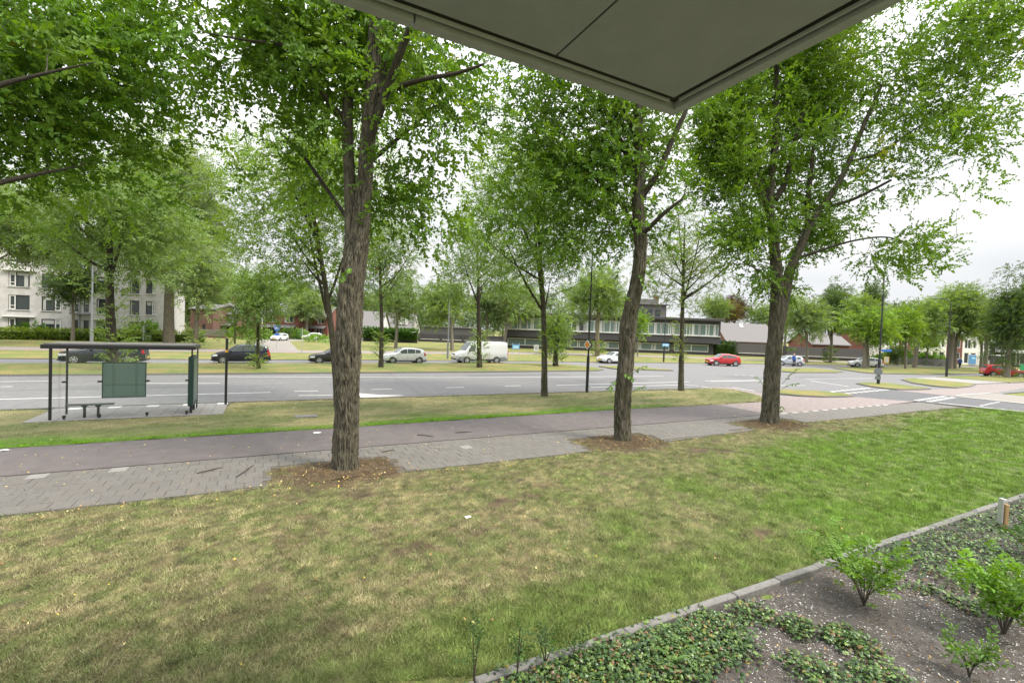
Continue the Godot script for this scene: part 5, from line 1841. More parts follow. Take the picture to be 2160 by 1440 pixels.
# ---------------------------------------------------------------- trees
func build_trees() -> void:
	var fine := spray(0.135, 10, 0.46, 101)
	var fine2 := spray(0.1, 9, 0.36, 102)
	var mid := spray(0.1, 12, 0.42, 103, true)
	var r := RandomNumberGenerator.new()
	r.seed = 77
	# the three big trunks by the footpath and the one whose crown hangs in from the left
	var t1 := tree({"name": "street_tree", "label": "thick furrowed tree trunk forking above, by the footpath on the left", "group": "big trees along the footpath", "base": Vector3(1.87, 0, -12.4), "seed": 3, "mesh": fine, "prune": 0.94, "bark": "bark", "sides": 150, "step": 0.035, "furrow": 0.03, "moss": 0.12, "flare": 0.16,
		"trunk": [Vector4(1.87, -0.12, -12.39, 0.297), Vector4(1.86, 0.36, -12.41, 0.287), Vector4(1.87, 1.08, -12.43, 0.278), Vector4(1.87, 2.04, -12.46, 0.278), Vector4(1.88, 3, -12.48, 0.292), Vector4(1.89, 3.72, -12.49, 0.297), Vector4(1.91, 4.56, -12.5, 0.287), Vector4(1.96, 5.16, -12.49, 0.278), Vector4(2.01, 5.64, -12.49, 0.268), Vector4(2.08, 6.13, -12.46, 0.211), Vector4(2.13, 6.73, -12.45, 0.182), Vector4(2.16, 7.45, -12.46, 0.167), Vector4(2.21, 8.41, -12.46, 0.163), Vector4(2.27, 9.49, -12.46, 0.158), Vector4(2.29, 10.45, -12.47, 0.163), Vector4(2.32, 11.41, -12.48, 0.148), Vector4(2.33, 12.61, -12.51, 0.134), Vector4(2.34, 14.17, -12.55, 0.096), Vector4(2.37, 15.49, -12.58, 0.048)],
		"stem_bark": "bark", "stems": [[Vector4(1.95, 5.17, -12.56, 0.202), Vector4(1.9, 5.89, -12.64, 0.162), Vector4(1.87, 6.63, -12.72, 0.143), Vector4(1.84, 7.36, -12.79, 0.138), Vector4(1.79, 8.23, -12.9, 0.128), Vector4(1.77, 9.1, -12.99, 0.123), Vector4(1.78, 10.11, -13.07, 0.124), Vector4(1.76, 11.09, -13.11, 0.114), Vector4(1.72, 12.07, -13.16, 0.103), Vector4(1.63, 13.55, -13.24, 0.072)]],
		"limbs": [[Vector4(1.8, 8.98, -12.97, 0.082), Vector4(1.57, 9.07, -13.04, 0.082), Vector4(1.27, 9.33, -12.98, 0.071), Vector4(0.94, 9.7, -12.82, 0.059), Vector4(0.73, 10.05, -12.6, 0.048), Vector4(0.27, 10.14, -12.51, 0.037), Vector4(-0.5, 9.99, -12.46, 0.027), Vector4(-1.22, 9.87, -12.38, 0.017)], [Vector4(2.18, 8.25, -12.36, 0.11), Vector4(2.41, 8.99, -12.15, 0.109), Vector4(2.53, 9.48, -11.98, 0.108), Vector4(2.63, 9.84, -11.71, 0.097), Vector4(2.75, 10.31, -11.44, 0.095), Vector4(2.89, 10.75, -11.15, 0.084), Vector4(3.09, 11.76, -10.74, 0.054)], [Vector4(2.53, 9.48, -11.98, 0.079), Vector4(2.84, 9.51, -11.59, 0.068), Vector4(3.26, 9.54, -11.04, 0.056), Vector4(3.78, 9.57, -10.54, 0.046), Vector4(4.28, 9.7, -10.05, 0.027)], [Vector4(1.76, 10.97, -13.1, 0.062), Vector4(1.61, 11.45, -13.2, 0.072), Vector4(1.43, 11.94, -13.42, 0.062), Vector4(1.15, 12.94, -13.71, 0.042)], [Vector4(2.4, 9.4, -12.16, 0.059), Vector4(2.6, 10.26, -12.65, 0.062), Vector4(2.82, 11.19, -12.89, 0.053), Vector4(2.96, 11.95, -13.07, 0.043)], [Vector4(2.19, 7.76, -12.67, 0.061), Vector4(3.06, 8.78, -13.38, 0.055), Vector4(4.1, 9.96, -13.77, 0.047), Vector4(4.97, 10.9, -13.79, 0.036)], [Vector4(1.96, 6.16, -12.75, 0.051), Vector4(1.43, 7.34, -13.97, 0.055), Vector4(0.87, 8.43, -14.97, 0.046), Vector4(0.27, 9.25, -15.76, 0.024)]],
		"crown": [[Vector3(0.82, 10.66, -14.04), 2.41, 1.91, 1.2], [Vector3(2.03, 11.35, -12.98), 2.83, 1.84, 1], [Vector3(3.5, 9.54, -11.81), 2.28, 2.04, 1.1], [Vector3(4.68, 8.31, -12.07), 1.54, 1.92, 0.6], [Vector3(1.5, 13.78, -12.98), 3.96, 2.28, 0.35], [Vector3(3.33, 7.21, -13.19), 1.72, 1.45, 0.5], [Vector3(-1.02, 10.21, -13.3), 1.57, 1.34, 0.8], [Vector3(0.99, 8.27, -14.79), 1.49, 1.49, 0.5]], "clusters": 380, "sprays": 12, "spread": 0.62, "gap": -0.12, "gap_size": 1.3, "flat": 0.8, "shell": 0.5, "tint": Color(0.109, 0.220, 0.025), "tint2": Color(0.200, 0.325, 0.040), "yellow": 0.006})
	for e: Array in [[[Vector4(1.85, 8.28, -12.64, 0.012), Vector4(1.39, 8.62, -12.89, 0.012)], 9], [[Vector4(1.9, 8.17, -12.27, 0.012), Vector4(1.49, 7.69, -12.14, 0.011)], 11], [[Vector4(2.04, 7.8, -12.14, 0.012), Vector4(2.32, 8.03, -11.6, 0.011)], 11], [[Vector4(1.87, 6.05, -12.18, 0.012), Vector4(2.12, 6.47, -11.77, 0.011)], 10], [[Vector4(1.98, 8.52, -12.24, 0.012), Vector4(2.1, 7.55, -11.81, 0.011)], 10], [[Vector4(1.85, 5.11, -12.1, 0.012), Vector4(1.6, 4.74, -12, 0.011)], 7], [[Vector4(2.13, 8.88, -12.18, 0.012), Vector4(2.53, 8.51, -11.61, 0.011)], 9]]:
		var a: Vector4 = e[0][0]
		var b: Vector4 = e[0][1]
		sprig(t1, Vector3(a.x, a.y, a.z) - t1.position, Vector3(b.x, b.y, b.z) - t1.position, e[1], r)
	var t2 := tree({"name": "street_tree", "label": "mossy slanting tree trunk with a bulge, in the middle by the footpath", "group": "big trees along the footpath", "base": Vector3(10.97, 0, -12.47), "seed": 4, "mesh": fine, "prune": 0.94, "bark": "bark", "sides": 110, "step": 0.045, "furrow": 0.02, "moss": 0.75, "flare": 0.14,
		"trunk": [Vector4(10.97, -0.13, -12.46, 0.287), Vector4(10.96, 0.49, -12.49, 0.273), Vector4(10.95, 1.3, -12.51, 0.265), Vector4(10.98, 2.12, -12.52, 0.265), Vector4(11.04, 2.94, -12.52, 0.258), Vector4(11.05, 3.51, -12.52, 0.265), Vector4(11.06, 3.92, -12.53, 0.28), Vector4(11.12, 4.41, -12.51, 0.251), Vector4(11.21, 4.9, -12.48, 0.237), Vector4(11.3, 5.48, -12.45, 0.222), Vector4(11.36, 6.05, -12.43, 0.208), Vector4(11.38, 7.03, -12.45, 0.201), Vector4(11.27, 8.16, -12.54, 0.194), Vector4(11.29, 9.31, -12.56, 0.172), Vector4(11.24, 10.61, -12.63, 0.158), Vector4(11.18, 11.91, -12.69, 0.129), Vector4(11.07, 13.86, -12.81, 0.1), Vector4(10.95, 16.14, -12.94, 0.057)],
		"limbs": [[Vector4(11.29, 8.65, -12.54, 0.115), Vector4(11.15, 9.69, -12.88, 0.102), Vector4(10.9, 10.59, -13.26, 0.088), Vector4(10.64, 11.5, -13.65, 0.074), Vector4(10.47, 12.43, -13.99, 0.06)], [Vector4(11.4, 8.36, -12.59, 0.115), Vector4(11.74, 9.13, -12.21, 0.1), Vector4(12.04, 10.08, -11.97, 0.092), Vector4(12.23, 10.77, -11.77, 0.085), Vector4(12.39, 11.37, -11.59, 0.07), Vector4(12.7, 13, -11.36, 0.042)], [Vector4(11.5, 6.9, -12.61, 0.087), Vector4(11.42, 8.42, -13.6, 0.076), Vector4(10.78, 9.58, -14.53, 0.063), Vector4(9.83, 10.36, -15.4, 0.048)], [Vector4(11.36, 7.03, -12.47, 0.086), Vector4(11.47, 7.66, -11.52, 0.068), Vector4(11.69, 8.04, -10.96, 0.04)], [Vector4(11.25, 10.28, -12.62, 0.072), Vector4(10.21, 11.63, -12.63, 0.056), Vector4(8.84, 12.46, -12.92, 0.041)]],
		"crown": [[Vector3(10.48, 9.87, -13.34), 3.16, 3.16, 1.2], [Vector3(8.66, 10.82, -14.89), 2.4, 3.25, 1], [Vector3(12.07, 10.2, -11.84), 1.76, 2.88, 1.5], [Vector3(10.94, 13.2, -12.86), 3.91, 2.61, 0.8], [Vector3(10.44, 16.44, -13.21), 4.24, 2.93, 0.3], [Vector3(9.33, 7.43, -14.44), 2.22, 1.71, 0.7], [Vector3(11.85, 7.6, -12.56), 1.66, 1.33, 0.7], [Vector3(8.29, 8.34, -15.46), 1.75, 2.1, 0.5]], "clusters": 420, "sprays": 12, "spread": 0.62, "gap": -0.12, "gap_size": 1.4, "flat": 0.8, "shell": 0.5, "tint": Color(0.101, 0.204, 0.025), "tint2": Color(0.182, 0.300, 0.043)})
	for e: Array in [[[Vector4(11.07, 2.31, -12.26, 0.016), Vector4(11.33, 2.63, -11.9, 0.016)], 8], [[Vector4(11.04, 1.66, -12.25, 0.016), Vector4(11.25, 1.96, -11.81, 0.016)], 8], [[Vector4(10.67, 2.12, -12.57, 0.016), Vector4(10.32, 1.78, -12.52, 0.016)], 7], [[Vector4(10.7, 2.39, -12.34, 0.016), Vector4(10.82, 2.19, -11.93, 0.016)], 6], [[Vector4(11.1, 5.84, -12.23, 0.016), Vector4(11.21, 5.19, -11.92, 0.016)], 9], [[Vector4(10.91, 4.71, -12.3, 0.016), Vector4(10.6, 4.93, -12.24, 0.016)], 7], [[Vector4(11.26, 6.02, -12.26, 0.016), Vector4(11.6, 5.38, -11.84, 0.016)], 9]]:
		var a: Vector4 = e[0][0]
		var b: Vector4 = e[0][1]
		sprig(t2, Vector3(a.x, a.y, a.z) - t2.position, Vector3(b.x, b.y, b.z) - t2.position, e[1], r)
	var t3 := tree({"name": "street_tree", "label": "big spreading tree with a forked trunk, on the right by the lawn", "group": "big trees along the footpath", "base": Vector3(19.66, 0, -12.89), "seed": 6, "mesh": fine, "prune": 0.94, "bark": "bark", "sides": 110, "step": 0.05, "furrow": 0.022, "moss": 0.5, "flare": 0.3,
		"trunk": [Vector4(19.64, -0.1, -12.9, 0.365), Vector4(19.65, 0.48, -12.91, 0.332), Vector4(19.68, 1.72, -12.93, 0.315), Vector4(19.72, 2.97, -12.94, 0.299), Vector4(19.8, 4.01, -12.93, 0.29), Vector4(19.83, 4.84, -12.94, 0.29), Vector4(19.83, 5.67, -12.96, 0.249), Vector4(19.76, 6.7, -13.03, 0.216), Vector4(19.66, 7.73, -13.11, 0.199), Vector4(19.55, 8.77, -13.2, 0.191), Vector4(19.41, 9.48, -13.29, 0.182), Vector4(19.49, 10.63, -13.28, 0.133), Vector4(19.56, 11.88, -13.28, 0.116), Vector4(19.62, 13.54, -13.3, 0.1), Vector4(19.6, 16.02, -13.37, 0.066), Vector4(19.6, 18.1, -13.44, 0.05)],
		"stems": [[Vector4(19.98, 4.43, -12.9, 0.216), Vector4(20.14, 5.47, -12.85, 0.216), Vector4(20.29, 6.52, -12.8, 0.2), Vector4(20.53, 7.26, -12.69, 0.183), Vector4(20.78, 8.09, -12.53, 0.166), Vector4(21.07, 8.83, -12.4, 0.149), Vector4(21.39, 9.46, -12.25, 0.133), Vector4(21.73, 10.07, -11.98, 0.124), Vector4(22.15, 11.19, -11.68, 0.099), Vector4(22.53, 12.87, -11.3, 0.081), Vector4(22.98, 14.62, -10.89, 0.064)]],
		"limbs": [[Vector4(19.33, 9.48, -13.33, 0.149), Vector4(18.99, 10, -13.41, 0.132), Vector4(18.47, 10.63, -13.59, 0.123), Vector4(18.02, 11.19, -13.73, 0.114), Vector4(17.56, 11.75, -13.87, 0.106), Vector4(17.04, 12.5, -14.05, 0.097), Vector4(16.44, 13.44, -14.28, 0.072)], [Vector4(19.36, 9.92, -13.44, 0.133), Vector4(19.27, 10.68, -13.62, 0.126), Vector4(19.18, 11.76, -13.81, 0.118), Vector4(19.07, 13.06, -14.02, 0.101), Vector4(18.8, 14.15, -14.3, 0.085), Vector4(18.49, 15.25, -14.61, 0.06)], [Vector4(19.83, 9.86, -13.31, 0.134), Vector4(20.19, 10.51, -13.14, 0.117), Vector4(20.51, 11.5, -13.11, 0.109), Vector4(20.77, 12.7, -13.12, 0.085), Vector4(21.15, 14.2, -12.96, 0.051)], [Vector4(20.95, 8.62, -12.46, 0.1), Vector4(21.2, 9.74, -12.7, 0.101), Vector4(21.52, 11.07, -12.79, 0.093), Vector4(21.69, 12.39, -12.85, 0.068)], [Vector4(20.52, 7.25, -12.64, 0.083), Vector4(20.94, 7.49, -12.09, 0.053), Vector4(21.76, 7.91, -11.22, 0.04), Vector4(22.82, 8.1, -10.33, 0.03), Vector4(23.98, 7.72, -9.49, 0.02), Vector4(25.06, 8.14, -8.82, 0.012)], [Vector4(22.32, 11.51, -11.59, 0.056), Vector4(23.04, 11.8, -10.78, 0.042), Vector4(24.12, 12.89, -9.78, 0.032), Vector4(25.49, 13.94, -8.65, 0.019)], [Vector4(21.39, 9.46, -12.25, 0.083), Vector4(23.22, 10.08, -11.87, 0.068), Vector4(25.17, 11.13, -11.33, 0.052)], [Vector4(19.76, 6.09, -13.12, 0.05), Vector4(18.78, 6.63, -13.2, 0.033), Vector4(17.96, 6.86, -13.29, 0.016)]],
		"crown": [[Vector3(19.88, 11.75, -13.33), 3.56, 3.56, 0.32], [Vector3(22.6, 13.45, -11.73), 3.94, 3.94, 0.6], [Vector3(24.75, 15.1, -9.97), 3.42, 3.02, 3.6], [Vector3(21.79, 16.94, -12.25), 4.98, 3.52, 0.7], [Vector3(26.49, 16.93, -8.66), 2.37, 2.56, 5], [Vector3(25.79, 12.68, -8.68), 1.76, 1.56, 4], [Vector3(23.94, 11.04, -10.28), 2.42, 1.61, 3.6], [Vector3(21.59, 8.64, -12.12), 2.28, 1.66, 1.3], [Vector3(18.21, 8.22, -13.43), 1.42, 1.63, 1.1], [Vector3(17.49, 12.13, -14.15), 1.64, 3.08, 1.4], [Vector3(24.16, 7.63, -9.39), 1.95, 0.98, 5], [Vector3(22.79, 6.93, -10.43), 1.39, 1.19, 4.5], [Vector3(19.98, 6.5, -12.9), 1.66, 1.04, 1], [Vector3(25.78, 10.06, -8.27), 1.35, 0.77, 1.2], [Vector3(22.44, 21.12, -12.03), 6.84, 3.52, 0.2]], "clusters": 1280, "sprays": 12, "spread": 0.55, "gap": -0.14, "gap_size": 1.5, "flat": 0.8, "shell": 0.5, "tint": Color(0.119, 0.227, 0.029), "tint2": Color(0.218, 0.350, 0.046), "yellow": 0.008})
	for e: Array in [[[Vector4(19.89, 1.76, -12.59, 0.021), Vector4(20.27, 2.45, -12.19, 0.02)], 10], [[Vector4(19.89, 1.55, -12.59, 0.021), Vector4(20.17, 1.85, -12.11, 0.02)], 8], [[Vector4(19.2, 1.63, -12.95, 0.021), Vector4(18.68, 2.04, -13.01, 0.02)], 7], [[Vector4(19.86, 3.19, -12.65, 0.021), Vector4(20.13, 3.32, -12.29, 0.02)], 9], [[Vector4(19.85, 3.6, -12.67, 0.021), Vector4(19.83, 3.98, -12.46, 0.02)], 8], [[Vector4(19.54, 5.23, -12.76, 0.02), Vector4(19.07, 5.41, -12.79, 0.02)], 7], [[Vector4(19.87, 0.83, -12.58, 0.021), Vector4(19.75, 0.66, -12.41, 0.02)], 4]]:
		var a: Vector4 = e[0][0]
		var b: Vector4 = e[0][1]
		sprig(t3, Vector3(a.x, a.y, a.z) - t3.position, Vector3(b.x, b.y, b.z) - t3.position, e[1], r)
	tree({"name": "street_tree", "label": "tree whose dark crown hangs into the top left corner from outside", "group": "big trees along the footpath", "base": Vector3(-7.2, 0, -12.4), "seed": 9, "mesh": fine, "bark": "bark", "sides": 60, "step": 0.08, "furrow": 0.02,
		"trunk": [Vector4(-7.2, -0.1, -12.4, 0.34), Vector4(-7.2, 1.5, -12.4, 0.3), Vector4(-7.15, 4.2, -12.4, 0.27), Vector4(-7.2, 7.0, -12.3, 0.2), Vector4(-7.3, 10.0, -12.4, 0.12), Vector4(-7.3, 12.5, -12.4, 0.04)],
		"limbs": [[Vector4(-7.1, 4.4, -12.4, 0.12), Vector4(-6.1, 5.3, -12.9, 0.09), Vector4(-5.0, 6.2, -13.4, 0.06), Vector4(-3.6, 7.0, -13.8, 0.01)], [Vector4(-7.1, 5.2, -12.3, 0.1), Vector4(-5.8, 6.6, -12.0, 0.08), Vector4(-4.4, 7.6, -11.8, 0.05), Vector4(-2.9, 8.4, -11.6, 0.008)], [Vector4(-7.2, 6.0, -12.3, 0.1), Vector4(-6.4, 7.2, -10.8, 0.07), Vector4(-5.4, 8.2, -9.6, 0.01)], [Vector4(-7.2, 6.5, -12.3, 0.09), Vector4(-6.2, 8.2, -13.2, 0.06), Vector4(-4.8, 9.6, -14.0, 0.01)], [Vector4(-7.1, 4.7, -12.5, 0.08), Vector4(-6.2, 5.4, -13.8, 0.06), Vector4(-5.2, 5.9, -15.0, 0.01)]],
		"crown": [[Vector3(-5.09, 9.48, -14.96), 3.24, 2.27, 1.3], [Vector3(-3.54, 10.61, -14.75), 2.26, 1.69, 1], [Vector3(-4.89, 7.92, -15.94), 2.71, 1.53, 1], [Vector3(-2.76, 8.86, -14.06), 0.89, 1, 0.45], [Vector3(-6.99, 9.08, -15.95), 3.24, 2.81, 0.5], [Vector3(-2.04, 10.05, -14.06), 0.91, 0.91, 0.25], [Vector3(-5.35, 6.36, -15.58), 1.24, 0.9, 0.35]], "clusters": 340, "sprays": 12, "spread": 0.6, "gap": -0.16, "gap_size": 1.3, "shell": 0.5, "tint": Color(0.107, 0.222, 0.027), "tint2": Color(0.205, 0.335, 0.042), "yellow": 0.006})
	# the row on the verge by the near carriageway
	tree({"name": "verge_tree", "label": "young tree half hidden behind the thick left trunk", "group": "young trees on the near verge", "base": Vector3(2.93, 0, -21.89), "girth": 0.17, "seed": 21, "mesh": mid, "crown": [[Vector3(1.38, 9.09, -22.9), 3.55, 3.55, 1.2], [Vector3(-0.13, 10.38, -24.06), 1.91, 2.33, 0.6], [Vector3(2.88, 10.96, -22.61), 2.77, 2.98, 0.8], [Vector3(-0.05, 6.74, -23.58), 1.67, 1.46, 0.35], [Vector3(2, 6.19, -22.49), 1.67, 1.25, 0.35]], "clusters": 260, "sprays": 20, "spread": 0.65, "scale": 1.1, "gap": -0.12, "limb_count": 10, "tint": Color(0.137, 0.244, 0.036), "tint2": Color(0.237, 0.350, 0.064)})
	tree({"name": "verge_tree", "label": "slender verge tree with a hollow foot, left of the diamond-sign lamp post", "group": "young trees on the near verge", "base": Vector3(13.79, 0, -22.2), "girth": 0.19, "seed": 22, "mesh": mid, "moss": 0.8, "crown": [[Vector3(13.16, 9.91, -22.81), 3.68, 3.68, 1.2], [Vector3(15.5, 9.48, -21.57), 2.37, 2.63, 0.7], [Vector3(11.54, 9.31, -23.64), 2.1, 2.63, 0.6], [Vector3(13.7, 6.51, -22.43), 2.1, 1.58, 0.5], [Vector3(12.86, 13.31, -23.07), 3.42, 2.89, 0.6]], "clusters": 280, "sprays": 20, "spread": 0.65, "scale": 1.1, "gap": -0.14, "limb_count": 10, "tint": Color(0.127, 0.236, 0.032), "tint2": Color(0.218, 0.325, 0.051), "shoots": [[Vector3(13.71, 3.11, -22.1), 0.26, 2.2, 50]]})
	tree({"name": "verge_tree", "label": "thin open-crowned tree on the verge between the middle and right trunks", "group": "young trees on the near verge", "base": Vector3(24.42, -0, -22.27), "girth": 0.2, "seed": 23, "mesh": mid, "moss": 0.5, "fork": 0.5, "crown": [[Vector3(24.33, 8.32, -22.55), 2.82, 3.76, 1.3], [Vector3(26.02, 7.14, -21.63), 1.88, 2.19, 0.5], [Vector3(23.09, 7.96, -23.19), 1.72, 2.5, 0.5], [Vector3(24.26, 11.76, -22.69), 2.19, 2.19, 0.5], [Vector3(26.89, 5.61, -21.14), 1.25, 1.25, 0.2]], "clusters": 130, "sprays": 15, "spread": 0.6, "scale": 1.0, "gap": -0.1, "limb_count": 12, "tint": Color(0.137, 0.211, 0.051), "tint2": Color(0.218, 0.284, 0.072), "shoots": [[Vector3(24.05, 3.32, -22.2), 0.3, 2.6, 90]]})
	# the median row
	var med := {"group": "trees on the median between the carriageways", "name": "median_tree", "mesh": mid, "step": 0.25, "sides": 16, "spread": 0.75, "sprays": 20, "tint": Color(0.124, 0.208, 0.058), "tint2": Color(0.202, 0.293, 0.091), "bark": "bark_dark", "gap": -0.15}
	for e: Array in [
		["ivy-clad median tree rising behind the bus shelter", Vector3(-8.78, 0, -39.45), 0.34, [[Vector3(-9.35, 10.33, -40.05), 4.67, 3.42, 1.2], [Vector3(-12.23, 9.28, -41.52), 2.8, 2.49, 0.6], [Vector3(-6.71, 8.89, -38.62), 2.49, 2.8, 0.6], [Vector3(-8.88, 7.55, -39.72), 3.42, 1.56, 0.5]], 190, 1.7, [[Vector3(-8.66, 1.34, -39.5), 0.6, 2.6, 130], [Vector3(-8.71, 3.52, -39.5), 0.55, 3.6, 120]], 0.45],
		["slim bright green median tree between the two dark cars", Vector3(-0.37, 0, -39.79), 0.14, [[Vector3(-0.49, 5.47, -40.01), 1.7, 2.65, 1.2], [Vector3(-0.92, 3.51, -40.18), 1.41, 1.24, 0.5], [Vector3(0.28, 6.38, -39.63), 1.06, 1.59, 0.4]], 80, 1.4, [[Vector3(-0.44, 0.55, -39.6), 0.28, 1.0, 50], [Vector3(-0.54, 2.2, -39.6), 0.25, 1.6, 30]], 0.35],
		["median tree right of the thick trunk, in front of the white hatchback", Vector3(8.73, 0, -40.37), 0.22, [[Vector3(8.45, 8.69, -40.77), 3.01, 3.21, 1.2], [Vector3(10.25, 7.16, -39.77), 1.8, 1.8, 0.5], [Vector3(7.24, 7.03, -41.35), 1.6, 2, 0.4], [Vector3(9.46, 11.13, -40.3), 2.81, 2.41, 0.6]], 95, 1.5, [[Vector3(8.65, 1.69, -40.2), 0.4, 2.4, 70]], 0.5],
		["median tree with leafy shoots in front of the white van", Vector3(17.56, 0, -39.78), 0.26, [[Vector3(17.14, 9.24, -40.27), 3.93, 3.49, 1.2], [Vector3(14.66, 7.61, -41.52), 2.4, 2.4, 0.5], [Vector3(19.49, 7.81, -38.99), 2.62, 2.62, 0.6], [Vector3(16.89, 12.07, -40.48), 3.49, 2.62, 0.5]], 120, 1.5, [[Vector3(17.46, 1.85, -39.6), 0.55, 3.2, 130]], 0.45],
		["bushy column of pale leafy shoots on the median right of the verge tree", Vector3(26.58, 0, -40.82), 0.3, [[Vector3(26.63, 3.61, -40.89), 1.17, 2.34, 1], [Vector3(26.58, 6.05, -40.98), 0.88, 1.95, 0.5]], 40, 1.5, [[Vector3(26.58, 2.16, -40.7), 0.7, 3.4, 190], [Vector3(26.37, 4.1, -40.7), 0.6, 2.6, 90]], 0.4]]:
		var s: Dictionary = med.duplicate()
		s.merge({"label": e[0], "base": e[1], "girth": e[2], "crown": e[3], "clusters": e[4], "scale": e[5], "shoots": e[6], "fork": e[7], "seed": 31 + int(e[4])}, true)
		tree(s)
	# trees beyond the far carriageway, singly
	var fm := spray(0.14, 12, 0.5, 104, true)
	var far := {"group": "trees on the far verge", "name": "far_tree", "mesh": fm, "far": true, "spread": 0.85, "sprays": 16, "scale": 2.0, "gap": -0.12, "gap_size": 2.5, "tint": Color(0.150, 0.234, 0.078), "tint2": Color(0.234, 0.319, 0.117), "limb_count": 6}
	var DARK := [Color(0.07, 0.12, 0.04), Color(0.11, 0.17, 0.06)]
	var BRIGHT := [Color(0.16, 0.27, 0.045), Color(0.23, 0.35, 0.06)]
	var PALE := [Color(0.17, 0.25, 0.1), Color(0.25, 0.33, 0.15)]
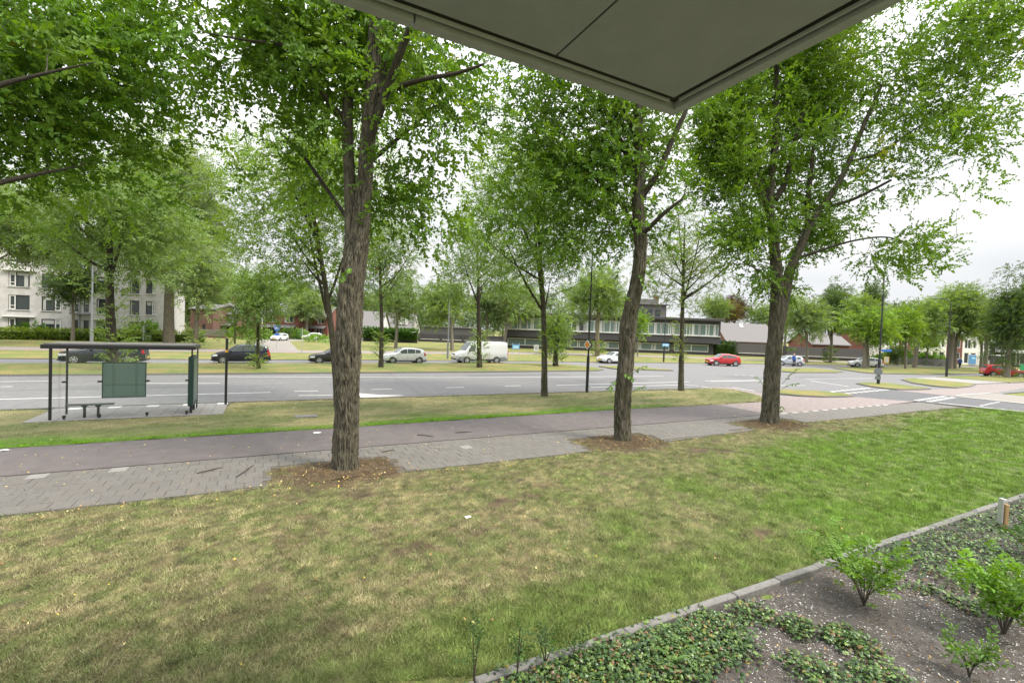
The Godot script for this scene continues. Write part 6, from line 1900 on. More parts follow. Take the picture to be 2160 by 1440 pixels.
	for e: Array in [
		["big old tree with a massive forked trunk on the far left verge", Vector3(-11.56, 0, -78.17), 0.75, [[Vector3(-11.54, 18.37, -78.68), 6.1, 8.35, 1.2], [Vector3(-13.85, 14.42, -79.78), 5.78, 5.78, 0.7], [Vector3(-7.54, 12.11, -76.4), 3.86, 4.5, 0.5], [Vector3(-13.72, 25.7, -81.16), 4.57, 4.57, 0.4], [Vector3(-5.75, 8.33, -75.36), 2.57, 2.89, 0.15]], 620, 2.3, PALE],
		["tree with a leafy foot right of the big old trunk", Vector3(-7.23, 0, -66.16), 0.33, [[Vector3(-6.72, 8.47, -66.13), 2.45, 3.39, 1], [Vector3(-8.02, 11.75, -66.91), 2.45, 2.28, 0.4]], 90, 2.0, PALE],
		["small dark tree in front of the pale apartment block", Vector3(-22.57, 0, -82.21), 0.24, [[Vector3(-22.71, 7.21, -82.49), 2.32, 2.45, 1], [Vector3(-22.06, 10.37, -82.24), 1.94, 1.82, 0.4]], 80, 1.7, DARK],
		["large hazy tree reaching in from the left in front of the apartments", Vector3(-27.77, 0, -70.55), 0.4, [[Vector3(-24.49, 12.96, -69.2), 5.49, 3.99, 1], [Vector3(-22.24, 11.06, -67.97), 2.99, 2, 0.4], [Vector3(-28.49, 13.8, -71.32), 4.49, 4.49, 0.4]], 260, 2.2, PALE],
		["slender tree over the ivy wall right of the thick trunk", Vector3(18.42, 0, -74.94), 0.3, [[Vector3(18.53, 7.54, -75.1), 2.79, 3.09, 1], [Vector3(19.27, 10.59, -74.8), 2.34, 1.88, 0.4]], 80, 2.0, PALE],
		["rounded tree in front of the dark garden wall", Vector3(26.11, 0, -69.85), 0.34, [[Vector3(25.35, 7.78, -70.47), 3.57, 3.35, 1], [Vector3(23.75, 5.48, -71.24), 2.6, 1.86, 0.3]], 110, 2.0, []],
		["pale leafy tree at the left end of the office", Vector3(40.52, 0, -80.68), 0.36, [[Vector3(41.77, 9.13, -80.28), 4.63, 3.9, 1], [Vector3(44.22, 7.41, -78.94), 2.81, 2.63, 0.4]], 110, 2.0, PALE],
		["dark trunked tree behind the white van", Vector3(38.03, 0, -83.54), 0.4, [[Vector3(38.35, 8.12, -83.6), 3.23, 3.41, 1]], 70, 2.0, DARK],
		["tree with pale bark in front of the middle of the office", Vector3(45.53, 0, -58.29), 0.42, [[Vector3(45.45, 10.02, -58.61), 3.73, 3.73, 1], [Vector3(43.44, 7.01, -59.58), 2.56, 2.12, 0.4], [Vector3(47.32, 7.54, -57.56), 1.9, 1.83, 0.3]], 120, 2.0, []],
		["small tree in front of the right window of the office", Vector3(54.38, 0, -59.03), 0.14, [[Vector3(54.41, 5.23, -59.17), 0.7, 2.26, 1]], 26, 1.6, BRIGHT],
		["grey-green tree just right of the forked trunk", Vector3(77.47, 0, -45.17), 0.28, [[Vector3(77.32, 6.95, -45.44), 3.06, 3.13, 1], [Vector3(75.79, 9.18, -46.31), 2.67, 2.22, 0.5]], 100, 1.9, PALE],
		["dark tree with ivy foot by the panel wall", Vector3(84.02, 0, -45.1), 0.3, [[Vector3(84.06, 8.42, -45.32), 2.62, 3.57, 1], [Vector3(83.05, 6.39, -45.79), 2.07, 1.59, 0.3]], 100, 1.9, DARK],
		["bright green tree left of the tall curved lamp post", Vector3(74.16, 0, -35.3), 0.3, [[Vector3(74.38, 6.16, -35.36), 2.64, 2.25, 1], [Vector3(75.86, 5.56, -34.56), 2.05, 1.92, 0.5]], 110, 1.8, BRIGHT],
		["leaning thin tree beside the bright green one", Vector3(76.28, 0, -35.89), 0.28, [[Vector3(75.57, 8.22, -36.5), 1.76, 2.23, 1]], 40, 1.8, []],
		["small upright tree below the pale billboard", Vector3(82.46, 0, -33.95), 0.2, [[Vector3(82.39, 6.46, -34.17), 1.72, 2.48, 1]], 70, 1.7, BRIGHT],
		["leaning tree right of the pale billboard", Vector3(87.91, 0, -35.12), 0.34, [[Vector3(88.78, 7.42, -34.88), 2.68, 2.82, 1], [Vector3(89.69, 9.62, -34.46), 1.59, 1.45, 0.3]], 90, 1.8, []],
		["bush-like small tree below the billboard post", Vector3(96.32, 0, -40.91), 0.3, [[Vector3(96.28, 1.87, -40.98), 0.65, 1.06, 1]], 30, 1.5, DARK],
		["young tree in front of the low grey wall", Vector3(103.84, 0, -39.66), 0.22, [[Vector3(103.9, 4.28, -39.75), 1.34, 2.1, 1]], 34, 1.6, BRIGHT],
		["large tree behind the black lamp post on the right", Vector3(93.94, 0, -33.09), 0.5, [[Vector3(94.73, 8.76, -32.92), 3.37, 3.01, 1], [Vector3(96.85, 7.02, -31.76), 2.57, 2.13, 0.4], [Vector3(92.95, 6.85, -33.8), 2.27, 2.13, 0.3]], 150, 1.9, []],
		["straight trunk just left of the walking person", Vector3(95.55, 0, -32.97), 0.26, [[Vector3(96.31, 10.69, -32.87), 2.37, 2.22, 1]], 50, 1.9, []],
		["yellow-green tree right of the blue poster", Vector3(105.51, -0, -33.08), 0.26, [[Vector3(105.5, 7.32, -33.29), 1.97, 2.68, 1]], 70, 1.8, BRIGHT],
		["dark-stemmed tree second right of the blue poster", Vector3(102.63, 0, -31.61), 0.34, [[Vector3(103.13, 8.77, -31.6), 1.98, 2.82, 1]], 80, 1.8, []],
		["tall narrow poplar by the red car at the right edge", Vector3(79.15, 0, -22.4), 0.32, [[Vector3(79.71, 7.03, -22.3), 1.71, 3.99, 1.2], [Vector3(79.62, 11.01, -22.46), 1.08, 2.33, 0.5], [Vector3(79.02, 3.58, -22.57), 1.31, 1.42, 0.4]], 190, 1.5, DARK],
		["poplar cut off by the right edge of the view", Vector3(94.89, 0, -25.02), 0.3, [[Vector3(95.14, 7.67, -25.11), 1.73, 4.93, 1]], 100, 1.6, DARK]]:
		var s: Dictionary = far.duplicate()
		s.merge({"label": e[0], "base": e[1], "girth": e[2], "crown": e[3], "clusters": e[4], "scale": e[5], "seed": 51 + int(e[2] * 100.0) + int(e[4])}, true)
		if e[6].size():
			s.tint = e[6][0]
			s.tint2 = e[6][1]
		if e[0].contains("leafy foot") or e[0].contains("ivy foot") or e[0].contains("pale bark") or e[0].contains("poplar by"):
			var b: Vector3 = e[1]
			s.shoots = [[b + Vector3(0, 1.1, 0), 0.6, 2.4, 60]]
		if e[0].contains("pale bark"):
			s.bark = "bark_pale"
		if e[0].contains("big old"):
			s.bark = "bark"
			s.spread = 1.3
		tree(s)
	# the belt of crowns that closes the view behind the houses
	var belt := {"group": "trees behind the houses", "name": "background_tree", "mesh": fm, "far": true, "spread": 1.4, "sprays": 14, "scale": 2.6, "gap": -0.2, "gap_size": 4.0, "limb_count": 4, "tint": Color(0.130, 0.208, 0.065), "tint2": Color(0.202, 0.286, 0.098)}
	for e: Array in [
		["bright yellow-green tree above the left brick house", Vector3(-1.86, 0, -127.68), [[Vector3(-1.57, 9.94, -127.8), 4.96, 4.63, 1]], BRIGHT], ["dark round tree behind the residential street", Vector3(4.74, 0, -142.83), [[Vector3(5.12, 9.2, -142.89), 5.18, 4.79, 1]], DARK],
		["tall dark tree behind the brick houses left of the thick trunk", Vector3(11.18, 0, -149.38), [[Vector3(8.23, 12.46, -151.28), 4.56, 5.39, 1]], DARK], ["feathery grey-green tree above the parked white cars", Vector3(8.21, 0, -114.64), [[Vector3(8.43, 7.32, -114.73), 3.39, 2.65, 1]], PALE],
		["bright tree behind the slim median tree", Vector3(-5.78, 0, -127.97), [[Vector3(-5.16, 8.04, -127.88), 4.45, 5.01, 1]], BRIGHT], ["tree behind the brick end wall beside the apartments", Vector3(-11.29, 0, -126.54), [[Vector3(-9.11, 9.86, -125.68), 3.76, 4.4, 1]], []],
		["dark crown right behind the thick left trunk", Vector3(19.72, 0, -142.76), [[Vector3(20.48, 10.12, -142.65), 5.04, 4.5, 1]], DARK], ["pale crown behind the white gabled house", Vector3(28.44, 0, -140.96), [[Vector3(28.26, 9.15, -141.32), 4.86, 4.16, 1]], PALE],
		["grey-green crown behind the garages", Vector3(43.63, 0, -139.18), [[Vector3(43.46, 8.51, -139.51), 5.34, 4.04, 1]], []], ["dark crown behind the left part of the office", Vector3(85.16, 0, -147.69), [[Vector3(87.93, 12.61, -146.6), 7.53, 5.65, 1]], DARK],
		["green crown behind the middle of the office", Vector3(92.66, 0, -134.58), [[Vector3(93.81, 14.23, -134.38), 6.52, 6.03, 1]], []], ["low green crown above the garages, left of the white van", Vector3(47.65, 0, -137.68), [[Vector3(48.16, 6.25, -137.59), 6.37, 4.34, 1]], []], ["dark leafy crown between the garden wall and the office", Vector3(60.08, 0, -137.25), [[Vector3(60.61, 6.33, -137.15), 6.91, 4.51, 1]], DARK], ["soft green crown between the garden wall and the office roof", Vector3(69.05, 0, -138.4), [[Vector3(69.18, 7.16, -138.54), 6.22, 4.97, 1]], []], ["green crown filling the gap right of the apartment block", Vector3(-15.21, 0, -126.5), [[Vector3(-15.33, 5.8, -126.73), 4.22, 5.07, 1]], []], ["crown behind the slanting trunk", Vector3(105.48, 0, -125.06), [[Vector3(105.21, 12.99, -125.57), 5.62, 4.82, 1]], []],
		["copper-leaved tree right behind the office", Vector3(132.95, 0, -104.68), [[Vector3(134.08, 11.69, -104.41), 3.88, 3.57, 1]], [Color(0.12, 0.085, 0.04), Color(0.17, 0.13, 0.05)]], ["dark purple-brown tree beside the copper-leaved one", Vector3(141.09, 0, -106.79), [[Vector3(141.37, 13.69, -107.03), 3.06, 3.38, 1]], [Color(0.05, 0.025, 0.025), Color(0.08, 0.045, 0.035)]],
		["small green tree over the right end of the office", Vector3(124.73, 0, -102.54), [[Vector3(126.05, 12.76, -102.21), 3.44, 3.14, 1]], []],
		["wide green crown left of the forked trunk", Vector3(141.7, 0, -98.18), [[Vector3(143.1, 11.27, -97.77), 4.91, 5.22, 1]], []], ["crown hidden behind the forked trunk", Vector3(137.78, -0, -87.03), [[Vector3(138.43, 10.95, -87), 4.54, 5.11, 1]], PALE],
		["tall dark crown with a pointed tip behind the panel wall", Vector3(160.29, 0, -83.39), [[Vector3(160, 14.15, -83.95), 3.88, 6.71, 1], [Vector3(158.97, 19.32, -84.64), 1.64, 3.73, 0.3]], DARK], ["second pointed dark crown, left of the curved lamp post", Vector3(154.32, 0, -71.48), [[Vector3(154.11, 15.59, -72.02), 1.63, 4.88, 1]], DARK],
		["grey-green crown behind the curved lamp post", Vector3(154.11, -0, -67.45), [[Vector3(154.39, 8.86, -67.55), 3.43, 4.36, 1]], []], ["crown behind the billboard", Vector3(161.98, 0, -68.11), [[Vector3(161.16, 10.46, -68.84), 2.86, 4.5, 1]], DARK],
		["hazy crown over the left part of the white terrace", Vector3(164.32, 0, -62.44), [[Vector3(165.25, 11.95, -62.29), 3.97, 4.76, 1]], []], ["hazy crown over the right part of the white terrace", Vector3(176.67, -0, -57.49), [[Vector3(177.6, 12.47, -57.36), 4.41, 4.55, 1]], PALE],
		["dark crown behind the dark building on the right", Vector3(185.05, 0, -54.14), [[Vector3(184.81, 11.43, -54.59), 3.5, 5.11, 1]], []], ["background crown at the right edge", Vector3(189.8, 0, -50.69), [[Vector3(190.15, 11.65, -50.83), 4.28, 5.08, 1]], []],
		["hazy crown behind the apartment roof", Vector3(-20.55, 0, -124.71), [[Vector3(-20.78, 11.05, -125.15), 5.38, 4.97, 1]], PALE]]:
		var s: Dictionary = belt.duplicate()
		s.merge({"label": e[0], "base": e[1], "girth": 0.45, "crown": e[2], "clusters": 85, "seed": 200 + int(e[2][0][0].x)}, true)
		if e[3].size():
			s.tint = e[3][0]
			s.tint2 = e[3][1]
		tree(s)

# ---------------------------------------------------------------- bus stop
func build_bus_stop() -> void:
	var y0 := 0.09
	var zf := -21.08
	var x0 := -6.33
	var x1 := -2.57
	var top := 2.5
	var t := thing("bus_shelter", "glass bus shelter with a flat black-edged roof and dark green end panel", "bus shelter", Vector3(-4.4, y0, -21.7))
	var B := t.position
	for e: Array in [[x0, zf + 0.02, 0.045], [x1 + 0.14, zf - 0.3, 0.03], [x1 + 0.2, -22.5, 0.03], [x0 + 0.1, -22.2, 0.035]]:
		var mb := MB.new()
		mb.box(Vector3(e[0], y0 + (top - y0) * 0.5, e[1]) - B, Vector3(e[2] * 1.6, top - y0, e[2] * 1.6), Basis(), 0.008)
		part("post", mb, M.black_steel, t)
	var rf := MB.new()
	rf.box(Vector3((x0 + x1) * 0.5 + 0.02, top + 0.07, -21.8) - B, Vector3(x1 - x0 + 0.52, 0.14, 1.66), Basis(), 0.012)
	part("roof", rf, M.black_steel, t)
	var rt := MB.new()
	rt.box(Vector3((x0 + x1) * 0.5 + 0.02, top + 0.155, -21.8) - B, Vector3(x1 - x0 + 0.4, 0.03, 1.54), Basis(), 0.006)
	part("roof_covering", rt, M.roof_gravel, t)
	# back wall of three panes on clamps
	var gx := [-5.98, -5.05, -3.72, -2.53]
	for k in 3:
		var g := MB.new()
		g.box(Vector3((gx[k] + gx[k + 1]) * 0.5, y0 + 1.27, zf) - B, Vector3(gx[k + 1] - gx[k] - 0.012, 2.2, 0.01))
		part("glass_pane", g, M.shelter_glass, t)
	var sg := MB.new()
	sg.box(Vector3(x0, y0 + 1.27, (zf - 22.2) * 0.5) - B, Vector3(0.01, 2.2, 1.1))
	part("glass_pane", sg, M.shelter_glass, t)
	for x: float in gx:
		for y: float in [0.1, 1.28]:
			var c := MB.new()
			c.box(Vector3(x, y0 + y, zf) - B, Vector3(0.13 if y > 1 else 0.09, 0.06 if y > 1 else 0.09, 0.06), Basis(), 0.012)
			if y < 1:
				c.box(Vector3(x, y0 + 0.03, zf) - B, Vector3(0.05, 0.07, 0.05))
			part("clamp", c, M.black_steel, t)
	# notice board seen from behind
	var nb := MB.new()
	nb.box(Vector3(gx[1] * 0.5 + gx[2] * 0.5, y0 + 1.32, zf - 0.06) - B, Vector3(1.2, 1.2, 0.06), Basis(), 0.01)
	var board := part("notice_board", nb, M.teal_panel, t)
	for e: Array in [[-0.3, 0.0, 0.08, 1.08], [0.34, 0.0, 0.08, 1.08], [0.0, -0.16, 1.14, 0.025]]:
		var rb := MB.new()
		rb.box(Vector3(gx[1] * 0.5 + gx[2] * 0.5 + e[0], y0 + 1.32 + e[1], zf - 0.026) - B, Vector3(e[2], e[3], 0.012), Basis(), 0.003)
		part("rib", rb, M.teal_panel_dark, board)
	var fr := MB.new()
	for s: float in [-1.0, 1.0]:
		fr.box(Vector3(gx[1] * 0.5 + gx[2] * 0.5 + s * 0.605, y0 + 1.32, zf - 0.055) - B, Vector3(0.025, 1.26, 0.08), Basis(), 0.004)
		fr.box(Vector3(gx[1] * 0.5 + gx[2] * 0.5, y0 + 1.32 + s * 0.617, zf - 0.055) - B, Vector3(1.185, 0.025, 0.08), Basis(), 0.004)
	part("board_frame", fr, M.dark_green_steel, board)
	# bench
	var bs := MB.new()
	bs.box(Vector3(-5.34, y0 + 0.46, zf - 0.2) - B, Vector3(1.3, 0.045, 0.22), Basis(), 0.012)
	var bench := part("bench_seat", bs, M.bench_seat, t)
	for x: float in [-5.5, -5.13]:
		var lg := MB.new()
		lg.box(Vector3(x, y0 + 0.22, zf - 0.2) - B, Vector3(0.07, 0.43, 0.07), Basis(), 0.012)
		lg.box(Vector3(x, y0 + 0.41, zf - 0.2) - B, Vector3(0.14, 0.05, 0.16), Basis(), 0.012)
		part("bench_leg", lg, M.black_steel, bench)
	# dark green poster case at the right end
	var pc := MB.new()
	pc.box(Vector3(x1 + 0.14, y0 + 1.22, -21.72) - B, Vector3(0.17, 1.86, 1.24), Basis(), 0.03)
	var case := part("poster_case", pc, M.dark_green_steel, t)
	for s: float in [-1.0, 1.0]:
		var pp := MB.new()
		pp.box(Vector3(x1 + 0.14 + s * 0.087, y0 + 1.24, -21.72) - B, Vector3(0.006, 1.6, 1.05))
		part("poster", pp, M.teal_panel if s > 0 else M.window_dark, case)
	var ft := MB.new()
	for z: float in [-21.35, -22.1]:
		ft.box(Vector3(x1 + 0.14, y0 + 0.16, z) - B, Vector3(0.08, 0.34, 0.1), Basis(), 0.01)
	part("case_foot", ft, M.black_steel, case)
	# stop pole
	var p := thing("stop_pole", "slim black bus stop pole with a yellow band, right of the shelter", "pole", Vector3(-1.42, -0, -23.19) + Vector3(0, 0.05, 0))
	var pm := MB.new()
	pm.tube([Vector3.ZERO, Vector3(0, 2.78, 0)], [0.05, 0.05], 12)
	part("pole", pm, M.black_steel, p)
	var yb := MB.new()
	yb.tube([Vector3(0, 2.24, 0), Vector3(0, 2.34, 0)], [0.054, 0.054], 12)
	part("band", yb, M.yellow_band, p)
	var cap := MB.new()
	cap.tube([Vector3(0, 2.78, 0), Vector3(0, 2.83, 0)], [0.06, 0.05], 12)
	part("cap", cap, M.black_steel, p)

# ---------------------------------------------------------------- street furniture
func lamp(label: String, at: Vector3, height: float, arm: Vector3, steel: Material, r0 := 0.1, group := "street lamps") -> Node3D:
	var t := thing("street_lamp", label, "street lamp", at, 0.0, group)
	var mb := MB.new()
	mb.tube([Vector3(0, -0.05, 0), Vector3(0, 2.2, 0)], [r0, r0], 14)
	part("base", mb, steel, t)
	var pm := MB.new()
	var pts := [Vector3(0, 2.2, 0), Vector3(0, 2.3, 0), Vector3(0, height - 0.9, 0)]
	var rad := [r0 * 0.98, r0 * 0.62, r0 * 0.45]
	if arm.length() > 0.1:
		for k in 6:
			var a := PI * 0.5 * (k + 1) / 6.0
			pts.append(Vector3(0, height - 0.9, 0) + arm.normalized() * 0.7 * (1.0 - cos(a)) + Vector3(0, 0.7 * sin(a), 0))
			rad.append(r0 * 0.42)
		pts.append(Vector3(0, height - 0.12, 0) + arm)
		rad.append(r0 * 0.38)
	else:
		pts.append(Vector3(0, height, 0)); rad.append(r0 * 0.4)
	pm.tube(pts, rad, 12)
	part("pole", pm, steel, t)
	var hd := MB.new()
	var e := Vector3(0, height - 0.12, 0) + arm * 1.12 if arm.length() > 0.1 else Vector3(0, height + 0.05, 0)
	hd.box(e, Vector3(0.62 if arm.length() > 0.1 else 0.4, 0.11, 0.24), Basis(Vector3.UP, atan2(-arm.z, arm.x)), 0.04)
	part("lamp_head", hd, M.grey_steel, t)
	return t

func sign_post(label: String, category: String, at: Vector3, height: float, steel: Material, turn: float) -> Node3D:
	var t := thing("road_sign", label, category, at, turn)
	var mb := MB.new()
	mb.tube([Vector3(0, -0.05, 0), Vector3(0, height, 0)], [0.038, 0.038], 10)
	part("post", mb, steel, t)
	return t

func plate(t: Node3D, called: String, at: Vector3, size: Vector2, m: Material) -> MeshInstance3D:
	var mb := MB.new()
	mb.box(at, Vector3(size.x, size.y, 0.03), Basis(), 0.006)
	return part(called, mb, m, t)

func round_plate(t: Node3D, called: String, at: Vector3, radius: float, m: Material) -> MeshInstance3D:
	var mb := MB.new()
	mb.tube([at, at + Vector3(0, 0, 0.03)], [radius, radius], 26)
	return part(called, mb, m, t)

func bicycle_symbol(parent: Node3D, at: Vector3, s: float) -> void:
	var mb := MB.new()
	for x: float in [-0.55, 0.55]:
		var pts := []
		var rad := []
		for k in 15:
			pts.append(at + Vector3(x + cos(TAU * k / 14) * 0.36, -0.2 + sin(TAU * k / 14) * 0.36, 0.0) * s)
			rad.append(0.055 * s)
		mb.tube(pts, rad, 5, false)
	for e: Array in [[Vector2(-0.55, -0.2), Vector2(-0.3, 0.35)], [Vector2(-0.3, 0.3), Vector2(0.3, 0.3)], [Vector2(0.3, 0.35), Vector2(0.55, -0.2)], [Vector2(-0.55, -0.2), Vector2(0.0, -0.2)], [Vector2(0.0, -0.2), Vector2(0.3, 0.3)], [Vector2(0.0, -0.2), Vector2(-0.25, 0.3)], [Vector2(0.25, 0.45), Vector2(0.5, 0.5)]]:
		mb.tube([at + Vector3(e[0].x, e[0].y, 0) * s, at + Vector3(e[1].x, e[1].y, 0) * s], [0.05 * s, 0.05 * s], 5)
	part("bicycle_symbol", mb, M.white_paint, parent)

func build_street_furniture() -> void:
	var FACE := -0.5
	var l1 := lamp("black lamp post with an orange diamond sign on the near verge", Vector3(17.26, 0, -22.96), 9.5, Vector3(0, 0, -1.4), M.black_steel, 0.09)
	var dm := MB.new()
	var db := Basis(Vector3.UP, -1.45) * Basis(Vector3(0, 0, 1), PI / 4)
	dm.box(Vector3(-0.14, 2.95, 0.05), Vector3(0.42, 0.42, 0.025), db, 0.02)
	var dp := part("diamond_sign", dm, M.white_paint, l1)
	var di := MB.new()
	di.box(Vector3(-0.14, 2.95, 0.05) + db * Vector3(0, 0, 0.008), Vector3(0.3, 0.3, 0.025), db, 0.01)
	part("orange_face", di, M.sign_orange, dp)
	lamp("tall black lamp post with a curved arm, beyond the side street", Vector3(47.75, -0, -21.59), 10.4, Vector3(-1.0, 0, -0.5), M.black_steel, 0.12)
	lamp("black lamp post in front of the large tree on the right", Vector3(69.73, 0, -24.77), 9.3, Vector3(0, 0, -1.3), M.black_steel, 0.12)
	lamp("dark lamp post between the white hatchback and the white van", Vector3(18.59, 0, -51.2), 9.0, Vector3(0, 0, 1.2), M.grey_steel, 0.11)
	lamp("grey lamp post by the far kerb, above the left of the bus shelter", Vector3(-15.06, 0, -60.05), 9.6, Vector3(0, 0, 1.3), M.grey_steel, 0.15)
	lamp("thin dark lamp post with a small light blue sign in front of the office", Vector3(48.06, 0, -47.08), 9.4, Vector3(0, 0, 1.2), M.black_steel, 0.11)
	lamp("thin lamp post behind the silver car", Vector3(93.14, 0, -55.44), 9.2, Vector3(0, 0, 1.2), M.black_steel, 0.11)
	lamp("short lamp post beside the residential street", Vector3(-3.95, -0, -81.22), 6.2, Vector3.ZERO, M.black_steel, 0.12)
	var ls := thing("direction_sign", "small light blue sign on the lamp post in front of the office", "sign", Vector3(48.06, 0, -47.08) + Vector3(0.12, 2.35, 0.12), -0.45)
	plate(ls, "plate", Vector3.ZERO, Vector2(0.95, 0.42), M.sign_light_blue)
	plate(ls, "pale_face", Vector3(0, 0, 0.01), Vector2(0.8, 0.28), M.cloth_pale)
	var bs := thing("street_name_sign", "long blue name sign on the curved lamp post", "sign", Vector3(47.75, -0, -21.59) + Vector3(0.5, 3.05, 0.1), -0.5)
	plate(bs, "plate", Vector3(0.2, 0, 0), Vector2(0.85, 0.2), M.sign_blue)
	var gs := thing("round_sign", "grey back of a round sign low on the curved lamp post", "sign", Vector3(47.75, -0, -21.59) + Vector3(-0.22, 1.2, 0.05), 1.75)
	round_plate(gs, "disc", Vector3.ZERO, 0.32, M.grey_steel)
	plate(gs, "under_plate", Vector3(0, -0.55, 0.0), Vector2(0.42, 0.3), M.grey_steel)
	var s1 := sign_post("round blue bicycle sign at the residential street", "road sign", Vector3(1.38, 0, -69.33), 2.9, M.galvanised, -0.3)
	round_plate(s1, "disc", Vector3(0, 2.75, 0.04), 0.38, M.sign_blue)
	bicycle_symbol(s1, Vector3(0, 2.77, 0.085), 0.3)
	plate(s1, "under_plate", Vector3(0, 1.95, 0.05), Vector2(0.55, 0.3), M.sign_blue)
	sign_post("bare pale post beside the residential street", "post", Vector3(3.81, 0, -59.64), 3.0, M.galvanised, 0.0)
	var s2 := sign_post("round blue sign on a pale post left of the red car", "road sign", Vector3(82.39, 0, -65.7), 2.9, M.galvanised, -0.5)
	round_plate(s2, "disc", Vector3(0, 2.75, 0.04), 0.42, M.sign_blue)
	plate(s2, "under_plate", Vector3(0, 2.05, 0.05), Vector2(0.6, 0.4), M.sign_light_blue)
	var s3 := thing("notice_sign", "light blue notice board on two posts right of the white van", "sign", Vector3(28.04, 0, -52.39), -0.4)
	for x: float in [-0.42, 0.42]:
		var mb := MB.new()
		mb.tube([Vector3(x, -0.05, 0), Vector3(x, 2.0, 0)], [0.035, 0.035], 8)
		part("post", mb, M.galvanised, s3)
	plate(s3, "board", Vector3(0, 1.55, 0.05), Vector2(0.95, 0.6), M.sign_light_blue)
	plate(s3, "printed_sheet", Vector3(0.02, 1.5, 0.06), Vector2(0.7, 0.36), M.cloth_pale)
	var s4 := thing("sandwich_board", "white board on the grass in front of the office", "sign", Vector3(40.61, 0, -68.52), -0.4)
	plate(s4, "board", Vector3(0, 0.75, 0), Vector2(0.85, 1.1), M.white_paint)
	plate(s4, "printed_sheet", Vector3(0, 0.8, 0.008), Vector2(0.55, 0.6), M.galvanised)
	for x: float in [-0.35, 0.35]:
		var mb := MB.new()
		mb.box(Vector3(x, 0.1, 0), Vector3(0.05, 0.24, 0.05))
		part("leg", mb, M.galvanised, s4)
	var bb := thing("billboard", "pale grey billboard on a single post among the trees on the right", "billboard", Vector3(99.64, 0, -42.82), -0.5)
	var bp := MB.new()
	bp.tube([Vector3(-0.6, 0, 0), Vector3(-0.6, 5.0, 0)], [0.12, 0.1], 10)
	part("post", bp, M.black_steel, bb)
	plate(bb, "frame", Vector3(0.4, 6.1, 0.1), Vector2(2.5, 2.6), M.galvanised)
	plate(bb, "face", Vector3(0.4, 6.1, 0.115), Vector2(2.3, 2.4), M.cloth_pale)
	var ps := thing("poster_stand", "bright blue poster stand right of the walking person", "poster", Vector3(117.47, 0, -38.1), -0.5)
	plate(ps, "frame", Vector3(0, 1.2, 0), Vector2(1.5, 1.9), M.galvanised)
	plate(ps, "poster", Vector3(0, 1.25, 0.012), Vector2(1.3, 1.65), M.sign_light_blue)
	plate(ps, "printed_patch", Vector3(0.2, 1.5, 0.02), Vector2(0.6, 0.35), M.cloth_pale)
	plate(ps, "foot", Vector3(0, 0.12, 0), Vector2(1.1, 0.26), M.grey_steel)
	var gl := thing("far_bus_shelter", "small far glass shelter right of the blue poster", "bus shelter", Vector3(116.48, -0, -35.14), -0.5)
	for x: float in [-1.2, 1.2]:
		var mb := MB.new()
		mb.box(Vector3(x, 1.1, 0), Vector3(0.07, 2.2, 0.07))
		part("post", mb, M.grey_steel, gl)
	plate(gl, "glass_pane", Vector3(0, 1.2, 0), Vector2(2.3, 1.7), M.shelter_glass)
	var gr := MB.new()
	gr.box(Vector3(0, 2.25, 0.3), Vector3(2.8, 0.1, 1.3), Basis(), 0.02)
	part("roof", gr, M.galvanised, gl)
	var gb := thing("green_cabinet", "bright green box at the right edge behind the red car", "cabinet", Vector3(94.28, 0, -25.1), -0.5)
	plate(gb, "box", Vector3(0, 0.75, 0), Vector2(1.1, 1.5), M.sign_green if M.has("sign_green") else mat("sign_green", Color(0.03, 0.3, 0.1), 0.5))
	plate(gb, "lid", Vector3(0, 1.53, 0), Vector2(1.2, 0.08), M.grey_steel)
	var wp := sign_post("white round-topped sign beside the brick gable", "road sign", Vector3(94.87, 0, -43.94), 3.2, M.galvanised, -0.5)
	plate(wp, "plate", Vector3(0, 2.9, 0.05), Vector2(0.5, 0.8), M.white_paint)
	var ob := thing("orange_sign", "pale orange advertising board by the white car on the right", "sign", Vector3(92.94, 0, -41.01), -0.5)
	plate(ob, "board", Vector3(0, 0.85, 0), Vector2(0.9, 1.2), M.yellow_band)
	plate(ob, "printed_sheet", Vector3(0, 0.9, 0.008), Vector2(0.7, 0.9), M.cream_paint)
	plate(ob, "foot", Vector3(0, 0.13, 0), Vector2(0.9, 0.26), M.grey_steel)
	# drain cover in the verge, scraps and sticks
	var dc := thing("drain_cover", "grey rectangular drain cover in the verge left of the thick trunk", "drain cover", Vector3(1.46, -0, -19.59) + Vector3(0, 0.075, 0))
	var cm := MB.new()
	cm.box(Vector3.ZERO, Vector3(0.78, 0.05, 0.5), Basis(), 0.008)
	part("frame", cm, M.kerb_stone, dc)
	var cl := MB.new()
	cl.box(Vector3(0, 0.028, 0), Vector3(0.66, 0.012, 0.38), Basis(), 0.004)
	part("lid", cl, M.concrete, dc)
	for e: Array in [["dark stick lying across the footpath tiles on the left", Vector3(-0.53, -0, -12.59), Vector3(-0.18, 0, -13.47)], ["thin dark stick on the cycle path right of the thick trunk", Vector3(4.61, 0, -15.42), Vector3(5.07, 0, -15.05)], ["long dark twig on the cycle path in the middle", Vector3(5.95, -0, -15.36), Vector3(6.55, 0, -15.32)], ["short twig on the tiles right of the thick trunk", Vector3(3.05, 0, -13.66), Vector3(3.44, 0, -13.75)], ["twig lying at the lawn edge left of the tree pit", Vector3(-1.36, 0, -13.21), Vector3(-0.85, 0, -13.51)]]:
		var a: Vector3 = e[1]
		var b: Vector3 = e[2]
		var up := Vector3(0, 0.03, 0)
		var mb := MB.new()
		mb.tube([a + up, a.lerp(b, 0.4) + up * 1.4 + Vector3(0.02, 0, 0.02), a.lerp(b, 0.75) + up * 1.1 - Vector3(0.01, 0, 0.02), b + up], [0.012, 0.014, 0.011, 0.006], 6)
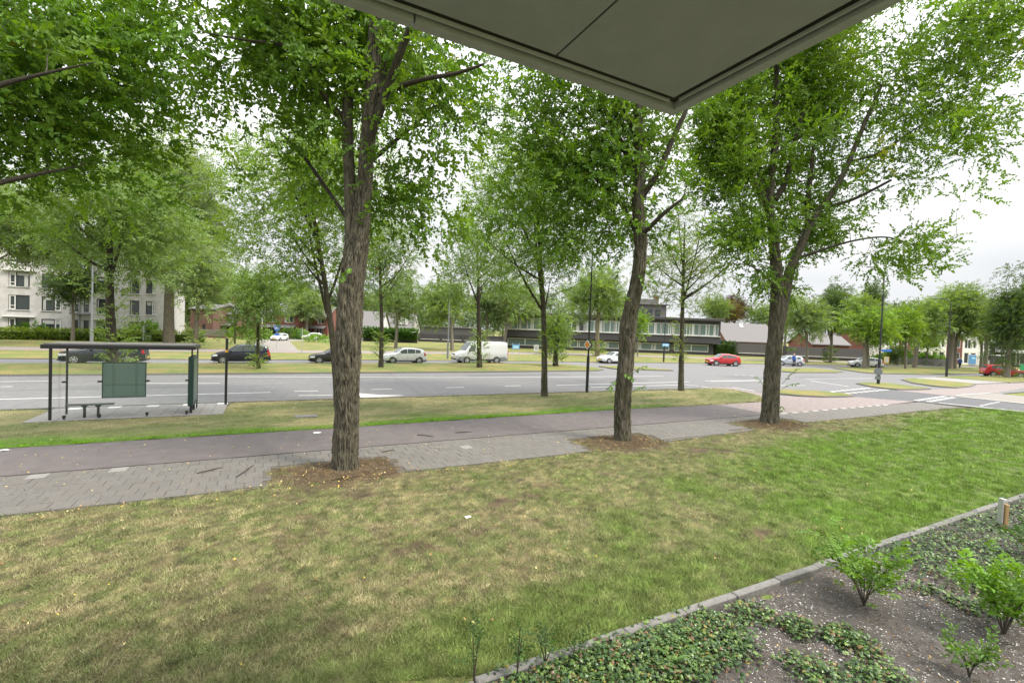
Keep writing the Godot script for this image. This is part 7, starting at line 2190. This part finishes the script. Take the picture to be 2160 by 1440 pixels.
		mb.tube([a.lerp(b, 0.5) + up, a.lerp(b, 0.6) + up + Vector3(0.05, 0.02, 0.07)], [0.008, 0.004], 5)
		tag(part("stick", mb, M.stick, self), e[0], "stick")
	for e: Array in [["crumpled white paper on the middle of the lawn", Vector3(3.57, 0, -8.39), 0.055], ["white paper scrap on the cycle path left of the thick trunk", Vector3(1.6, -0, -16.79), 0.11], ["white paper scrap at the left edge of the cycle path", Vector3(-6.04, 0, -17.13), 0.1]]:
		var mb := MB.new()
		var r := RandomNumberGenerator.new()
		r.seed = int(e[2] * 1000)
		var rows := []
		for a in 5:
			var row := PackedVector3Array()
			for b in 5:
				row.append(Vector3((a - 2) * 0.5 * e[2] + r.randfn() * 0.1 * e[2], r.randf() * 0.3 * e[2] + 0.012, (b - 2) * 0.4 * e[2] + r.randfn() * 0.1 * e[2]))
			rows.append(row)
		mb.grid(rows, false, Vector2(1, 1), true)
		tag(part("paper_scrap", mb, M.white_paint, self, e[1]), e[0], "litter")

# ---------------------------------------------------------------- cars
func build_cars() -> void:
	var HATCH := {"length": 4.16, "width": 1.76, "height": 1.54, "top": [[0, 0.42], [0.02, 0.5], [0.1, 0.575], [0.23, 0.64], [0.27, 0.68], [0.4, 0.93], [0.47, 0.985], [0.6, 1.0], [0.78, 0.97], [0.9, 0.91], [0.93, 0.85], [0.975, 0.66], [0.99, 0.5], [1, 0.42]], "belt": [[0, 0.58], [0.3, 0.62], [0.7, 0.65], [1, 0.68]], "plan": [[0, 0.72], [0.04, 0.86], [0.14, 0.97], [0.3, 1.0], [0.75, 1.0], [0.92, 0.95], [0.98, 0.88], [1, 0.8]], "doors": [0.33, 0.53, 0.72, 0.85], "seams": [0.3, 0.53, 0.73], "handles": [0.49, 0.69], "screen": [0.275, 0.42], "back": [0.925, 0.97], "wheels": [0.19, 0.81], "wheel": 0.325}
	var MPV := HATCH.duplicate(true)
	MPV.merge({"length": 4.3, "height": 1.64, "width": 1.81, "top": [[0, 0.4], [0.02, 0.47], [0.09, 0.56], [0.2, 0.62], [0.24, 0.66], [0.4, 0.93], [0.48, 0.985], [0.62, 1.0], [0.8, 0.975], [0.91, 0.93], [0.94, 0.87], [0.985, 0.62], [1, 0.42]], "doors": [0.3, 0.52, 0.73, 0.87], "screen": [0.245, 0.43], "back": [0.935, 0.975], "tail_y0": 0.42, "tail_y1": 0.8, "tail_x": 0.945}, true)
	var SUV := HATCH.duplicate(true)
	SUV.merge({"length": 5.1, "height": 1.62, "width": 1.86, "top": [[0, 0.45], [0.015, 0.55], [0.1, 0.62], [0.26, 0.67], [0.3, 0.7], [0.42, 0.94], [0.5, 0.99], [0.66, 1.0], [0.85, 0.97], [0.93, 0.92], [0.955, 0.85], [0.985, 0.66], [1, 0.45]], "doors": [0.35, 0.53, 0.72, 0.9], "screen": [0.31, 0.44], "back": [0.945, 0.98], "wheels": [0.185, 0.8], "wheel": 0.36, "tail_x": 0.955, "tail_y1": 0.85, "sill": 0.24}, true)
	var CITY := HATCH.duplicate(true)
	CITY.merge({"length": 3.9, "height": 1.47, "width": 1.7}, true)
	var COUPE := HATCH.duplicate(true)
	COUPE.merge({"length": 4.15, "height": 1.42, "top": [[0, 0.42], [0.02, 0.5], [0.1, 0.575], [0.26, 0.65], [0.3, 0.68], [0.44, 0.94], [0.52, 0.995], [0.62, 1.0], [0.78, 0.95], [0.9, 0.84], [0.96, 0.7], [0.99, 0.55], [1, 0.42]], "screen": [0.305, 0.46], "back": [0.85, 0.955], "doors": [0.36, 0.57, 0.74]}, true)
	var JUKE := HATCH.duplicate(true)
	JUKE.merge({"length": 4.13, "height": 1.57, "width": 1.77, "wheel": 0.35, "top": [[0, 0.45], [0.02, 0.55], [0.1, 0.63], [0.24, 0.68], [0.28, 0.7], [0.41, 0.95], [0.5, 0.995], [0.62, 0.995], [0.8, 0.93], [0.92, 0.84], [0.96, 0.72], [0.99, 0.5], [1, 0.42]], "sill": 0.23}, true)
	var VAN := {"length": 5.9, "width": 2.05, "height": 2.3, "tumble": 0.09, "top": [[0, 0.34], [0.012, 0.42], [0.06, 0.47], [0.13, 0.53], [0.16, 0.56], [0.265, 0.93], [0.31, 0.985], [0.4, 1.0], [0.95, 1.0], [0.985, 0.98], [0.995, 0.9], [1, 0.5]], "belt": [[0, 0.5], [0.2, 0.54], [1, 0.56]], "plan": [[0, 0.74], [0.05, 0.9], [0.14, 0.99], [0.3, 1.0], [0.97, 1.0], [1, 0.98]], "doors": [0.215, 0.35], "seams": [0.2, 0.37, 0.62], "handles": [0.345, 0.4], "screen": [0.165, 0.275], "back": [0.996, 0.999], "wheels": [0.19, 0.765], "wheel": 0.35, "light_y": 0.31, "light_back": 0.085, "tail_x": 0.985, "tail_y0": 0.35, "tail_y1": 0.62, "handle_trim": true, "sill": 0.2, "low": [[0, 0.12], [0.1, 0.11], [0.9, 0.12], [1, 0.16]], "rail": 0.14}
	var g := "cars driving on the far carriageway"
	for s: Dictionary in [HATCH, MPV, SUV, CITY, COUPE, JUKE]:
		s["group"] = g
	car("estate_car", "dark navy estate car seen through the bus shelter, behind the ivy-clad tree", "car", Vector3(-10.68, 0, -45.95), 0.0, SUV, M.paint_navy)
	car("family_car", "dark blue family car with a rounded tail, right of the bus stop pole", "car", Vector3(-1.69, 0, -46.0), 0.0, MPV, M.paint_midnight)
	car("hatchback", "black hatchback half hidden by the thick left trunk", "car", Vector3(5.62, 0, -46.0), 0.0, COUPE, M.paint_black)
	car("hatchback", "white hatchback with black wheels between two median trees", "car", Vector3(12.17, 0, -46.0), 0.0, HATCH, M.paint_white)
	var v := car("delivery_van", "white panel van with a roof rack and grey bumpers", "van", Vector3(20.39, 0, -46.25), 0.0, VAN, M.paint_van)
	for k in 4:
		var rk := MB.new()
		var x := -0.9 + k * 1.05
		rk.box(Vector3(x, 2.44, 0), Vector3(0.05, 0.05, 1.7), Basis(), 0.01)
		for s: float in [-1.0, 1.0]:
			rk.box(Vector3(x, 2.36, s * 0.8), Vector3(0.05, 0.14, 0.05))
		part("rack_bar", rk, M.car_trim, v)
	for s: float in [-1.0, 1.0]:
		var rk := MB.new()
		rk.box(Vector3(0.68, 2.49, s * 0.85), Vector3(3.7, 0.05, 0.05), Basis(), 0.01)
		part("rack_rail", rk, M.car_trim, v)
		var bm := MB.new()
		bm.box(Vector3(-2.3, 0.52, s * 0.93), Vector3(0.66, 0.5, 0.16), Basis(), 0.06)
		bm.box(Vector3(2.32, 0.52, s * 1.0), Vector3(0.62, 0.42, 0.06), Basis(), 0.02)
		part("bumper_corner", bm, M.grey_steel, v)
	var fb := MB.new()
	fb.box(Vector3(-2.58, 0.5, 0), Vector3(0.22, 0.44, 1.62), Basis(), 0.08)
	part("bumper", fb, M.grey_steel, v)
	car("hatchback", "white car emerging left of the slanting middle trunk", "car", Vector3(37.81, 0, -44.85) + Vector3(0.5, 0, -0.9), -0.05, COUPE, M.paint_white)
	car("crossover", "bright red crossover car turning on the junction", "car", Vector3(52.59, 0, -40.85) + Vector3(0.3, 0, -0.7), -0.42, JUKE, M.paint_red)
	car("hatchback", "silver hatchback just right of the forked trunk", "car", Vector3(65.99, 0, -40.29) + Vector3(0, 0, -0.8), -0.55, CITY, M.paint_silver)
	car("hatchback", "white hatchback behind the tree trunks left of the curved lamp post", "car", Vector3(78.73, 0, -36.5) + Vector3(0, 0, -0.9), -0.75, HATCH, M.paint_white)
	car("estate_car", "red car at the right edge behind the poplar", "car", Vector3(82.66, 0, -22.98) + Vector3(0, 0, -0.8), 2.25, HATCH, M.paint_red)
	for s: Dictionary in [HATCH, CITY]:
		s["group"] = "parked cars in the distance"
	car("parked_car", "white car parked at the end of the residential street, facing this way", "car", Vector3(2.39, -0, -97.6), 1.05, CITY, M.paint_white)
	car("parked_car", "second white car parked side-on before the brick house", "car", Vector3(8.61, 0, -106.18), 0.1, HATCH, M.paint_white)
	car("parked_car", "red car parked before the dark building on the right", "car", Vector3(139.06, 0, -41.98), 0.4, CITY, M.paint_red)
	car("parked_car", "white car parked at the right end before the dark building", "car", Vector3(139.83, 0, -40.72), 0.4, CITY, M.paint_white)

# ---------------------------------------------------------------- people
func build_people() -> void:
	var skin := Color(0.5, 0.3, 0.22)
	var blue := Color(0.04, 0.11, 0.38)
	var dark := Color(0.02, 0.022, 0.03)
	var hair := Color(0.3, 0.27, 0.24)
	var sole := Color(0.03, 0.025, 0.02)
	for e: Array in [["person in a blue jacket walking left beyond the lamp post on the right", Vector3(100.99, 0, -34.26), 0.45, 1.0], ["person in a blue and white jacket beside the silver car", Vector3(65.07, 0, -40.33) + Vector3(0, 0, 0.7), 0.3, 0.45]]:
		var k: float = e[3]
		var bones := [
			[Vector3(-0.02, 1.0, 0), Vector3(-0.06, 1.4, 0), 0.15, 0.16, blue], [Vector3(-0.05, 1.4, -0.14), Vector3(-0.05, 1.4, 0.14), 0.085, 0.085, blue],
			[Vector3(-0.08, 1.46, 0), Vector3(-0.1, 1.56, 0), 0.055, 0.05, skin], [Vector3(-0.12, 1.6, 0), Vector3(-0.12, 1.69, 0), 0.085, 0.095, skin], [Vector3(-0.085, 1.68, 0), Vector3(-0.1, 1.73, 0), 0.095, 0.085, hair],
			[Vector3(-0.2, 1.62, 0), Vector3(-0.225, 1.6, 0), 0.022, 0.012, skin],
			[Vector3(0, 0.98, -0.08), Vector3(-0.25 * k, 0.53, -0.09), 0.1, 0.07, dark], [Vector3(-0.25 * k, 0.53, -0.09), Vector3(-0.34 * k, 0.1, -0.09), 0.068, 0.045, dark],
			[Vector3(-0.34 * k, 0.06, -0.09), Vector3(-0.34 * k - 0.17, 0.045, -0.09), 0.05, 0.035, sole],
			[Vector3(0, 0.98, 0.08), Vector3(0.1 * k, 0.53, 0.09), 0.1, 0.07, dark], [Vector3(0.1 * k, 0.53, 0.09), Vector3(0.46 * k, 0.2, 0.09), 0.068, 0.045, dark],
			[Vector3(0.48 * k, 0.17, 0.09), Vector3(0.4 * k - 0.06, 0.05, 0.09), 0.045, 0.035, sole],
			[Vector3(-0.05, 1.4, -0.2), Vector3(0.1 * k, 1.12, -0.24), 0.06, 0.05, blue], [Vector3(0.1 * k, 1.12, -0.24), Vector3(0.02, 0.87, -0.24), 0.048, 0.036, blue], [Vector3(0.02, 0.86, -0.24), Vector3(-0.01, 0.77, -0.24), 0.036, 0.028, skin],
			[Vector3(-0.05, 1.4, 0.2), Vector3(-0.14 * k, 1.13, 0.24), 0.06, 0.05, blue if k > 0.5 else Color(0.7, 0.7, 0.7)], [Vector3(-0.14 * k, 1.13, 0.24), Vector3(-0.34 * k, 0.94, 0.22), 0.048, 0.036, blue], [Vector3(-0.34 * k, 0.93, 0.22), Vector3(-0.42 * k, 0.87, 0.22), 0.036, 0.028, skin]]
		person(e[0], e[1], e[2], bones, 0.03, Vector3(-0.75, -0.06, -0.42), Vector3(0.75, 1.9, 0.42))

# ---------------------------------------------------------------- planting bed
func ivy_leaf() -> ArrayMesh:
	var mb := MB.new()
	var rim := [Vector2(0, 0), Vector2(0.28, -0.16), Vector2(0.5, 0.02), Vector2(0.34, 0.3), Vector2(0.42, 0.62), Vector2(0.16, 0.6), Vector2(0, 1.0), Vector2(-0.16, 0.6), Vector2(-0.42, 0.62), Vector2(-0.34, 0.3), Vector2(-0.5, 0.02), Vector2(-0.28, -0.16)]
	var mid := Vector3(0, 0.06, 0.32)
	for k in rim.size():
		var a: Vector2 = rim[k]
		var b: Vector2 = rim[(k + 1) % rim.size()]
		mb.face3(mid, Vector3(a.x, -0.12 * absf(a.x) - 0.06 * a.y * a.y, a.y), Vector3(b.x, -0.12 * absf(b.x) - 0.06 * b.y * b.y, b.y), Vector3.UP)
	return mb.make()

func bed_height(x: float, z: float) -> float:
	return 0.01 + 0.045 * n_patch.get_noise_2d(x * 4.0, z * 4.0) + 0.02 * n_fine.get_noise_2d(x * 4.0, z * 4.0) - 0.03 * smoothstep(0.3, 0.0, absf(z + 4.26))

func ivy_share(x: float, z: float) -> float:
	var p := Vector2(x, z)
	var n := n_patch.get_noise_2d(x * 2.6, z * 2.6) * 0.9
	var d := 0.0
	# dense along the kerb at the near end
	d = maxf(d, smoothstep(0.75, 0.35, absf(z + 3.98) + n * 0.3) * smoothstep(5.4, 4.9, x + n * 0.3))
	d = maxf(d, 0.75 * smoothstep(0.05, 0.35, n) * smoothstep(4.8, 3.8, x) * smoothstep(-1.8, -3.0, z))
	# glossy carpet at the far end
	d = maxf(d, smoothstep(8.6, 9.8, x + n * 0.9) * smoothstep(-1.9, -2.7, z + n * 0.4))
	d = maxf(d, smoothstep(10.6, 12.0, x + n))
	for b: Array in [[Vector3(5.09, 0, -3.98), 0.28, 1.0], [Vector3(6.12, 0, -3.46), 0.22, 0.8], [Vector3(6.4, 0, -3.13), 0.25, 0.9], [Vector3(5.49, 0, -2.93), 0.3, 0.5], [Vector3(6.45, 0, -2.83), 0.2, 0.5], [Vector3(6.05, 0, -2.59), 0.3, 0.6], [Vector3(5.83, 0, -3.92), 0.25, 0.5], [Vector3(9.54, 0, -3.65), 0.4, 0.4]]:
		var c: Vector3 = b[0]
		d = maxf(d, b[2] * smoothstep(b[1] * 1.5, b[1] * 0.6, p.distance_to(Vector2(c.x, c.z)) + n * 0.12))
	return d

func build_bed() -> void:
	var r := RandomNumberGenerator.new()
	r.seed = 93
	var sm := MB.new()
	var rows := []
	for a in 301:
		var x := lerpf(-8.0, 26.0, a / 300.0)
		var row := PackedVector3Array()
		for b in 81:
			var z := lerpf(-4.27, 1.5, b / 80.0)
			row.append(Vector3(x, bed_height(x, z) - 0.02, z))
		rows.append(row)
	sm.grid(rows, false)
	for k in sm.v.size():
		sm.u[k] = Vector2(sm.v[k].x, sm.v[k].z)
	M.soil.uv1_scale = Vector3(0.8, 0.8, 0.8)
	M.soil.uv1_triplanar = false
	structure("soil", sm, M.soil, "bare dark soil of the planting bed in the lower right corner")
	var ed := thing("bed_edging", "row of weathered concrete edging stones between the lawn and the planting bed", "kerb", Vector3(0, 0, -4.345))
	var st := MB.new()
	st.box(Vector3.ZERO, Vector3(0.992, 0.2, 0.12), Basis(), 0.012)
	var stm := st.make()
	for k in 36:
		piece("edging_stone", stm, [M.kerb_stone, M.concrete, M.kerb_stone][r.randi() % 3], ed, Transform3D(Basis.from_euler(Vector3(r.randfn() * 0.012, r.randfn() * 0.004, r.randfn() * 0.006)), Vector3(-7.5 + k, -0.052 + r.randfn() * 0.006, r.randfn() * 0.005)))
	# ivy
	var leaf := ivy_leaf()
	var where := []
	var tints := PackedColorArray()
	for k in 200000:
		var x := r.randf_range(0.5, 24.0) if r.randf() < 0.5 else r.randf_range(1.0, 9.0)
		var z := r.randf_range(-4.4, -0.2)
		if x > 12.0 and r.randf() < 0.4:
			continue
		var s := ivy_share(x, z)
		if r.randf() > s * 0.72 or (z < -4.24 and r.randf() < 0.75):
			continue
		var deep := r.randf()
		var y := bed_height(x, z) + 0.01 + deep * (0.04 + 0.07 * s)
		var b := Basis(Vector3.UP, r.randf() * TAU) * Basis(Vector3.RIGHT, r.randfn() * 0.38 + 0.25) * Basis(Vector3(0, 0, 1), r.randfn() * 0.35)
		where.append(Transform3D(b.scaled_local(Vector3.ONE * r.randf_range(0.028, 0.058)), Vector3(x, y, z)))
		var far := smoothstep(8.0, 10.0, x)
		var c := Color(0.02, 0.05, 0.016).lerp(Color(0.08, 0.14, 0.035), r.randf() * (0.85 - 0.3 * far))
		var q := r.randf()
		if q < 0.022 * (1.0 - far * 0.7):
			c = Color(0.2, 0.17, 0.04)
		elif q < 0.11 * (1.0 - far * 0.8):
			c = Color(0.14, 0.085, 0.045)
		elif q < 0.3:
			c = Color(0.13, 0.2, 0.05)
		tints.append(c)
	var iv := scatter("ivy_carpet", leaf, M.ivy_leaf, where, tints, self)
	tag(iv, "carpet of ivy creeping over the planting bed beside the edging stones", "ivy")
	# runners
	var rn := MB.new()
	for k in 60:
		var x := r.randf_range(2.5, 11.0)
		var z := r.randf_range(-4.0, -1.2)
		var a := r.randf() * TAU
		var pts := []
		var rad := []
		for j in 7:
			pts.append(Vector3(x, bed_height(x, z) + 0.015 + 0.03 * sin(j * 1.3 + k), z))
			rad.append(0.004)
			a += r.randfn() * 0.35
			x += cos(a) * 0.09
			z += sin(a) * 0.09
		rn.tube(pts, rad, 4, false)
	var ro := part("ivy_runners", rn, M.bark_pale, self)
	ro.set_meta("kind", "stuff")
	tag(ro, "thin brown runners and stalks lying over the soil of the bed", "runners")
	# dead leaves and grit
	var dl := spray(0.05, 1, 0.01, 36)
	where = []
	tints = PackedColorArray()
	for k in 5200:
		var x := r.randf_range(1.5, 13.0)
		var z := r.randf_range(-4.2, -0.3)
		var n := n_patch.get_noise_2d(x * 1.7 + 70.0, z * 1.7)
		var patch := maxf(smoothstep(0.9, 0.2, Vector2(x - 9.4, (z + 3.1) * 1.2).length()), smoothstep(4.8, 3.4, x) * smoothstep(-1.5, -3.0, z))
		if r.randf() > 0.1 + 0.8 * patch + smoothstep(0.1, 0.4, n) * 0.4:
			continue
		where.append(Transform3D(Basis(Vector3.UP, r.randf() * TAU) * Basis(Vector3.RIGHT, r.randfn() * 0.5).scaled_local(Vector3.ONE * r.randf_range(0.5, 1.1)), Vector3(x, bed_height(x, z) + 0.005 + r.randf() * 0.02, z)))
		var c: Color = [Color(0.2, 0.11, 0.05), Color(0.3, 0.2, 0.09), Color(0.13, 0.075, 0.04), Color(0.38, 0.28, 0.12)][r.randi() % 4]
		tints.append(c)
	tag(scatter("dead_leaves", dl, M.litter, where, tints, self), "brown dead leaves scattered over the planting bed", "dead leaves")
	var gm := MB.new()
	gm.face3(Vector3(-0.5, 0, -0.4), Vector3(0.6, 0, -0.3), Vector3(0, 0.4, 0), Vector3(0, 0.5, -1))
	gm.face3(Vector3(0.6, 0, -0.3), Vector3(0.1, 0, 0.6), Vector3(0, 0.4, 0), Vector3(1, 0.5, 0.5))
	gm.face3(Vector3(0.1, 0, 0.6), Vector3(-0.5, 0, -0.4), Vector3(0, 0.4, 0), Vector3(-1, 0.5, 0.5))
	where = []
	tints = PackedColorArray()
	for k in 70000:
		var x := r.randf_range(3.0, 13.0)
		var z := r.randf_range(-4.22, -0.4)
		if r.randf() < ivy_share(x, z) * 0.9:
			continue
		var n := n_patch.get_noise_2d(x * 1.2 + 20.0, z * 1.2)
		var big := r.randf()
		where.append(Transform3D(Basis(Vector3.UP, r.randf() * TAU).scaled_local(Vector3(1, 0.8, 1) * (0.006 + 0.02 * big * big * big)), Vector3(x, bed_height(x, z) - 0.019, z)))
		var g := r.randf_range(0.25, 0.75) if r.randf() < 0.5 + n * 0.7 else r.randf_range(0.07, 0.2)
		tints.append(Color(g, g * 0.96, g * 0.88))
	tag(scatter("grit", gm.make(), M.grit, where, tints, self), "pale grit and crumbs on the bare soil of the bed", "grit")
	shrub("shrub", "leafy shrub with many thin stems in the bare soil beside the edging stones", Vector3(7.55, 0, -3.44), 0.88, 0.62, 9, 130, 41, Color(0.15, 0.27, 0.05), 0.075)
	shrub("shrub", "larger leafy shrub at the lower right edge", Vector3(8.51, 0, -2.29), 0.98, 0.62, 8, 150, 42, Color(0.16, 0.3, 0.045), 0.075)
	shrub("shrub", "small sparse seedling shrub near the bottom right corner", Vector3(7.08, 0, -2.16), 0.42, 0.22, 4, 40, 43, Color(0.12, 0.22, 0.05), 0.055)
	shrub("shrub", "low shrub at the right edge behind the wooden post", Vector3(11.96, -0, -2.95), 0.5, 0.5, 5, 60, 48, Color(0.07, 0.15, 0.03))
	shrub("weed", "tall thin weed leaning in front of the lawn at the bottom edge", Vector3(2, 0, -4.39), 0.66, 0.05, 2, 12, 44, Color(0.07, 0.14, 0.045), 0.04)
	shrub("weed", "second thin weed by the edging stones at the bottom edge", Vector3(2.41, -0, -4.21), 0.7, 0.08, 3, 15, 45, Color(0.07, 0.14, 0.045), 0.04)
	shrub("weed", "short weed over the edging stones right of the two tall weeds", Vector3(2.79, 0, -4.26), 0.42, 0.16, 3, 14, 46, Color(0.07, 0.135, 0.045), 0.04)
	shrub("weed", "weed with grey-green leaves hanging over the edging stones", Vector3(3.16, 0, -4.21), 0.32, 0.14, 3, 14, 47, Color(0.08, 0.14, 0.05), 0.04)
	var fern := thing("fern", "small pale green fern among the ivy at the bottom", "fern", Vector3(4.14, -0, -3.72))
	for k in 6:
		var a := TAU * k / 6.0 + 0.4
		var fd := MB.new()
		fd.colored = true
		for j in 14:
			var f := j / 13.0
			var p := Vector3(cos(a), 0, sin(a)) * f * 0.3 + Vector3(0, 0.16 * sin(f * 2.4) + 0.03, 0)
			for s: float in [-1.0, 1.0]:
				fd.col = Color(0.13, 0.24, 0.06)
				leaf_into(fd, p, Vector3(-sin(a), -0.1, cos(a)) * s + Vector3(cos(a), 0, sin(a)) * 0.4, Vector3.UP, 0.075 * (1.0 - f * 0.8), 0.02)
		part("frond", fd, M.leaf, fern)
	var bo := thing("marker_post", "short wooden post with a grey metal plate in the ivy at the right", "post", Vector3(13.42, 0, -3.72), -0.5)
	var w := MB.new()
	w.box(Vector3(0.03, 0.2, 0), Vector3(0.075, 0.62, 0.075), Basis(), 0.012)
	part("post", w, M.post_wood, bo)
	var mp := MB.new()
	mp.box(Vector3(-0.045, 0.36, -0.03), Vector3(0.03, 0.5, 0.1), Basis(), 0.006)
	mp.box(Vector3(-0.02, 0.6, -0.03), Vector3(0.07, 0.025, 0.1), Basis(), 0.006)
	part("metal_plate", mp, M.galvanised, bo)

# ---------------------------------------------------------------- grass blades and fallen leaves
func tuft(blades: int, height: float, radius: float, width: float, sd: int) -> ArrayMesh:
	var r := RandomNumberGenerator.new()
	r.seed = sd
	var mb := MB.new()
	for k in blades:
		var a := r.randf() * TAU
		var p := Vector3(cos(a), 0, sin(a)) * radius * sqrt(r.randf())
		var b := r.randf() * TAU
		var s := Vector3(cos(b), 0, sin(b)) * width * 0.5
		var h := height * r.randf_range(0.5, 1.15)
		var lean := Vector3(r.randfn(), 0, r.randfn()) * h * 0.5
		mb.tri(p - s, p + s, p + lean + Vector3(0, h, 0))
	return mb.make()

func build_turf() -> void:
	var r := RandomNumberGenerator.new()
	r.seed = 17
	var t := [tuft(34, 0.042, 0.085, 0.006, 1), tuft(34, 0.05, 0.085, 0.006, 2), tuft(30, 0.07, 0.07, 0.006, 3)]
	for kind in 3:
		var where := []
		var tints := PackedColorArray()
		for k in (40000 if kind < 2 else 12000):
			# denser towards the eye
			var d := 5.0 + 38.0 * pow(r.randf(), 2.1)
			var a := r.randf_range(-0.95, 1.35)
			var x := sin(a) * d
			var z := -cos(a) * d
			if z > -4.46 or x > 40.0 or x < -7.0 or (z < lawn_far(x) and not in_pit(x, z)) or z < -13.2:
				continue
			var s := lawn_state(x, z)
			if r.randf() < s.z * 0.93 or (kind == 2 and r.randf() > 0.15 + 0.85 * s.x):
				continue
			var c := lawn_colour(Vector3(s.x, clampf(s.y + r.randfn() * 0.3, 0, 1), s.z * 0.3)) * r.randf_range(0.8, 1.35) * lawn_tone(x, z)
			where.append(Transform3D(Basis(Vector3.UP, r.randf() * TAU).scaled_local(Vector3(1, r.randf_range(0.6, 1.0) + 0.4 * s.x, 1) * (0.85 + 0.03 * d) * (1.0 + 0.45 * n_tuft.get_noise_2d(x, z))), Vector3(x, -0.012, z)))
			tints.append(Color(c.r, c.g, c.b))
		tag(scatter("lawn_grass", t[kind], M.blade, where, tints, self), ["short blades of the mown lawn", "slightly longer blades of the mown lawn", "lush green tufts of the lawn on the right"][kind], "grass")
	var where := []
	var tints := PackedColorArray()
	var vt := tuft(26, 0.06, 0.11, 0.012, 4)
	for k in 26000:
		var x := r.randf_range(-14.0, 29.0)
		var z := lerpf(verge_near(x) - 0.03, verge_far(x) + 0.1, r.randf())
		if x > -7.4 and x < -1.3 and z < -20.8:
			continue
		var c := verge_colour(x, z) * r.randf_range(0.75, 1.3)
		where.append(Transform3D(Basis(Vector3.UP, r.randf() * TAU).scaled_local(Vector3(1, r.randf_range(0.5, 1.1), 1)), Vector3(x, 0.04, z)))
		tints.append(Color(c.r, c.g, c.b))
	tag(scatter("verge_blades", vt, M.blade, where, tints, self), "short grass blades on the verge between cycle path and road", "grass")
	# straw and rotten leaves heaped round the three trunks, spilling over the tiles
	var straw := tuft(16, 0.014, 0.09, 0.02, 6)
	where = []
	tints = PackedColorArray()
	for k in 5200:
		var q: Array = PITS[r.randi() % 3]
		var dx := r.randfn() * 0.85
		var dz := r.randfn() * 0.55 + 0.1
		var p := Vector3(q[3].x + dx, 0.012 + 0.05 * exp(-(dx * dx + dz * dz) / 0.5), q[3].z + dz)
		if not in_pit(p.x, p.z, 0.16) and p.z < lawn_far(p.x):
			continue
		if n_fine.get_noise_2d(p.x * 1.5, p.z * 1.5) < -0.25:
			continue
		where.append(Transform3D(Basis(Vector3.UP, r.randf() * TAU) * Basis(Vector3.RIGHT, r.randfn() * 0.25), p))
		tints.append([Color(0.19, 0.125, 0.075), Color(0.27, 0.2, 0.12), Color(0.115, 0.078, 0.052), Color(0.24, 0.195, 0.12)][r.randi() % 4])
	tag(scatter("tree_litter", straw, M.litter, where, tints, self), "brown straw and rotten leaves heaped round the feet of the big trunks", "litter")
	# fallen leaves
	var lf := spray(0.06, 1, 0.01, 37)
	where = []
	tints = PackedColorArray()
	for k in 3000:
		var pick := r.randf()
		var p := Vector3.ZERO
		if pick < 0.22:
			p = Vector3(r.randf_range(-5.0, 24.0), 0.03, r.randf_range(-11.6, -4.6))
			if r.randf() < 0.45:
				p.z = lawn_far(p.x) + absf(r.randfn()) * 0.5
		elif pick < 0.45:
			p = Vector3(r.randf_range(-6.0, 26.0), 0.026, r.randf_range(-17.3, -11.8))
		elif pick < 0.62:
			var q: Array = PITS[r.randi() % 3]
			p = Vector3(q[3].x + r.randfn() * 0.9, 0.03, q[3].z + r.randfn() * 0.6)
		else:
			var x := r.randf_range(-10.0, 28.0)
			p = Vector3(x, 0.1, lerpf(verge_far(x), verge_near(x), pow(r.randf(), 2.2)))
			if x > -7.4 and x < -1.3 and p.z < -20.8:
				p.y = 0.11
				if r.randf() < 0.8:
					continue
		where.append(Transform3D(Basis(Vector3.UP, r.randf() * TAU) * Basis(Vector3.RIGHT, r.randfn() * 0.35).scaled_local(Vector3.ONE * r.randf_range(0.5, 1.1)), p))
		var c: Color = [Color(0.55, 0.4, 0.08), Color(0.6, 0.46, 0.2), Color(0.4, 0.25, 0.09), Color(0.62, 0.52, 0.25), Color(0.25, 0.14, 0.06)][r.randi() % 5]
		tints.append(c)
	tag(scatter("fallen_leaves", lf, M.litter, where, tints, self), "yellow and brown leaves fallen on grass, paths and tree pits", "fallen leaves")
